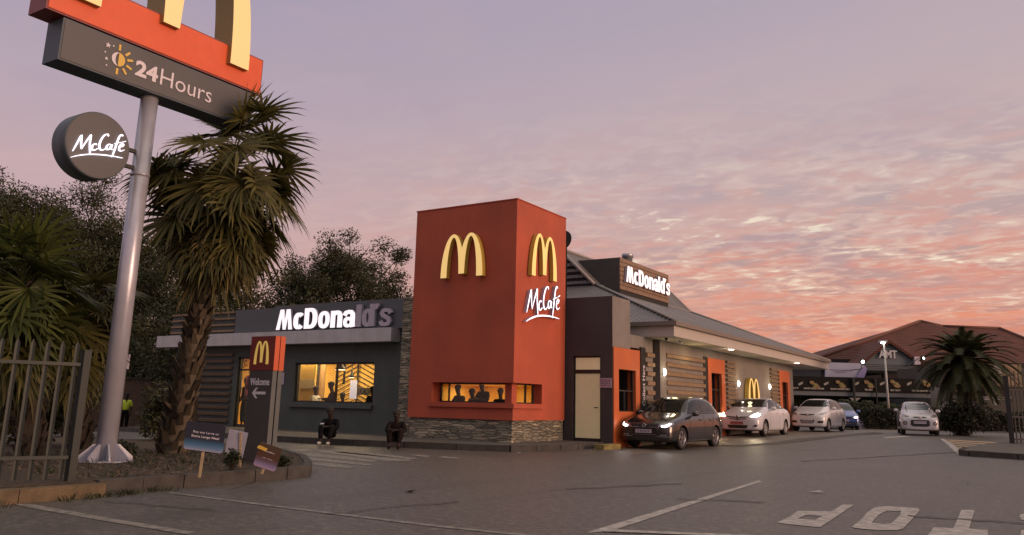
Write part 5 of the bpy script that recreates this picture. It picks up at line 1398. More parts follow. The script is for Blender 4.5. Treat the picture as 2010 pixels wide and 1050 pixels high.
patch('rear_window', bv, [(-.60, 1.09), (.60, 1.09), (.46, 1.34), (-.46, 1.34)], 'B', M['carglass'], r2)
sides('side_window', bv, [(.66, 1.02), (.26, 1.30), (.02, 1.37), (-.30, 1.385), (-.30, 1.02)], M['carglass'], r2)
sides('side_window', bv, [(-.36, 1.02), (-.36, 1.385), (-.78, 1.36), (-1.10, 1.25), (-1.36, 1.06), (-1.30, 1.03)], M['carglass'], r2)
for pth in ([(.80, .25), (.84, .62), (.74, .98)], [(-.33, .22), (-.33, 1.0)], [(-.95, .34), (-.88, .66), (-1.12, 1.0)]): sides('door_gap', bv, line_pts(pth, .012), M['gap'], r2, off=.003, step=.05)
for xx in (-.14, -.94): sides('door_handle', bv, [(xx, .83), (xx+.17, .83), (xx+.17, .865), (xx, .865)], pw, r2, off=.025, th=.02)
for zz, wv in ((.715, .40), (.635, .34)):
    patch('grille', bv, [(-wv, zz), (-.12, zz-.012), (0, zz-.055), (.12, zz-.012), (wv, zz), (wv, zz-.032), (.10, zz-.052), (0, zz-.098), (-.10, zz-.052), (-wv, zz-.032)] if zz > .7 else [(-wv, zz+.012), (-.14, zz-.0), (0, zz-.03), (.14, zz-.0), (wv, zz+.012), (wv, zz-.016), (.14, zz-.032), (0, zz-.062), (-.14, zz-.032), (-wv, zz-.016)], 'F', M['grille'], r2, off=.007, step=.04)
patch('lower_grille', bv, [(-.40, .40), (.40, .40), (.34, .28), (-.34, .28)], 'F', M['grille'], r2, off=.007)
for s_ in (1, -1): patch('fog_recess', bv, [(s_*.55, .33), (s_*.72, .36), (s_*.72, .42), (s_*.66, .43)], 'F', M['grille'], r2, off=.007)
hl = [(.44, .69), (.70, .685), (.78, .74), (.76, .82), (.66, .85), (.56, .80)]
headlamps(bv, r2, hl, .8, lampy)
mb = MB(); mb.lathe((2.15, 0, .71), X_, [(.05, -.03), (.05, .006), (.04, .008)], 18); mb.build('badge', M['chrome'], r2, local=True)
plate_txt('BX 19 LT GP', (2.165, -.02, .43), .50, .10, M['platetxt'], r2, M['plate_r'])
wheels(r2, (1.35, -1.20), .83, .30, 7, M['rimcap'], 'cap')
mirrors(r2, .60, .79, 1.0, pw)
beams(r2, ((2.1, .66, .75), (2.1, -.66, .75)), 22, (1, .80, .45))
# 3. white compact MPV
f3 = atd(1627, 846, 38.8)
r3 = car_root('people_carrier', f3, rad(-90-3), 1.30, .79, gz(f3.x, f3.y)+.012, 'white tall hatchback with unlit headlamps and tinted rear glass, third in the queue')
st = [(1.96, .60, .27, .60, .55, .72, .42), (1.90, .75, .22, .68, .70, .82, .50), (1.70, .82, .19, .80, .76, .93, .56), (1.30, .84, .18, .92, .77, 1.06, .60), (1.02, .84, .18, .97, .77, 1.14, .62),
      (.66, .84, .18, .98, .765, 1.34, .60), (.24, .84, .18, .99, .76, 1.51, .56), (-.35, .84, .18, 1.00, .76, 1.555, .56), (-1.0, .84, .18, 1.01, .755, 1.53, .555), (-1.60, .83, .19, 1.02, .75, 1.50, .54), (-1.88, .815, .21, 1.02, .74, 1.40, .55), (-1.98, .78, .25, .98, .71, 1.12, .58), (-2.01, .68, .30, .84, .62, .92, .50)]
pw3 = paintmat('bright_white_paint', (.70, .69, .72), .30, 0)
body, bv = car('people_carrier', r3, st, (1.30, -1.30), .30, pw3)
patch('windscreen', bv, [(-.68, 1.15), (.68, 1.15), (.53, 1.47), (-.53, 1.47)], 'F', M['carglass'], r3)
sides('side_window', bv, [(.70, 1.05), (.30, 1.36), (.05, 1.46), (-.30, 1.48), (-.30, 1.05)], M['carglass'], r3)
sides('side_window', bv, [(-.36, 1.05), (-.36, 1.48), (-.90, 1.47), (-1.05, 1.05)], M['carglass'], r3)
sides('side_window', bv, [(-1.12, 1.06), (-1.0, 1.47), (-1.50, 1.44), (-1.74, 1.12)], M['carglass'], r3)
for pth in ([(.80, .25), (.84, .62), (.76, 1.02)], [(-.33, .22), (-.33, 1.03)], [(-1.05, .34), (-.98, .66), (-1.10, 1.03)]): sides('door_gap', bv, line_pts(pth, .012), M['gap'], r3, off=.003, step=.05)
for xx in (-.14, -.98): sides('door_handle', bv, [(xx, .86), (xx+.17, .86), (xx+.17, .895), (xx, .895)], pw, r3, off=.025, th=.02)
patch('grille', bv, [(-.36, .80), (.36, .80), (.32, .76), (.15, .735), (-.15, .735), (-.32, .76)], 'F', M['grille'], r3, off=.007, step=.04)
patch('lower_grille', bv, [(-.34, .53), (.34, .53), (.27, .38), (-.27, .38)], 'F', M['grille'], r3, off=.007)
for s_ in (1, -1): patch('fog_recess', bv, [(s_*.46, .40), (s_*.70, .40), (s_*.74, .50), (s_*.50, .50)], 'F', M['grille'], r3, off=.007)
headlamps(bv, r3, [(.46, .76), (.68, .77), (.79, .88), (.74, .90), (.56, .85)], 0, None)
mb = MB(); mb.lathe((1.965, 0, .79), X_, [(.05, -.03), (.05, .004), (.04, .006)], 18); mb.build('badge', M['chrome'], r3, local=True)
plate_txt('DK 72 FS GP', (1.975, 0, .405), .50, .11, M['platetxt'], r3, M['plate'])
wheels(r3, (1.30, -1.30), .83, .30, 7, M['rimcap'], 'cap')
mirrors(r3, .66, .79, 1.05, pw)
# 4. blue hatchback turning in behind
f4 = atd(1686, 843.5, 45.5)
r4 = car_root('hatchback', f4, rad(-90+16), 1.19, .80, gz(f4.x, f4.y)+.012, 'blue hatchback with one lit headlamp showing, last in the queue behind the white people carrier')
st = [(1.99, .60, .24, .60, .55, .68, .42), (1.93, .74, .20, .66, .70, .75, .55), (1.72, .82, .18, .76, .77, .84, .60), (1.19, .84, .17, .86, .78, .95, .62), (.86, .84, .17, .90, .775, 1.00, .62),
      (.55, .84, .17, .915, .77, 1.19, .60), (.10, .84, .17, .925, .765, 1.42, .555), (-.45, .84, .17, .935, .765, 1.475, .555), (-1.05, .84, .17, .95, .76, 1.455, .55), (-1.50, .83, .18, .96, .75, 1.385, .53), (-1.80, .81, .20, .96, .73, 1.15, .56), (-1.93, .76, .24, .90, .68, .96, .55), (-1.97, .66, .28, .78, .60, .84, .48)]
pb_ = paintmat('blue_paint', (.035, .09, .32), .25, .3)
body, bv = car('hatchback', r4, st, (1.19, -1.28), .31, pb_)
patch('windscreen', bv, [(-.66, 1.03), (.66, 1.03), (.52, 1.385), (-.52, 1.385)], 'F', M['carglass'], r4)
sides('side_window', bv, [(.60, .985), (.22, 1.30), (-.02, 1.375), (-.34, 1.395), (-.34, .985)], M['carglass'], r4)
sides('side_window', bv, [(-.40, .985), (-.40, 1.395), (-.85, 1.385), (-1.22, 1.32), (-1.52, 1.06), (-1.45, 1.0)], M['carglass'], r4)
patch('grille', bv, [(-.44, .60), (.44, .60), (.46, .685), (-.46, .685)], 'F', M['grille'], r4, off=.006)
patch('lower_grille', bv, [(-.70, .27), (.70, .27), (.72, .40), (-.72, .40)], 'F', M['grille'], r4, off=.006)
patch('bumper_trim', bv, line_pts([(-.72, .335), (.72, .335)], .016), 'F', M['chrome'], r4, off=.012)
headlamps(bv, r4, [(.40, .61), (.60, .585), (.745, .62), (.78, .70), (.74, .745), (.60, .72), (.46, .685)], .55, emis('lit_headlamp_pink', (1, .8, .78), 7))
mb = MB(); mb.lathe((1.995, 0, .64), X_, [(.058, -.02), (.058, .012), (.048, .016)], 20); mb.build('badge', M['chrome'], r4, local=True)
plate_txt('HG 50 PR GP', (2.01, 0, .44), .50, .10, M['platetxt'], r4, M['plate'])
wheels(r4, (1.19, -1.28), .825, .31, 5, M['rim']); mirrors(r4, .52, .80, .96, pb_)
# 5. small white hatchback coming towards the camera
f5 = atd(1841, 853.5, 36.6); yaw5 = rad(-79)
r5 = car_root('small_hatchback', f5, yaw5, 1.14, .72, gz(f5.x, f5.y)+.012, 'small silver-white hatchback driving alone towards the exit on the right', group='')

st = [(1.80, .56, .26, .58, .52, .70, .40), (1.74, .70, .22, .66, .66, .80, .48), (1.55, .77, .19, .80, .71, .92, .54), (1.14, .795, .18, .92, .725, 1.04, .58), (.90, .795, .18, .96, .725, 1.10, .58),
      (.58, .795, .18, .965, .72, 1.30, .56), (.20, .795, .18, .97, .715, 1.46, .52), (-.35, .795, .18, .98, .715, 1.495, .52), (-.95, .795, .18, .99, .71, 1.47, .515), (-1.40, .785, .19, .99, .70, 1.38, .50), (-1.65, .77, .21, .97, .68, 1.14, .52), (-1.76, .72, .25, .90, .64, .96, .50), (-1.79, .62, .30, .78, .56, .84, .44)]
ps = paintmat('silver_white_paint', (.44, .43, .47), .30, .15)
body, bv = car('small_hatchback', r5, st, (1.14, -1.24), .29, ps)
patch('windscreen', bv, [(-.62, 1.11), (.62, 1.11), (.50, 1.42), (-.50, 1.42)], 'F', mat('pale_reflecting_windscreen', (.10, .11, .13), .12, var=0, coat=1), r5)
sides('side_window', bv, [(.62, 1.03), (.26, 1.32), (.02, 1.41), (-.30, 1.43), (-.30, 1.03)], M['carglass'], r5)
sides('side_window', bv, [(-.36, 1.03), (-.36, 1.43), (-.85, 1.40), (-1.15, 1.31), (-1.38, 1.08)], M['carglass'], r5)
for pth in ([(.64, .25), (.70, .62), (.62, 1.0)], [(-.33, .22), (-.33, 1.01)]): sides('door_gap', bv, line_pts(pth, .012), M['gap'], r5, off=.003, step=.05)
patch('grille', bv, [(-.30, .775), (-.2, .80), (.2, .80), (.30, .775), (.2, .745), (-.2, .745)], 'F', M['grille'], r5, off=.007, step=.04)
patch('lower_grille', bv, [(-.38, .62), (-.33, .66), (.33, .66), (.38, .62), (.38, .44), (.30, .38), (-.30, .38), (-.38, .44)], 'F', M['grille'], r5, off=.007)
for s_ in (1, -1):
    c = (s_*.60, .52); ring = [(c[0]+.085*math.cos(rad(a)), c[1]+.085*math.sin(rad(a))) for a in range(0, 360, 24)]
    h = patch('fog_lamp', bv, ring, 'F', M['grille'], r5, off=.007, step=.04)
    ring = [(c[0]+.045*math.cos(rad(a)), c[1]+.045*math.sin(rad(a))) for a in range(0, 360, 30)]
    patch('fog_lens', bv, ring, 'F', M['headlamp'], h, off=.013, step=.04)
headlamps(bv, r5, [(.42, .80), (.52, .765), (.68, .79), (.70, .88), (.62, .895), (.50, .86)], 0, None, mat('smoked_headlamp', (.12, .11, .13), .1, var=0, coat=1))
patch('indicator', bv, [(.70, .60), (.74, .60), (.74, .66), (.70, .66)], 'F', emis('lit_indicator', (1, .6, .3), 2), r5, off=.02, step=.03) if False else None
plate_txt('JR 33 WD GP', (1.815, 0, .50), .50, .11, M['platetxt'], r5, M['plate'])
mb = MB(); mb.lathe((1.80, 0, .772), X_, [(.06, -.03), (.06, .006), (.05, .008)], 18); mb.build('badge', M['chrome'], r5, local=True)
wheels(r5, (1.14, -1.24), .785, .29, 6, M['rimcap'], 'cap'); mirrors(r5, .55, .75, 1.03, ps)
# ------------------------------------------------------------------ people
def skin_mesh(chains, root_i, sub=1):
    """chains: list of lists of (key, pos, r). shared keys join. returns mesh"""
    V, R, E, idx = [], [], [], {}
    for ch in chains:
        prev = None
        for k, p, r in ch:
            if k not in idx: idx[k] = len(V); V.append(p); R.append(r)
            if prev is not None: E.append((idx[prev], idx[k]))
            prev = k
    me = bpy.data.meshes.new('s'); me.from_pydata(V, E, [])
    ob = bpy.data.objects.new('s', me); COL.objects.link(ob)
    md = ob.modifiers.new('k', 'SKIN'); md.use_smooth_shade = True; md.branch_smoothing = .6
    for i, r in enumerate(R): me.skin_vertices[0].data[i].radius = (r, r) if not isinstance(r, tuple) else r
    for i in range(len(V)): me.skin_vertices[0].data[i].use_root = (i == root_i)
    sb = ob.modifiers.new('b', 'SUBSURF'); sb.levels = sub; sb.render_levels = sub
    dg = bpy.context.evaluated_depsgraph_get(); dg.update(); out = bpy.data.meshes.new_from_object(ob.evaluated_get(dg))
    bpy.data.objects.remove(ob); return out
def lk(me, name, m, parent):
    me.name = name; me.materials.clear(); me.materials.append(m); o = bpy.data.objects.new(name, me); COL.objects.link(o); o.parent = parent; return o
def person(loc, rz, pose, label, top, bottom, group=None, shoes='shoe', hair='hair', skin='skin', scale=1.0, sleeves=True):
    """local: faces +y; z 0 = ground"""
    root = empty('person', loc, label, 'person', group, rz); root.scale = (scale,)*3
    V = Vector
    if pose == 'stand':
        pel, ch, nk, hd = V((0, 0, .95)), V((0, .01, 1.25)), V((0, 0, 1.46)), V((0, .02, 1.62))
        legs = {s: (V((s*.09, 0, .90)), V((s*.10, .03, .49)), V((s*.11, 0, .08)), V((s*.12, .14, .045))) for s in (-1, 1)}
        arms = {s: (V((s*.17, 0, 1.40)), V((s*.23, -.02, 1.12)), V((s*.22, .10, .88))) for s in (-1, 1)}
    elif pose == 'ground':      # sits on a kerb, knees up, forearms on the knees
        pel, ch, nk, hd = V((0, -.05, .24)), V((0, -.02, .50)), V((0, .07, .68)), V((0, .13, .82))
        legs = {s: (V((s*.09, 0, .23)), V((s*.15, .36, .50)), V((s*.11, .44, .08)), V((s*.12, .58, .045))) for s in (-1, 1)}
        arms = {s: (V((s*.17, .03, .62)), V((s*.23, .16, .42)), V((s*.09, .38, .46))) for s in (-1, 1)}
    else:                        # seated at a table
        pel, ch, nk, hd = V((0, 0, .50)), V((0, .02, .78)), V((0, .06, .98)), V((0, .10, 1.13))
        legs = {s: (V((s*.09, .05, .48)), V((s*.11, .42, .47)), V((s*.11, .42, .08)), V((s*.12, .56, .045))) for s in (-1, 1)}
        arms = {s: (V((s*.17, .02, .92)), V((s*.22, .10, .70)), V((s*.12, .36, .74))) for s in (-1, 1)}
    up = (hd-nk).normalized(); fwd = V((0, 1, 0)); fwd = (fwd-up*fwd.dot(up)).normalized(); rt = fwd.cross(up)
    mid = pel.lerp(ch, .5)
    chains = [[('p', pel, (.13, .10)), ('m', mid, (.115, .09)), ('c', ch, (.14, .10)), ('n', nk, .060), ('h0', hd-up*.03+fwd*.005, (.070, .08)), ('h1', hd+up*.03, (.082, .098)), ('h2', hd+up*.10-fwd*.01, (.062, .074))]]
    for s in (-1, 1):
        a, k, f, t = legs[s]; chains.append([('p', pel, .13), ('a%d' % s, a, .085), ('k%d' % s, k, .056), ('ca%d' % s, k.lerp(f, .35), .052), ('f%d' % s, f, .036), ('t%d' % s, t, .030)])
        sh, el, wr = arms[s]; d = (wr-el).normalized()
        chains.append([('c', ch, .14), ('s%d' % s, sh, .055), ('e%d' % s, el, .040), ('w%d' % s, wr, .026), ('pm%d' % s, wr+d*.055, (.034, .018))])
        sd = d.cross(up); sd = sd.normalized() if sd.length > .1 else rt
        pb0 = wr+d*.085
        for j, ln in enumerate((.060, .072, .068, .052)):
            o = sd*((j-1.5)*.019); dn = V((0, 0, -.012-.006*j))
            chains.append([('pm%d' % s, None, 0)][:0]+[('pm%d' % s, wr+d*.055, (.034, .018)), ('g%d%d' % (s, j), pb0+o, .0095), ('g%d%da' % (s, j), pb0+o*1.1+d*ln*.5+dn*.6, .0085), ('g%d%db' % (s, j), pb0+o*1.1+d*ln*.9+dn*2.2, .0075)])
        ts = sd*(-s)*.03 if sd.dot(rt)*s > 0 else sd*s*.03
        chains.append([('w%d' % s, wr, .026), ('th%d' % s, wr+d*.035+ts, .011), ('th%da' % s, wr+d*.075+ts*1.5, .009)])
    me = skin_mesh(chains, 0); 
    bm = bmesh.new(); bm.from_mesh(me)
    # nose, ears and jaw belong to the same mesh
    def blob(c, r, sc=(1, 1, 1)):
        g = bmesh.ops.create_icosphere(bm, subdivisions=1, radius=r)
        for v in g['verts']: v.co = c+rt*v.co.x*sc[0]+fwd*v.co.y*sc[1]+up*v.co.z*sc[2]
    blob(hd+fwd*.088+up*.005, .017, (.8, 1, 1.5)); blob(hd+fwd*.055-up*.06, .035, (1, .8, .7)); blob(hd+fwd*.082-up*.038, .014, (1.7, .6, .5))
    for s in (-1, 1): blob(hd+rt*.076*s+up*.0, .02, (.4, .8, 1.4))
    bm.to_mesh(me); bm.free()
    for p in me.polygons: p.use_smooth = True
    lk(me, 'body', M[skin], root)
    for s in (-1, 1):
        mb = MB(); mb.lathe(hd+fwd*.078+rt*.03*s+up*.028, fwd, [(.002, -.008), (.010, -.002), (.009, .004), (.002, .007)], 8); mb.build('eye', M['eye'], root, local=True)
    mb = MB(); g = bmesh.ops.create_icosphere(mb.bm, subdivisions=2, radius=1)
    for v in g['verts']:
        c = v.co; v.co = hd+up*.07-fwd*.018+rt*c.x*.10+fwd*c.y*(.115)+up*(c.z*.085 if c.z > -.2 else c.z*.10)
    for v in [v for v in mb.bm.verts if (v.co-hd).dot(fwd) > .045 and (v.co-hd).dot(up) < .055]: mb.bm.verts.remove(v)
    mb.build('hair', M[hair], root, local=True, smooth=True)
    # clothes: slightly larger skins over the same skeleton
    tch = [[('p', pel+V((0, 0, -.02)), (.172, .140)), ('m', mid, (.165, .135)), ('c', ch, (.185, .140)), ('n', nk-up*.035, .066)]]
    for s in (-1, 1):
        sh, el, wr = arms[s]; e_ = el if not sleeves else wr.lerp(el, .08)
        tch.append([('c', ch, .162), ('s%d' % s, sh, .082), ('e%d' % s, el, .064)]+([('w%d' % s, e_, .050)] if sleeves else []))
    lk(skin_mesh(tch, 0), 'jacket', M[top], root)
    lch = [[('m', mid-V((0, 0, .03)), (.125, .10)), ('p', pel, (.142, .115))]]
    for s in (-1, 1):
        a, k, f, t = legs[s]; lch.append([('p', pel, .14), ('a%d' % s, a, .11), ('k%d' % s, k, .082), ('f%d' % s, f.lerp(k, .12), .062)])
    lk(skin_mesh(lch, 1), 'trousers', M[bottom], root)
    for s in (-1, 1):
        f, t = legs[s][2], legs[s][3]
        lk(skin_mesh([[('h', f+V((0, -.03, -.03)), .040), ('i', f.lerp(t, .5)+V((0, 0, -.01)), .044), ('t', t+V((0, .03, 0)), .036)]], 0), 'shoe', M[shoes], root)
    return root
ks1 = AP[5]; ks2 = AP[4]
def kerbsit(x, y): p = pz(x, y, .15); return Vector((p.x, p.y, 0))
s1 = kerbsit(648, 862); s2 = kerbsit(777, 868)
person((s1.x, s1.y, .02), rad(180+26), 'ground', 'person in dark clothes and pale shoes sitting on the kerb under the large window', 'cloth_dk', 'cloth_dk')
person((s2.x, s2.y, .0), rad(180+34), 'ground', 'person in dark brown clothes sitting by the stone pier beside the red tower', 'cloth_br', 'cloth_br', shoes='cloth_br')
mp_ = atd(241, 849, 37.0); person((mp_.x, mp_.y, mp_.z), rad(180+60), 'stand', 'standing person in a yellow high-visibility vest seen past the pylon pole', 'hivis', 'cloth_dk', sleeves=False)
# white bag on the seated person's lap
mb = MB(); c = s1+Vector((-.02, -.33, .50)); mb.obox(c, (.05, .01, 0), (-.01, .03, .02), (0, .01, .045)); tag(mb.build('carrier_bag', M['unlit_white'], bevel=.015), 'small pale bag on the lap of the person sitting under the window', 'bag')
# customers indoors
W = wr_-wl_
lab_ = iter(['person in dark clothes seated in the middle of the large window, beside the window bar', 'person seated right of the window bar in the large window, lower than the neighbour', 'person in a white top standing behind the partition at the left of the large window', 'person standing at the right edge of the large window', 'person standing inside the narrow entrance door left of the totem'])
person((wx(657, .95), YL+.95, .40), rad(150), 'table', next(lab_), 'cloth_dk', 'cloth_dk', scale=1.08)
person((wx(677, .9), YL+.9, .14), rad(200), 'table', next(lab_), 'cloth_w', 'denim')
person((wx(622, 1.2), YL+1.2, -.1), rad(100), 'stand', next(lab_), 'cloth_w', 'denim', scale=.98)
person((wx(733, .8), YL+.8, .0), rad(190), 'stand', next(lab_), 'cloth_dk', 'denim', scale=.93)
person((wx(485, .7), YL+.7, .14), rad(170), 'stand', next(lab_), 'cloth_dk', 'denim', scale=1.0)
# table and chairs inside the wide window
tb0 = wx(668, .8)-(wl_+W*.58)
root = empty('cafe_table', (wl_+W*.56+tb0, YL+.8, .14), 'dark table behind the large window between the seated customers', 'table')
mb = MB(); mb.box((wl_+W*.44+tb0, YL+.45, 1.02), (wl_+W*.72+tb0, YL+.85, 1.06)); mb.build('tabletop', M['cloth_br'], root)
for fx_ in (.47, .69): mb = MB(); mb.tube([(wl_+W*fx_+tb0, YL+.65, .14), (wl_+W*fx_+tb0, YL+.65, 1.02)], .03, 8); mb.build('leg', M['blackmetal'], root)
# customers seen through the tower's low window: only their heads and shoulders show
tx = lambda x: py(x, 780, 20.4).x
for (pxx, s_, dz_, lb) in ((899, 1.0, .42, 'person with a round dark head at the left of the low tower window'), (927, .98, .34, 'person bending low in the middle of the low tower window'), (946, 1.06, .50, 'tallest dark figure in the middle of the low tower window'), (980, .98, .36, 'person in a dark top at the right of the low tower window')):
    person((tx(pxx), 20.5, dz_), rad(170 if pxx < 950 else 200), 'table', lb, 'cloth_dk', 'cloth_dk', scale=s_)
# ------------------------------------------------------------------ vegetation
def fan_palm(name, base, crown, nleaf, rad_l, label, seed, leafm='leaf_palm', trunk=(.22, .15), skirt=14, spread=(-65, 80), petiole=.55, dry='leaf_palm_dry', avoid=False, tm='trunk'):
    rnd = random.Random(seed); base, crown = Vector(base), Vector(crown)
    root = empty(name, base, label, 'palm')
    # trunk with old leaf bases
    pts = [base.lerp(crown, i/8)+Vector((math.sin(i*.8)*.03, math.cos(i)*.03, 0)) for i in range(9)]
    mb = MB(); mb.tube([base-Z_*.1]+pts, [trunk[0]*1.25]+[trunk[0]*(1+.25*max(0, 1-i/2.5))+(trunk[1]-trunk[0])*i/8 for i in range(9)], 14)
    H_ = (crown-base).length; nb = int(H_*46)
    for i in range(nb):
        f = (i+.5)/nb; p = base.lerp(crown, f); a = i*2.4; r = (trunk[0]+(trunk[1]-trunk[0])*f)*(1+.25*max(0, 1-f*3.2))
        d = Vector((math.cos(a), math.sin(a), 0)); s_ = Vector((-d.y, d.x, 0)); L_ = rnd.uniform(.12, .2); w_ = rnd.uniform(.04, .075)
        o = p+d*r*.97; tip = o+d*(.07+.08*rnd.random())+Z_*L_; sd = (1 if i % 2 else -1)*.03
        vs = [o-s_*w_-Z_*.05, o+s_*w_-Z_*.05, tip+s_*(w_*.55+sd), tip-s_*(w_*.55-sd), o+Z_*.02]
        mb.poly([vs[0], vs[1], vs[2], vs[3]]); mb.poly([vs[1], o+Z_*L_*.7, vs[2]]); mb.poly([vs[0], vs[3], o+Z_*L_*.7])
        ds = d*.028; mb.poly([vs[0]+ds, vs[3]+ds*.4, vs[2]+ds*.4, vs[1]+ds]); mb.poly([vs[3], vs[2], vs[2]+ds, vs[3]+ds])
    mb.build('trunk', M[tm], root)
    def fan(mb, o, d, R_, droop, fold, blades=32, arc=290):
        up = Z_ - d*d.z
        if up.length < .2: up = Vector((math.cos(rnd.random()*6), math.sin(rnd.random()*6), 0))
        up.normalize(); s_ = d.cross(up).normalized(); tw = rnd.uniform(-.5, .5); s_, up = s_*math.cos(tw)+up*math.sin(tw), up*math.cos(tw)-s_*math.sin(tw)
        for k in range(blades):
            a = rad(-arc/2+arc*k/(blades-1)); bd = (d*math.cos(a)+s_*math.sin(a)).normalized(); L_ = R_*(.78+.22*math.cos(a))*rnd.uniform(.9, 1.06)
            side_ = bd.cross(up).normalized(); w = R_*.043
            n_ = 5; prev = None
            p = o.copy(); dirv = bd+up*.12*(1 if k % 2 else -.0)-up*0
            for i in range(n_+1):
                t = i/n_; ww = w*(.2+2.0*t if t < .45 else (1.1*(1-t)/.55+.02))
                fold_ = up*(w*.5*(1 if k % 2 else -1)*(1-t))
                a_, b_ = p-side_*ww*.8+fold_, p+side_*ww*.8-fold_
                cur = (mb.bm.verts.new(a_), mb.bm.verts.new(b_))
                if prev: mb.bm.faces.new((prev[0], prev[1], cur[1], cur[0]))
                prev = cur
                dirv = (dirv+Vector((0, 0, -droop*2.6*max(0, t-.55)*rnd.uniform(.6, 1.4)-.02))).normalized(); p = p+dirv*L_/n_
    def frond(o, az, el, R_, droop, m, pl_):
        mb = MB(); d = Vector((math.cos(az)*math.cos(el), math.sin(az)*math.cos(el), math.sin(el))); pts = [o.copy()]; p = o.copy(); dd = d.copy()
        for i in range(4): dd = (dd+Vector((0, 0, -.10-.05*droop))).normalized(); p = p+dd*pl_/4; pts.append(p.copy())
        mb.tube(pts, [.018, .015, .012, .010, .008], 5, cap=False)
        side0 = dd.cross(Z_); side0 = side0.normalized() if side0.length > .05 else Vector((1, 0, 0)); hg = rnd.uniform(.25, .8); dd = (dd*math.cos(hg)+side0.cross(dd)*(-math.sin(hg))).normalized() if dd.z > -.6 else dd
        fan(mb, p, dd, R_, droop, 0)
        mb.build('frond', m, root)
    for i in range(nleaf):
        f = (i+.5)/nleaf; el = rad(spread[1]+(spread[0]-spread[1])*f**1.15+rnd.uniform(-9, 9)); az = i*2.39996+rnd.uniform(-.25, .25)
        if avoid and math.sin(az) < -.15 and el > rad(8) and el < rad(80): el = rad(rnd.uniform(-8, 34))
        dr = .30+1.1*max(0, f-.2)
        m_ = M[leafm]
        frond(crown+Z_*(.10-.35*f), az, el, rad_l*rnd.uniform(.85, 1.1), dr, m_, petiole*rnd.uniform(.8, 1.25)*rad_l)
    for i in range(skirt):
        az = i*2.39996+rnd.uniform(-.3, .3); el = rad(rnd.uniform(-74, -34)); frond(crown-Z_*(.35+.5*rnd.random()), az, el, rad_l*rnd.uniform(.8, 1.15), 1.3, M[dry] if rnd.random() < .45 else M[leafm], petiole*rad_l*rnd.uniform(.6, 1.0))
    return root
zp = .15
B1 = pz(337, 889, zp); dd1 = (B1-CAM).dot(_F)
C1 = atd(450, 336, dd1+.1)
fan_palm('fan_palm', B1, C1, 64, .90, 'tall fan palm with a shaggy crown and rough trunk beside the pylon sign', 3, trunk=(.20, .10), skirt=34, spread=(-62, 80), petiole=1.15, avoid=True)
# shaggy base of the trunk
mb = MB(); rnd = random.Random(5)
def grass_tuft(mb, c, n, h, sp, rnd, wd=.008):
    for i in range(n):
        a = rnd.random()*6.28; r = rnd.random()*sp; o = Vector((c[0]+r*math.cos(a), c[1]+r*math.sin(a), c[2])); d = Vector((math.cos(a)*.5, math.sin(a)*.5, 1)).normalized(); hh = h*rnd.uniform(.5, 1.1)
        s_ = Vector((-math.sin(a+1), math.cos(a+1), 0))*wd; p1 = o+d*hh*.6; p2 = p1+(d+Vector((math.cos(a)*.8, math.sin(a)*.8, -.3))).normalized()*hh*.5
        mb.poly([o-s_, o+s_, p1+s_*.8, p1-s_*.8]); mb.poly([p1-s_*.8, p1+s_*.8, p2])
# second, lower fan palm at the left edge behind the fence
lb = atd(60, 905, 13.5); fan_palm('fan_palm', (lb.x, lb.y, zp), atd(40, 560, 13.5), 26, .95, 'low fan palm with bright green fans behind the palisade fence at the left edge', 11, leafm='leaf_lime', dry='leaf_palm', trunk=(.16, .14), skirt=20, spread=(-50, 80), petiole=.6, tm='bark')
lb = atd(150, 900, 15.5); fan_palm('fan_palm', (lb.x, lb.y, zp), atd(150, 610, 15.5), 22, .9, 'low dark fan palm between the fence and the pylon pole', 17, dry='leaf_palm', trunk=(.16, .14), skirt=22, spread=(-60, 60), petiole=.6, tm='bark')
def leaf_cloud(mb, c, r, n, s_, rnd, sq=.8):
    for i in range(n):
        d = Vector((rnd.gauss(0, 1), rnd.gauss(0, 1), rnd.gauss(0, 1))).normalized(); rr = r*(rnd.random()**.45)
        p = c+Vector((d.x*rr, d.y*rr, d.z*rr*sq)); a = Vector((rnd.gauss(0, 1), rnd.gauss(0, 1), rnd.gauss(0, 1))).normalized(); b_ = a.cross(d+Vector((.01, .02, .03))).normalized()
        k = s_*rnd.uniform(.6, 1.4); mb.poly([p-a*k, p+b_*k*.45, p+a*k, p-b_*k*.45])
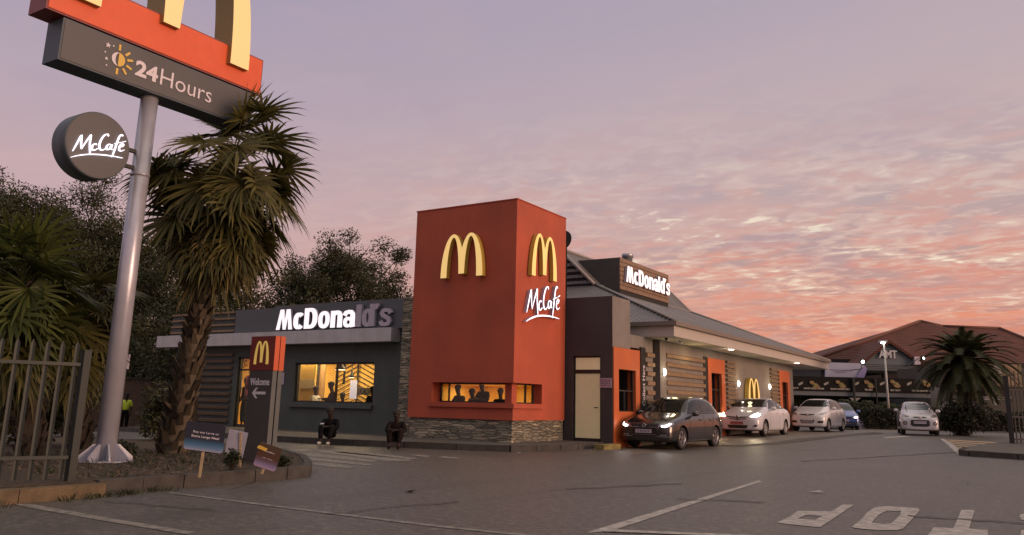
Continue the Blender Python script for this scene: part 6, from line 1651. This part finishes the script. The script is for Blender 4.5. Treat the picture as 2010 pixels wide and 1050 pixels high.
def tree(name, base, top, rx, label, seed, nb=14, nl=900, ls=.10, mleaf='leaf_tree', clump=.75, cat='tree', rz_=.42, trunk_r=.22):
    """spreading tree: crown ellipsoid half-width rx, from about 35% of the height to the top"""
    rnd = random.Random(seed); base = Vector(base); top = Vector(top); H_ = top.z-base.z
    root = empty(name, base, label, cat)
    tb, lf = MB(), MB(); fork = base+Vector((0, 0, H_*.28))
    tb.tube([base-Z_*.2, base+Vector((.05, 0, H_*.15)), fork], [trunk_r*1.2, trunk_r, trunk_r*.85], 10)
    cc = Vector((top.x, top.y, base.z+H_*(1-rz_)))
    for i in range(nb):
        a = i*2.39996; zf = 1-2*(i+.5)/nb; rr = math.sqrt(max(0, 1-zf*zf)); q = rnd.uniform(.62, 1.0)
        e = cc+Vector((math.cos(a)*rr*rx*q, math.sin(a)*rr*rx*q, zf*H_*rz_*q*.92))
        m1 = fork.lerp(e, .5)+Vector((rnd.uniform(-.3, .3), rnd.uniform(-.3, .3), rnd.uniform(0, .5)))
        tb.tube([fork, m1, e], [trunk_r*.42, trunk_r*.25, .03], 6)
        for k in range(4):
            e2 = e+Vector((rnd.gauss(0, 1), rnd.gauss(0, 1), rnd.gauss(0, .8)))*clump*.8
            tb.tube([m1.lerp(e, .6), e2], [.04, .012], 4, cap=False)
            leaf_cloud(lf, e2, clump*rnd.uniform(.6, 1.1), int(nl/4*rnd.uniform(.6, 1.2)), ls, rnd)
        leaf_cloud(lf, e, clump, int(nl*.5), ls, rnd)
    tb.build('trunk', M['bark'], root); lf.build('crown', M[mleaf], root)
    return root
def tree_px(name, x, ytop, D, wpx, label, seed, ybase=860, **k):
    b_ = hp(x, ybase, D); b_.z = gz(b_.x, b_.y); t = hp(x, ytop, D); r = wpx/2*D/FPX*1.0
    return tree(name, b_, t, r, label, seed, **k)
tree_px('tree', 20, 318, 47, 330, 'tall dark feathery tree rising at the top left behind the palms', 21, nb=36, nl=2300, ls=.088, clump=1.6, rz_=.5)
tree_px('tree', 165, 365, 49, 300, 'dark feathery tree between the tall left tree and the pylon pole', 22, nb=34, nl=2300, ls=.088, clump=1.55, rz_=.5)
tree_px('tree', 300, 470, 48, 320, 'dark tree directly behind the tall fan palm', 23, nb=32, nl=2100, ls=.088, clump=1.5, rz_=.5)
tree_px('tree', 470, 560, 37, 260, 'low dark tree behind the slatted screen of the left wing', 24, nb=20, nl=1300, ls=.075, clump=1.0)
tree_px('tree', 668, 482, 40, 260, 'feathery round tree behind the block letters, left of the red tower', 25, nb=36, nl=1900, ls=.058, clump=.85, rz_=.40)
# dark shrubbery behind the island and along the boundary wall
def bush(x, ytop, D, wpx, label, seed, ybase, ml='leaf_tree', n=2600, ls=.09, name='shrub'):
    if D == 1: D = (pz(x, ybase, .15)-CAM).dot(HF)
    rnd = random.Random(seed); b_ = hp(x, ybase, D); b_.z = gz(b_.x, b_.y)+(.15 if D < 16 else 0); t = hp(x, ytop, D); H_ = t.z-b_.z; r = wpx/2*D/FPX
    root = empty(name, b_, label, 'shrub'); lf, tb = MB(), MB()
    for i in range(9):
        a = i*2.4; c = b_+Vector((math.cos(a)*r*.55*(i % 3)/2, math.sin(a)*r*.45*(i % 3)/2, H_*(.3+.42*((i*5) % 9)/9)))
        tb.tube([b_, c], [.03, .01], 5); leaf_cloud(lf, c, max(r*.5, H_*.28), n//9, ls, rnd, .9)
    tb.build('stem', M['bark'], root); lf.build('foliage', M[ml], root); return root
bush(60, 690, 17, 210, 'dark shrub mass behind the left end of the palisade fence', 31, 890, n=8000, ls=.06)
bush(255, 640, 46, 200, 'large dark shrub behind the pylon pole, left of the restaurant canopy', 32, 850, n=9000, ls=.075)
bush(120, 660, 24, 170, 'dark shrub seen between the fence and the pylon pole', 33, 870, n=9000, ls=.07)
bush(315, 735, 20, 110, 'small dark shrub at the foot of the tall fan palm', 34, 890, n=4000, ls=.05)
bush(455, 874, 1, 44, 'young leafy shrub in front of the totem on the planted island', 35, 922, ml='leaf_hedge', n=700, ls=.022)
bush(552, 893, 1, 46, 'low spreading shrub at the tip of the planted island', 36, 915, ml='leaf_hedge', n=800, ls=.022)
bush(238, 868, 14.5, 60, 'low green tuft behind the base of the pylon pole', 37, 900, ml='leaf_hedge', n=700, ls=.05)
mb = MB(); rnd = random.Random(9)
for i in range(2600):
    x, y = rnd.uniform(-15, -9.75), rnd.uniform(5.9, 11); 
    if (x > -9.9 and y > 9) or (x+y > -.6 and y > 9.2): continue
    s_ = rnd.uniform(.015, .05); a = rnd.random()*3.14; d = Vector((math.cos(a), math.sin(a), rnd.uniform(-.4, .4)))*s_; w_ = Vector((-math.sin(a), math.cos(a), rnd.uniform(-.2, .2)))*s_*.4
    p = Vector((x, y, zp+.012+rnd.random()*.02)); mb.poly([p-d, p+w_, p+d, p-w_])
tag(mb.build('bark_chips', mat('bark_chip', (.12, .075, .04), .9, var=.5, vscale=30)), 'bark chips scattered over the planted island', 'mulch', kind='stuff')
mb = MB()
for (gx, gy, n) in ((-9.32, 5.9, 60), (-9.30, 6.3, 50), (-9.40, 6.7, 40), (-9.25, 5.5, 30), (-9.2, 4.6, 40)): grass_tuft(mb, (gx, gy, 0), n, .10, .22, rnd, .006)
for i in range(60): grass_tuft(mb, (rnd.uniform(-14, -9.8), rnd.uniform(6, 10.5), zp), 12, .13, .2, rnd, .006)
tag(mb.build('weeds', M['leaf_hedge']), 'weeds and grass tufts along the kerb and in the planted island', 'grass', kind='stuff')
# feather palm on the right
def feather_palm(base, crown, R_, n, label, seed, leafm='leaf_palm', tr=.26):
    rnd = random.Random(seed); base, crown = Vector(base), Vector(crown); root = empty('date_palm', base, label, 'palm')
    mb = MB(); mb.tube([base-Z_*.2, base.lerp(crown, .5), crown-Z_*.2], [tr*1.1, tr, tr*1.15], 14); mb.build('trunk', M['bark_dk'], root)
    for i in range(n):
        f = (i+.5)/n; el = rad(70-112*f+rnd.uniform(-8, 8)); az = i*2.39996; d = Vector((math.cos(az)*math.cos(el), math.sin(az)*math.cos(el), math.sin(el)))
        mb = MB(); p = crown.copy(); L_ = R_*rnd.uniform(.9, 1.15)*(.62+.38*min(1, f*4)); pts = []; ns_ = 15
        for k in range(ns_+1):
            pts.append((p.copy(), d.copy())); d = (d+Vector((0, 0, -.030-.11*(k/ns_)))).normalized(); p = p+d*L_/ns_
        mb.tube([q[0] for q in pts], [.03*(1-k/ns_)+.006 for k in range(ns_+1)], 4, cap=False)
        for k in range(2, ns_*4):
            t = k/4; i0 = min(int(t), ns_-1); q = pts[i0][0].lerp(pts[i0+1][0], t-i0); dd = pts[i0][1]; sd = dd.cross(Z_)
            if sd.length < .1: sd = Vector((1, 0, 0))
            sd.normalize(); nn = sd.cross(dd)
            for s_ in (-1, 1):
                ll = L_*.20*(1-abs(t/ns_-.45)*1.1)*rnd.uniform(.85, 1.15); e = q+(sd*s_*.75+dd*.6+nn*.25-Z_*.22).normalized()*ll; w_ = dd*.035
                mb.poly([q-w_, q+w_, e])
        mb.build('frond', M[leafm], root)
    return root
bb = hp(1888, 850, 40); bb.z = gz(bb.x, bb.y); feather_palm(bb, hp(1893, 706, 40), 2.5, 110, 'dark feathery date palm standing in front of the red roof on the right', 41, 'leaf_date')
bb = hp(1585, 820, 75); bb.z = .22; feather_palm(bb, hp(1583, 755, 75), 1.5, 14, 'distant palm seen in the gap under the far eaves', 42, 'leaf_palm_dry', .2)
bush(1889, 782, 39.4, 120, 'dark shrub round the foot of the date palm', 61, 850, ml='leaf_dark', n=5000, ls=.07)
# hedge behind the lane and dark screen on the right
def hedge(name, x0, x1, yt0, yt1, D, yb, label, seed, n=22000, ls=.06, th=.9, ml='leaf_hedge'):
    rnd = random.Random(seed); a, b_ = hp(x0, yb, D), hp(x1, yb, D); root = empty(name, ((a.x+b_.x)/2, (a.y+b_.y)/2, gz(a.x, a.y)), label, 'hedge')
    lf = MB(); tb = MB(); za, zb_ = hp(x0, yt0, D).z, hp(x1, yt1, D).z
    for i in range(14):
        f = (i+.5)/14; p = a.lerp(b_, f); g_ = gz(p.x, p.y); tb.tube([(p.x, p.y, g_-.1), (p.x, p.y, g_+(za+(zb_-za)*f-g_)*.7)], [.04, .02], 5)
    for i in range(n):
        f = rnd.random(); p = a.lerp(b_, f); g_ = gz(p.x, p.y); top_ = za+(zb_-za)*f+.12*math.sin(f*23)+.08*math.sin(f*57)
        q = Vector((p.x+HF.x*rnd.uniform(-th, th)*.5, p.y+HF.y*rnd.uniform(-th, th)*.5, g_+.05+(top_-g_)*rnd.random()**.8))
        u = Vector((rnd.gauss(0, 1), rnd.gauss(0, 1), rnd.gauss(0, 1))).normalized(); w_ = u.orthogonal().normalized(); k = ls*rnd.uniform(.6, 1.4)
        lf.poly([q-u*k, q+w_*k*.5, q+u*k, q-w_*k*.5])
    # woody core keeps the hedge opaque
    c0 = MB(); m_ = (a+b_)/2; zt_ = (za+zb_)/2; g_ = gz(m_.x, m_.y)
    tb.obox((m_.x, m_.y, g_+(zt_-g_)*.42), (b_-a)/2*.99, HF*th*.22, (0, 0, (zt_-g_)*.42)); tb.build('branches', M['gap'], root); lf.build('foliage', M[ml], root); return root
hedge('hedge', 1655, 1800, 790, 800, 52, 845, 'green clipped hedge behind the blue car', 51)
hedge('hedge', 1560, 1660, 782, 788, 58, 835, 'pale green hedge seen over the roof of the white people carrier', 53, n=14000, ml='leaf_lime')
hedge('hedge', 1700, 2080, 806, 812, 50, 848, 'long very dark hedge behind the small white hatchback and under the date palm', 52, n=45000, ml='leaf_dark')
# ------------------------------------------------------------------ background on the right
RH = Vector((_R.x, _R.y, 0)).normalized()
def q(x, y, D): return hp(x, y, D)
def frontal(mb, x0, x1, y0, y1, D, th=.15, mi=0, z0=None, z1=None):
    """box facing the camera side: image corners at distance D"""
    a, b_ = q(x0, y1, D), q(x1, y0, D); za, zb_ = (q((x0+x1)/2, y1, D).z if z0 is None else z0), (q((x0+x1)/2, y0, D).z if z1 is None else z1)
    a.z = b_.z = 0
    mb.obox(((a+b_)/2)+Z_*(za+zb_)/2+HF*th/2, (b_-a)/2, HF*th/2, (0, 0, (zb_-za)/2), mi)
# big building with a red hipped roof
D0 = 72
root = empty('office_building', (*q(1800, 840, D0+6).xy, .22), 'distant grey building under a large red hipped roof, with a small front gable', 'building')
M['far_wall'] = mat('dark_grey_wall', (.075, .08, .085), .8, var=.15, vscale=.8)
M['far_wall2'] = mat('slate_weatherboard', (.10, .12, .135), .7, var=.08, vscale=1)
mb = MB(); frontal(mb, 1618, 2150, 706, 850, D0+3, 14, z0=-.2); mb.build('wall', M['far_wall'], root)
def hip(mb, xl, xr, yl, pxk, yk, D, depth, xr_y=None):
    L0, R0 = q(xl, yl, D), q(xr, xr_y or yl, D); z_ = (L0.z+R0.z)/2; L0.z = R0.z = z_
    P_ = q(pxk, yk, D+depth*.5); L1, R1 = L0+HF*depth, R0+HF*depth
    mb.poly([L0, R0, P_]); mb.poly([R0, R1, P_]); mb.poly([R1, L1, P_]); mb.poly([L1, L0, P_]); mb.poly([L0, L1, R1, R0])
mb = MB()
A, B = q(1606, 703, D0), q(2140, 720, D0); z_ = q(1700, 706, D0).z; A.z = B.z = z_
Pk, Pr, Pr2 = q(1806, 631, D0+6), q(1850, 641, D0+6), q(1962, 645, D0+6)
A1, B1_ = A+HF*14, B+HF*14
mb.poly([A, q(1840, 706, D0)*1 if False else (A+(B-A)*.47), Pk]); mb.poly([A+(B-A)*.47, B, Pr2, Pr, Pk]); mb.poly([B, B1_, Pr2]); mb.poly([B1_, A1, Pk, Pr, Pr2]); mb.poly([A1, A, Pk])
mb.build('roof', M['redroof'], root)
mb = MB()
for e_ in ((A, Pk), (B, Pr2), (Pr, Pr2), (Pk, Pr)): mb.tube([e_[0]+Z_*.05, e_[1]+Z_*.05], .14, 6)
mb.build('ridge_tiles', mat('ridge_tile', (.12, .05, .035), .8, var=.2), root)
mb = MB(); frontal(mb, 1606, 2140, 703, 712, D0-.05, .2, z0=z_-.5, z1=z_-.02); mb.build('fascia', M['gap'], root)
# front gable with letters
DG = D0-3
gl, gr, gk = q(1692, 712, DG), q(1806, 712, DG), q(1743, 671, DG); zg = (gl.z+gr.z)/2; gl.z = gr.z = zg
mb = MB(); mb.poly([gl, gr, gk]); mb.poly([gl+HF*5, gk+HF*5, gr+HF*5])
mb.build('front_gable', M['far_wall2'], root)
mb = MB()
for a, b_ in ((gl, gk), (gr, gk)):
    d = (a-gk).normalized(); e = a+d*.5; mb.poly([gk-HF*.3+Z_*.15, e-HF*.3+Z_*.12, e+HF*5+Z_*.12, gk+HF*5+Z_*.15]); mb.poly([gk-HF*.3+Z_*.15, gk-HF*.3-Z_*.12, e-HF*.3-Z_*.15, e-HF*.3+Z_*.12])
mb.build('gable_roof', M['redroof'], root)
mb = MB(); frontal(mb, 1692, 1806, 712, 728, DG, 5, z1=zg); 
for k in range(5):
    pass
mb.build('lintel_wall', M['far_wall2'], root)
mb = MB()
for k in range(4):
    yy = 716+k*3.4; frontal(mb, 1692, 1806, yy, yy+.7, DG-.03, .03)
mb.build('board_line', M['gap'], root)
a = q(1725, 702.5, DG-.1); b_ = q(1761, 701, DG-.1); b_.z = a.z
text('lettering', 'AMT', a, (b_-a).normalized(), Z_, (b_-a).length, q(1740, 686, DG).z-q(1740, 701.5, DG).z, mat('grey_sign_letter', (.45, .45, .47), .5, var=0), root, depth=.06, bold=.03)
for (x0, x1, y0_, y1_) in ((1700, 1728, 730, 745), (1735, 1760, 730, 745), (1765, 1782, 730, 745)):
    mb = MB(); frontal(mb, x0, x1, y0_, y1_, D0+2.9, .1); w_ = mb.build('window', M['carglass'], root)
    mb = MB(); frontal(mb, x0-.8, x1+.8, y0_-.8, y0_, D0+2.8, .1); mb.build('window_frame', M['unlit_white'], w_)
mb = MB(); frontal(mb, 1796, 1806, 700, 716, DG-.4, .3); mb.build('downpipe_box', M['unlit_white'], root)
# white billboard hanging at left
r_ = empty('billboard', (*q(1660, 840, 62).xy, .22), 'blank bluish-white billboard with a slanted right end, just right of the far eaves', 'billboard')
mb = MB()
pp = [(1621, 711), (1690, 713), (1701, 721), (1686, 741), (1621, 742)]
P3 = [q(x, y, 62) for x, y in pp]; mb.poly(P3[::-1]); P4 = [p+HF*.2 for p in P3]; mb.poly(P4)
for i in range(5): mb.poly([P3[i], P3[(i+1) % 5], P4[(i+1) % 5], P4[i]])
mb.build('panel', mat('bluish_white_board', (.30, .31, .40), .5, var=.15, vscale=.8), r_, fixn=True)
mb = MB(); frontal(mb, 1632, 1672, 725, 726.5, 61.95, .04); frontal(mb, 1640, 1660, 729, 730, 61.95, .04); mb.build('faded_line', mat('faded_lilac', (.22, .22, .34), .6, var=0), r_)
mb = MB(); P3 = [q(x, y, 61.9) for x, y in ((1681, 741), (1690, 726), (1699, 719), (1702, 724), (1697, 741))]; mb.poly(P3[::-1]); mb.build('lilac_corner', mat('lilac_vinyl', (.22, .19, .38), .6, var=.1), r_, fixn=True)
for x in (1625, 1675): mb = MB(); a = q(x, 742, 62.2); mb.tube([(a.x, a.y, .1), (a.x, a.y, a.z+.3)], .09, 8); mb.build('post', M['gap'], r_)
# menu awning: dark fascia with burger pictures over a low shop
DM = 56
r_ = empty('menu_canopy', (*q(1700, 840, DM).xy, .22), 'long low canopy with a black fascia showing burger pictures, behind the hedge', 'canopy')
mb = MB(); frontal(mb, 1540, 1842, 742, 769, DM, .5, z1=q(1690, 741, DM).z, z0=q(1690, 769.5, DM).z); fas = mb.build('fascia', mat('black_menu_fascia', (.012, .010, .009), .9, var=.1, spec=.2), r_)
mb = MB(); frontal(mb, 1540, 1836, 770, 779, DM+.05, 7, z1=q(1690, 769.7, DM).z, z0=q(1690, 778, DM).z); mb.build('soffit', mat('slate_soffit', (.10, .115, .125), .7, var=.08), r_)
mb = MB(); frontal(mb, 1540, 1836, 779, 850, DM+7, .3, z0=-.1); mb.build('back_wall', M['far_wall'], r_)
for x in (1677, 1721): mb = MB(); a = q(x, 780, DM-.1); mb.tube([(a.x, a.y, .1), (a.x, a.y, q(x, 742, DM).z)], .09 if x == 1677 else .05, 8); mb.build('post', M['gap'], r_)
mb = MB()
for xa, xb in ((1668, 1677), (1690, 1677)):
    P3 = [q(xa, 781, DM-.15), q(xb, 781, DM-.15), q(xb, 790, DM-.15)]; mb.poly(P3); mb.poly([p+HF*.08 for p in P3[::-1]])
mb.build('post_bracket', mat('pale_bracket', (.22, .21, .19), .6), r_)
bun = mat('bun_print', (.20, .12, .04), .5, var=.4, vscale=4); fill = mat('filling_print', (.16, .10, .05), .5, var=.6, vscale=8); leafy = mat('lettuce_print', (.16, .20, .05), .5, var=.5, vscale=6)
def disc_pts(cx, cy, a, b, t=0, n=14): return [(cx+a*math.cos(2*math.pi*i/n)*math.cos(t)-b*math.sin(2*math.pi*i/n)*math.sin(t), cy+a*math.cos(2*math.pi*i/n)*math.sin(t)+b*math.sin(2*math.pi*i/n)*math.cos(t)) for i in range(n)]
def decal(name, pts, D, m, parent, th=.02):
    P3 = [q(x, y, D) for x, y in pts]; mb = MB(); mb.poly(P3[::-1]); P4 = [p+HF*th for p in P3]; mb.poly(P4)
    n = len(P3)
    for i in range(n): mb.poly([P3[i], P3[(i+1) % n], P4[(i+1) % n], P4[i]])
    return mb.build(name, m, parent, fixn=True)
for i, (cx, cy, s_) in enumerate(((1599, 755, 1), (1650, 754, 1), (1706, 754, 1.05), (1757, 753, 1.05), (1816, 751, 1.1))):
    decal('burger_filling', disc_pts(cx+2, cy+2.0, 6.4*s_, 5.2*s_, .4), DM-.03, fill, fas); decal('burger_bun', disc_pts(cx-5, cy-4, 5.0*s_, 3.4*s_, .35), DM-.06, bun, fas); decal('burger_bun', disc_pts(cx+4.5, cy+4.4, 6.2*s_, 3.6*s_, .1), DM-.06, bun, fas); decal('burger_leaf', disc_pts(cx+2, cy+.5, 5.8*s_, 1.1*s_, .35), DM-.075, leafy, fas)
RHn = (q(1750, 760, DM)-q(1600, 760, DM)); RHn.z = 0; RHn.normalize()
for (x0, x1, t) in ((1578, 1618, 'GRAND CHICKEN BURGER'), (1630, 1669, 'GRAND CHICKEN SPICY'), (1698, 1713, 'BIG MAC'), (1748, 1768, 'BIG TASTY'), (1790, 1840, 'DOUBLE QUARTER POUNDER'), (1552, 1568, 'SPICY')):
    a, b_ = q(x0, 766, DM-.04), q(x1, 766, DM-.04); text('lettering', t, (a.x, a.y, q(1700, 766.5, DM).z), RHn, Z_, (b_-a).length, .11, M['cream_txt'], fas, depth=.01, bold=.02)
for x in (1572, 1622, 1682, 1732, 1785):
    a, b_ = q(x-4.5, 757, DM-.03), q(x+4.5, 753.5, DM-.03); text('lettering', 'NEW', a, (b_-a).normalized(), Z_, (b_-a).length, .16, M['cream_txt'], fas, depth=.01, bold=.03)
# lamp post and floodlights
D = 50; a = q(1740, 743, D); tp = q(1736, 672, D)
r_ = empty('street_lamp', (a.x, a.y, .22), 'slim pale lamp post with one lit head in front of the small gable', 'street lamp')
mb = MB(); mb.tube([(a.x, a.y, .1), (a.x, a.y, tp.z)], [.07, .05], 10); mb.build('post', mat('pale_galvanised_post', (.42, .40, .37), .5, var=.05), r_)
mb = MB(); h = q(1733, 671, D); mb.obox(h+Z_*.03, RH*.20, HF*.14, (0, 0, .05)); mb.build('head', M['steel'], r_)
mb = MB(); mb.lathe(h-Z_*.035, -Z_, [(.14, 0), (.12, .04), (.05, .07)], 12); mb.build('lens', M['flood'], r_)
for (x, y, D, lb) in ((1694, 710, 60, 'lit floodlight at the left corner of the small gable'), (1813, 702.5, 66, 'lit floodlight between the small gable and the date palm')):
    h = q(x, y, D); r_ = empty('floodlight', h, lb, 'floodlight', 'floodlights on the far building')
    mb = MB(); mb.obox(h+HF*.12, RH*.16, HF*.08, (0, 0, .14)); mb.build('housing', M['gap'], r_)
    mb = MB(); mb.lathe(h+HF*.04, -HF, [(.11, 0), (.08, .03), (.01, .04)], 14); mb.build('lens', M['flood'], r_)
    mb = MB(); mb.tube([h+HF*.2, h+HF*.3-Z_*.5, h+HF*(9 if x > 1800 else 4)-Z_*.5], .03, 6); mb.build('bracket', M['gap'], r_)
# shop behind the palm with yellow posters, terrace rail
DP = 58
r_ = empty('shop', (*q(1950, 850, DP).xy, .22), 'low dark shop front with yellow-orange posters behind the date palm', 'shop')
mb = MB(); frontal(mb, 1850, 2150, 722, 850, DP, 6, z0=-.1); mb.build('wall', mat('umber_wall', (.05, .045, .04), .8, var=.2), r_)
mb = MB(); frontal(mb, 1905, 2004, 714, 758, DP-.2, .15); pan = mb.build('poster_board', mat('olive_poster', (.14, .11, .05), .6, var=.3, vscale=2), r_)
for (x0, x1, y0_, y1_, m_) in ((1911, 1934, 728, 752, 'yellow_txt'), (1936, 1964, 718, 733, 'cream_txt'), (1938, 1967, 736, 750, 'cream_txt'), (1974, 1996, 716, 734, 'timber'), (1971, 1998, 736, 756, 'timber')):
    mb = MB(); frontal(mb, x0, x1, y0_, y1_, DP-.24, .03); mb.build('poster', M[m_], pan)
mb = MB(); frontal(mb, 1912, 1932, 720, 727, DP-.25, .03); mb.build('poster', M['timber'], pan)
for yy in (779, 783): mb = MB(); frontal(mb, 1920, 1985, yy, yy+1.2, DP-1.5, .05); mb.build('rail', M['unlit_white'], r_)
for x in (1922, 1950, 1952.5, 1978): mb = MB(); frontal(mb, x, x+1.3, 762, 795, DP-1.5, .05); mb.build('rail_post', M['steel'], r_)
mb = MB(); frontal(mb, 1925, 1945, 760, 778, DP-.1, .05); frontal(mb, 1955, 1975, 760, 778, DP-.1, .05); mb.build('window', M['carglass'], r_)
# sloping stair rail left of the palm
r_ = empty('ramp', (*q(1860, 800, 54).xy, .22), 'sloping pale-edged ramp running down behind the date palm', 'ramp')
mb = MB(); P3 = [q(x, y, 54) for x, y in ((1848, 757), (1894, 776), (1894, 850), (1842, 850), (1842, 757))]; mb.poly(P3[::-1]); mb.poly([p+HF*1 for p in P3]); mb.build('side', M['far_wall'], r_, fixn=True)
mb = MB(); a, b_ = q(1848, 756, 53.9), q(1894, 775.5, 53.9); mb.tube([a, b_], .07, 6); mb.build('handrail', M['timber'], r_)
# white low railing behind the blue car
D = 50; r_ = empty('low_railing', (*q(1702, 840, D).xy, .22), 'low pale railing between the blue car and the dark hedge', 'railing')
mb = MB()
for k in range(8): frontal(mb, 1688+k*3.2, 1689+k*3.2, 824, 842, D, .04)
for yy in (827, 836): frontal(mb, 1686, 1712, yy, yy+1.3, D-.03, .03)
mb.build('bars', M['unlit_white'], r_)
# brick boundary wall at the left, behind the island
r_ = empty('boundary_wall', (*q(300, 850, 43).xy, -.5), 'long brown brick boundary wall behind the person in the yellow vest', 'wall')
brk, nt_, b__ = newmat('brown_brick'); N2, L2 = nt_.nodes, nt_.links
tc2 = N2.new('ShaderNodeTexCoord'); bt = N2.new('ShaderNodeTexBrick'); mp2 = N2.new('ShaderNodeMapping'); mp2.inputs['Rotation'].default_value = (rad(90), 0, 0); L2.new(tc2.outputs['Object'], mp2.inputs['Vector']); L2.new(mp2.outputs['Vector'], bt.inputs['Vector'])
bt.inputs['Color1'].default_value = (.085, .045, .028, 1); bt.inputs['Color2'].default_value = (.06, .035, .022, 1); bt.inputs['Mortar'].default_value = (.05, .042, .035, 1); bt.inputs['Scale'].default_value = 4; bt.inputs['Mortar Size'].default_value = .02
L2.new(bt.outputs['Color'], b__.inputs['Base Color']); b__.inputs['Roughness'].default_value = .9
mb = MB(); frontal(mb, -260, 470, 742, 850, 42, .3, z0=-1.2, z1=q(200, 742, 42).z); mb.build('brickwork', brk, r_)
mb = MB(); frontal(mb, -260, 470, 739, 742, 41.9, .5, z0=q(200, 742, 42).z, z1=q(200, 740, 42).z); mb.build('coping', M['kerb'], r_)
# ------------------------------------------------------------------ right-hand traffic island and black palisade fence
isl = [gp(x, y) for x, y in ((1887, 893.5), (1900, 886.5), (1950, 878), (1990, 873.5), (2080, 870), (2200, 880), (2200, 915), (2080, 906), (2000, 902), (1940, 897.5), (1905, 895.5))]
pts = [(p.x, p.y) for p in isl]
slab('traffic_island', pts, .14, M['pave'], step=.8)
kerb_run([pts[i] for i in (1, 0, 10, 9, 8, 7)], .14, .15, M['kerb'], 'dark kerb round the point of the traffic island at the right edge', blk=.9)
pf = hp(1984, 877, 26); a = pz(1988, 878, .14+gz(0, 26)); 
r_ = empty('palisade_fence', a, 'tall black palisade fence on the traffic island at the right edge', 'fence')
top_ = hp(1976, 737, math.hypot(0, (a-CAM).dot(HF))).z
mb = MB(); mb.box((a.x-.07, a.y-.07, a.z-.1), (a.x+.07, a.y+.07, top_)); mb.build('post', M['blackmetal'], r_, bevel=.01)
dF = RH.copy()
for zz in (a.z+.25, a.z+.95, top_-.45, top_-.9):
    mb = MB(); mb.obox(a+dF*1.8+Z_*(zz-a.z), dF*1.75, HF*.02, (0, 0, .025)); mb.build('rail', M['blackmetal'], r_)
for k in range(26):
    c = a+dF*(.16+k*.13); mb = MB(); mb.obox((c.x, c.y, (a.z+.08+top_+.15)/2), dF*.016, HF*.016, (0, 0, (top_+.15-a.z-.08)/2)); mb.build('pale', M['blackmetal'], r_)
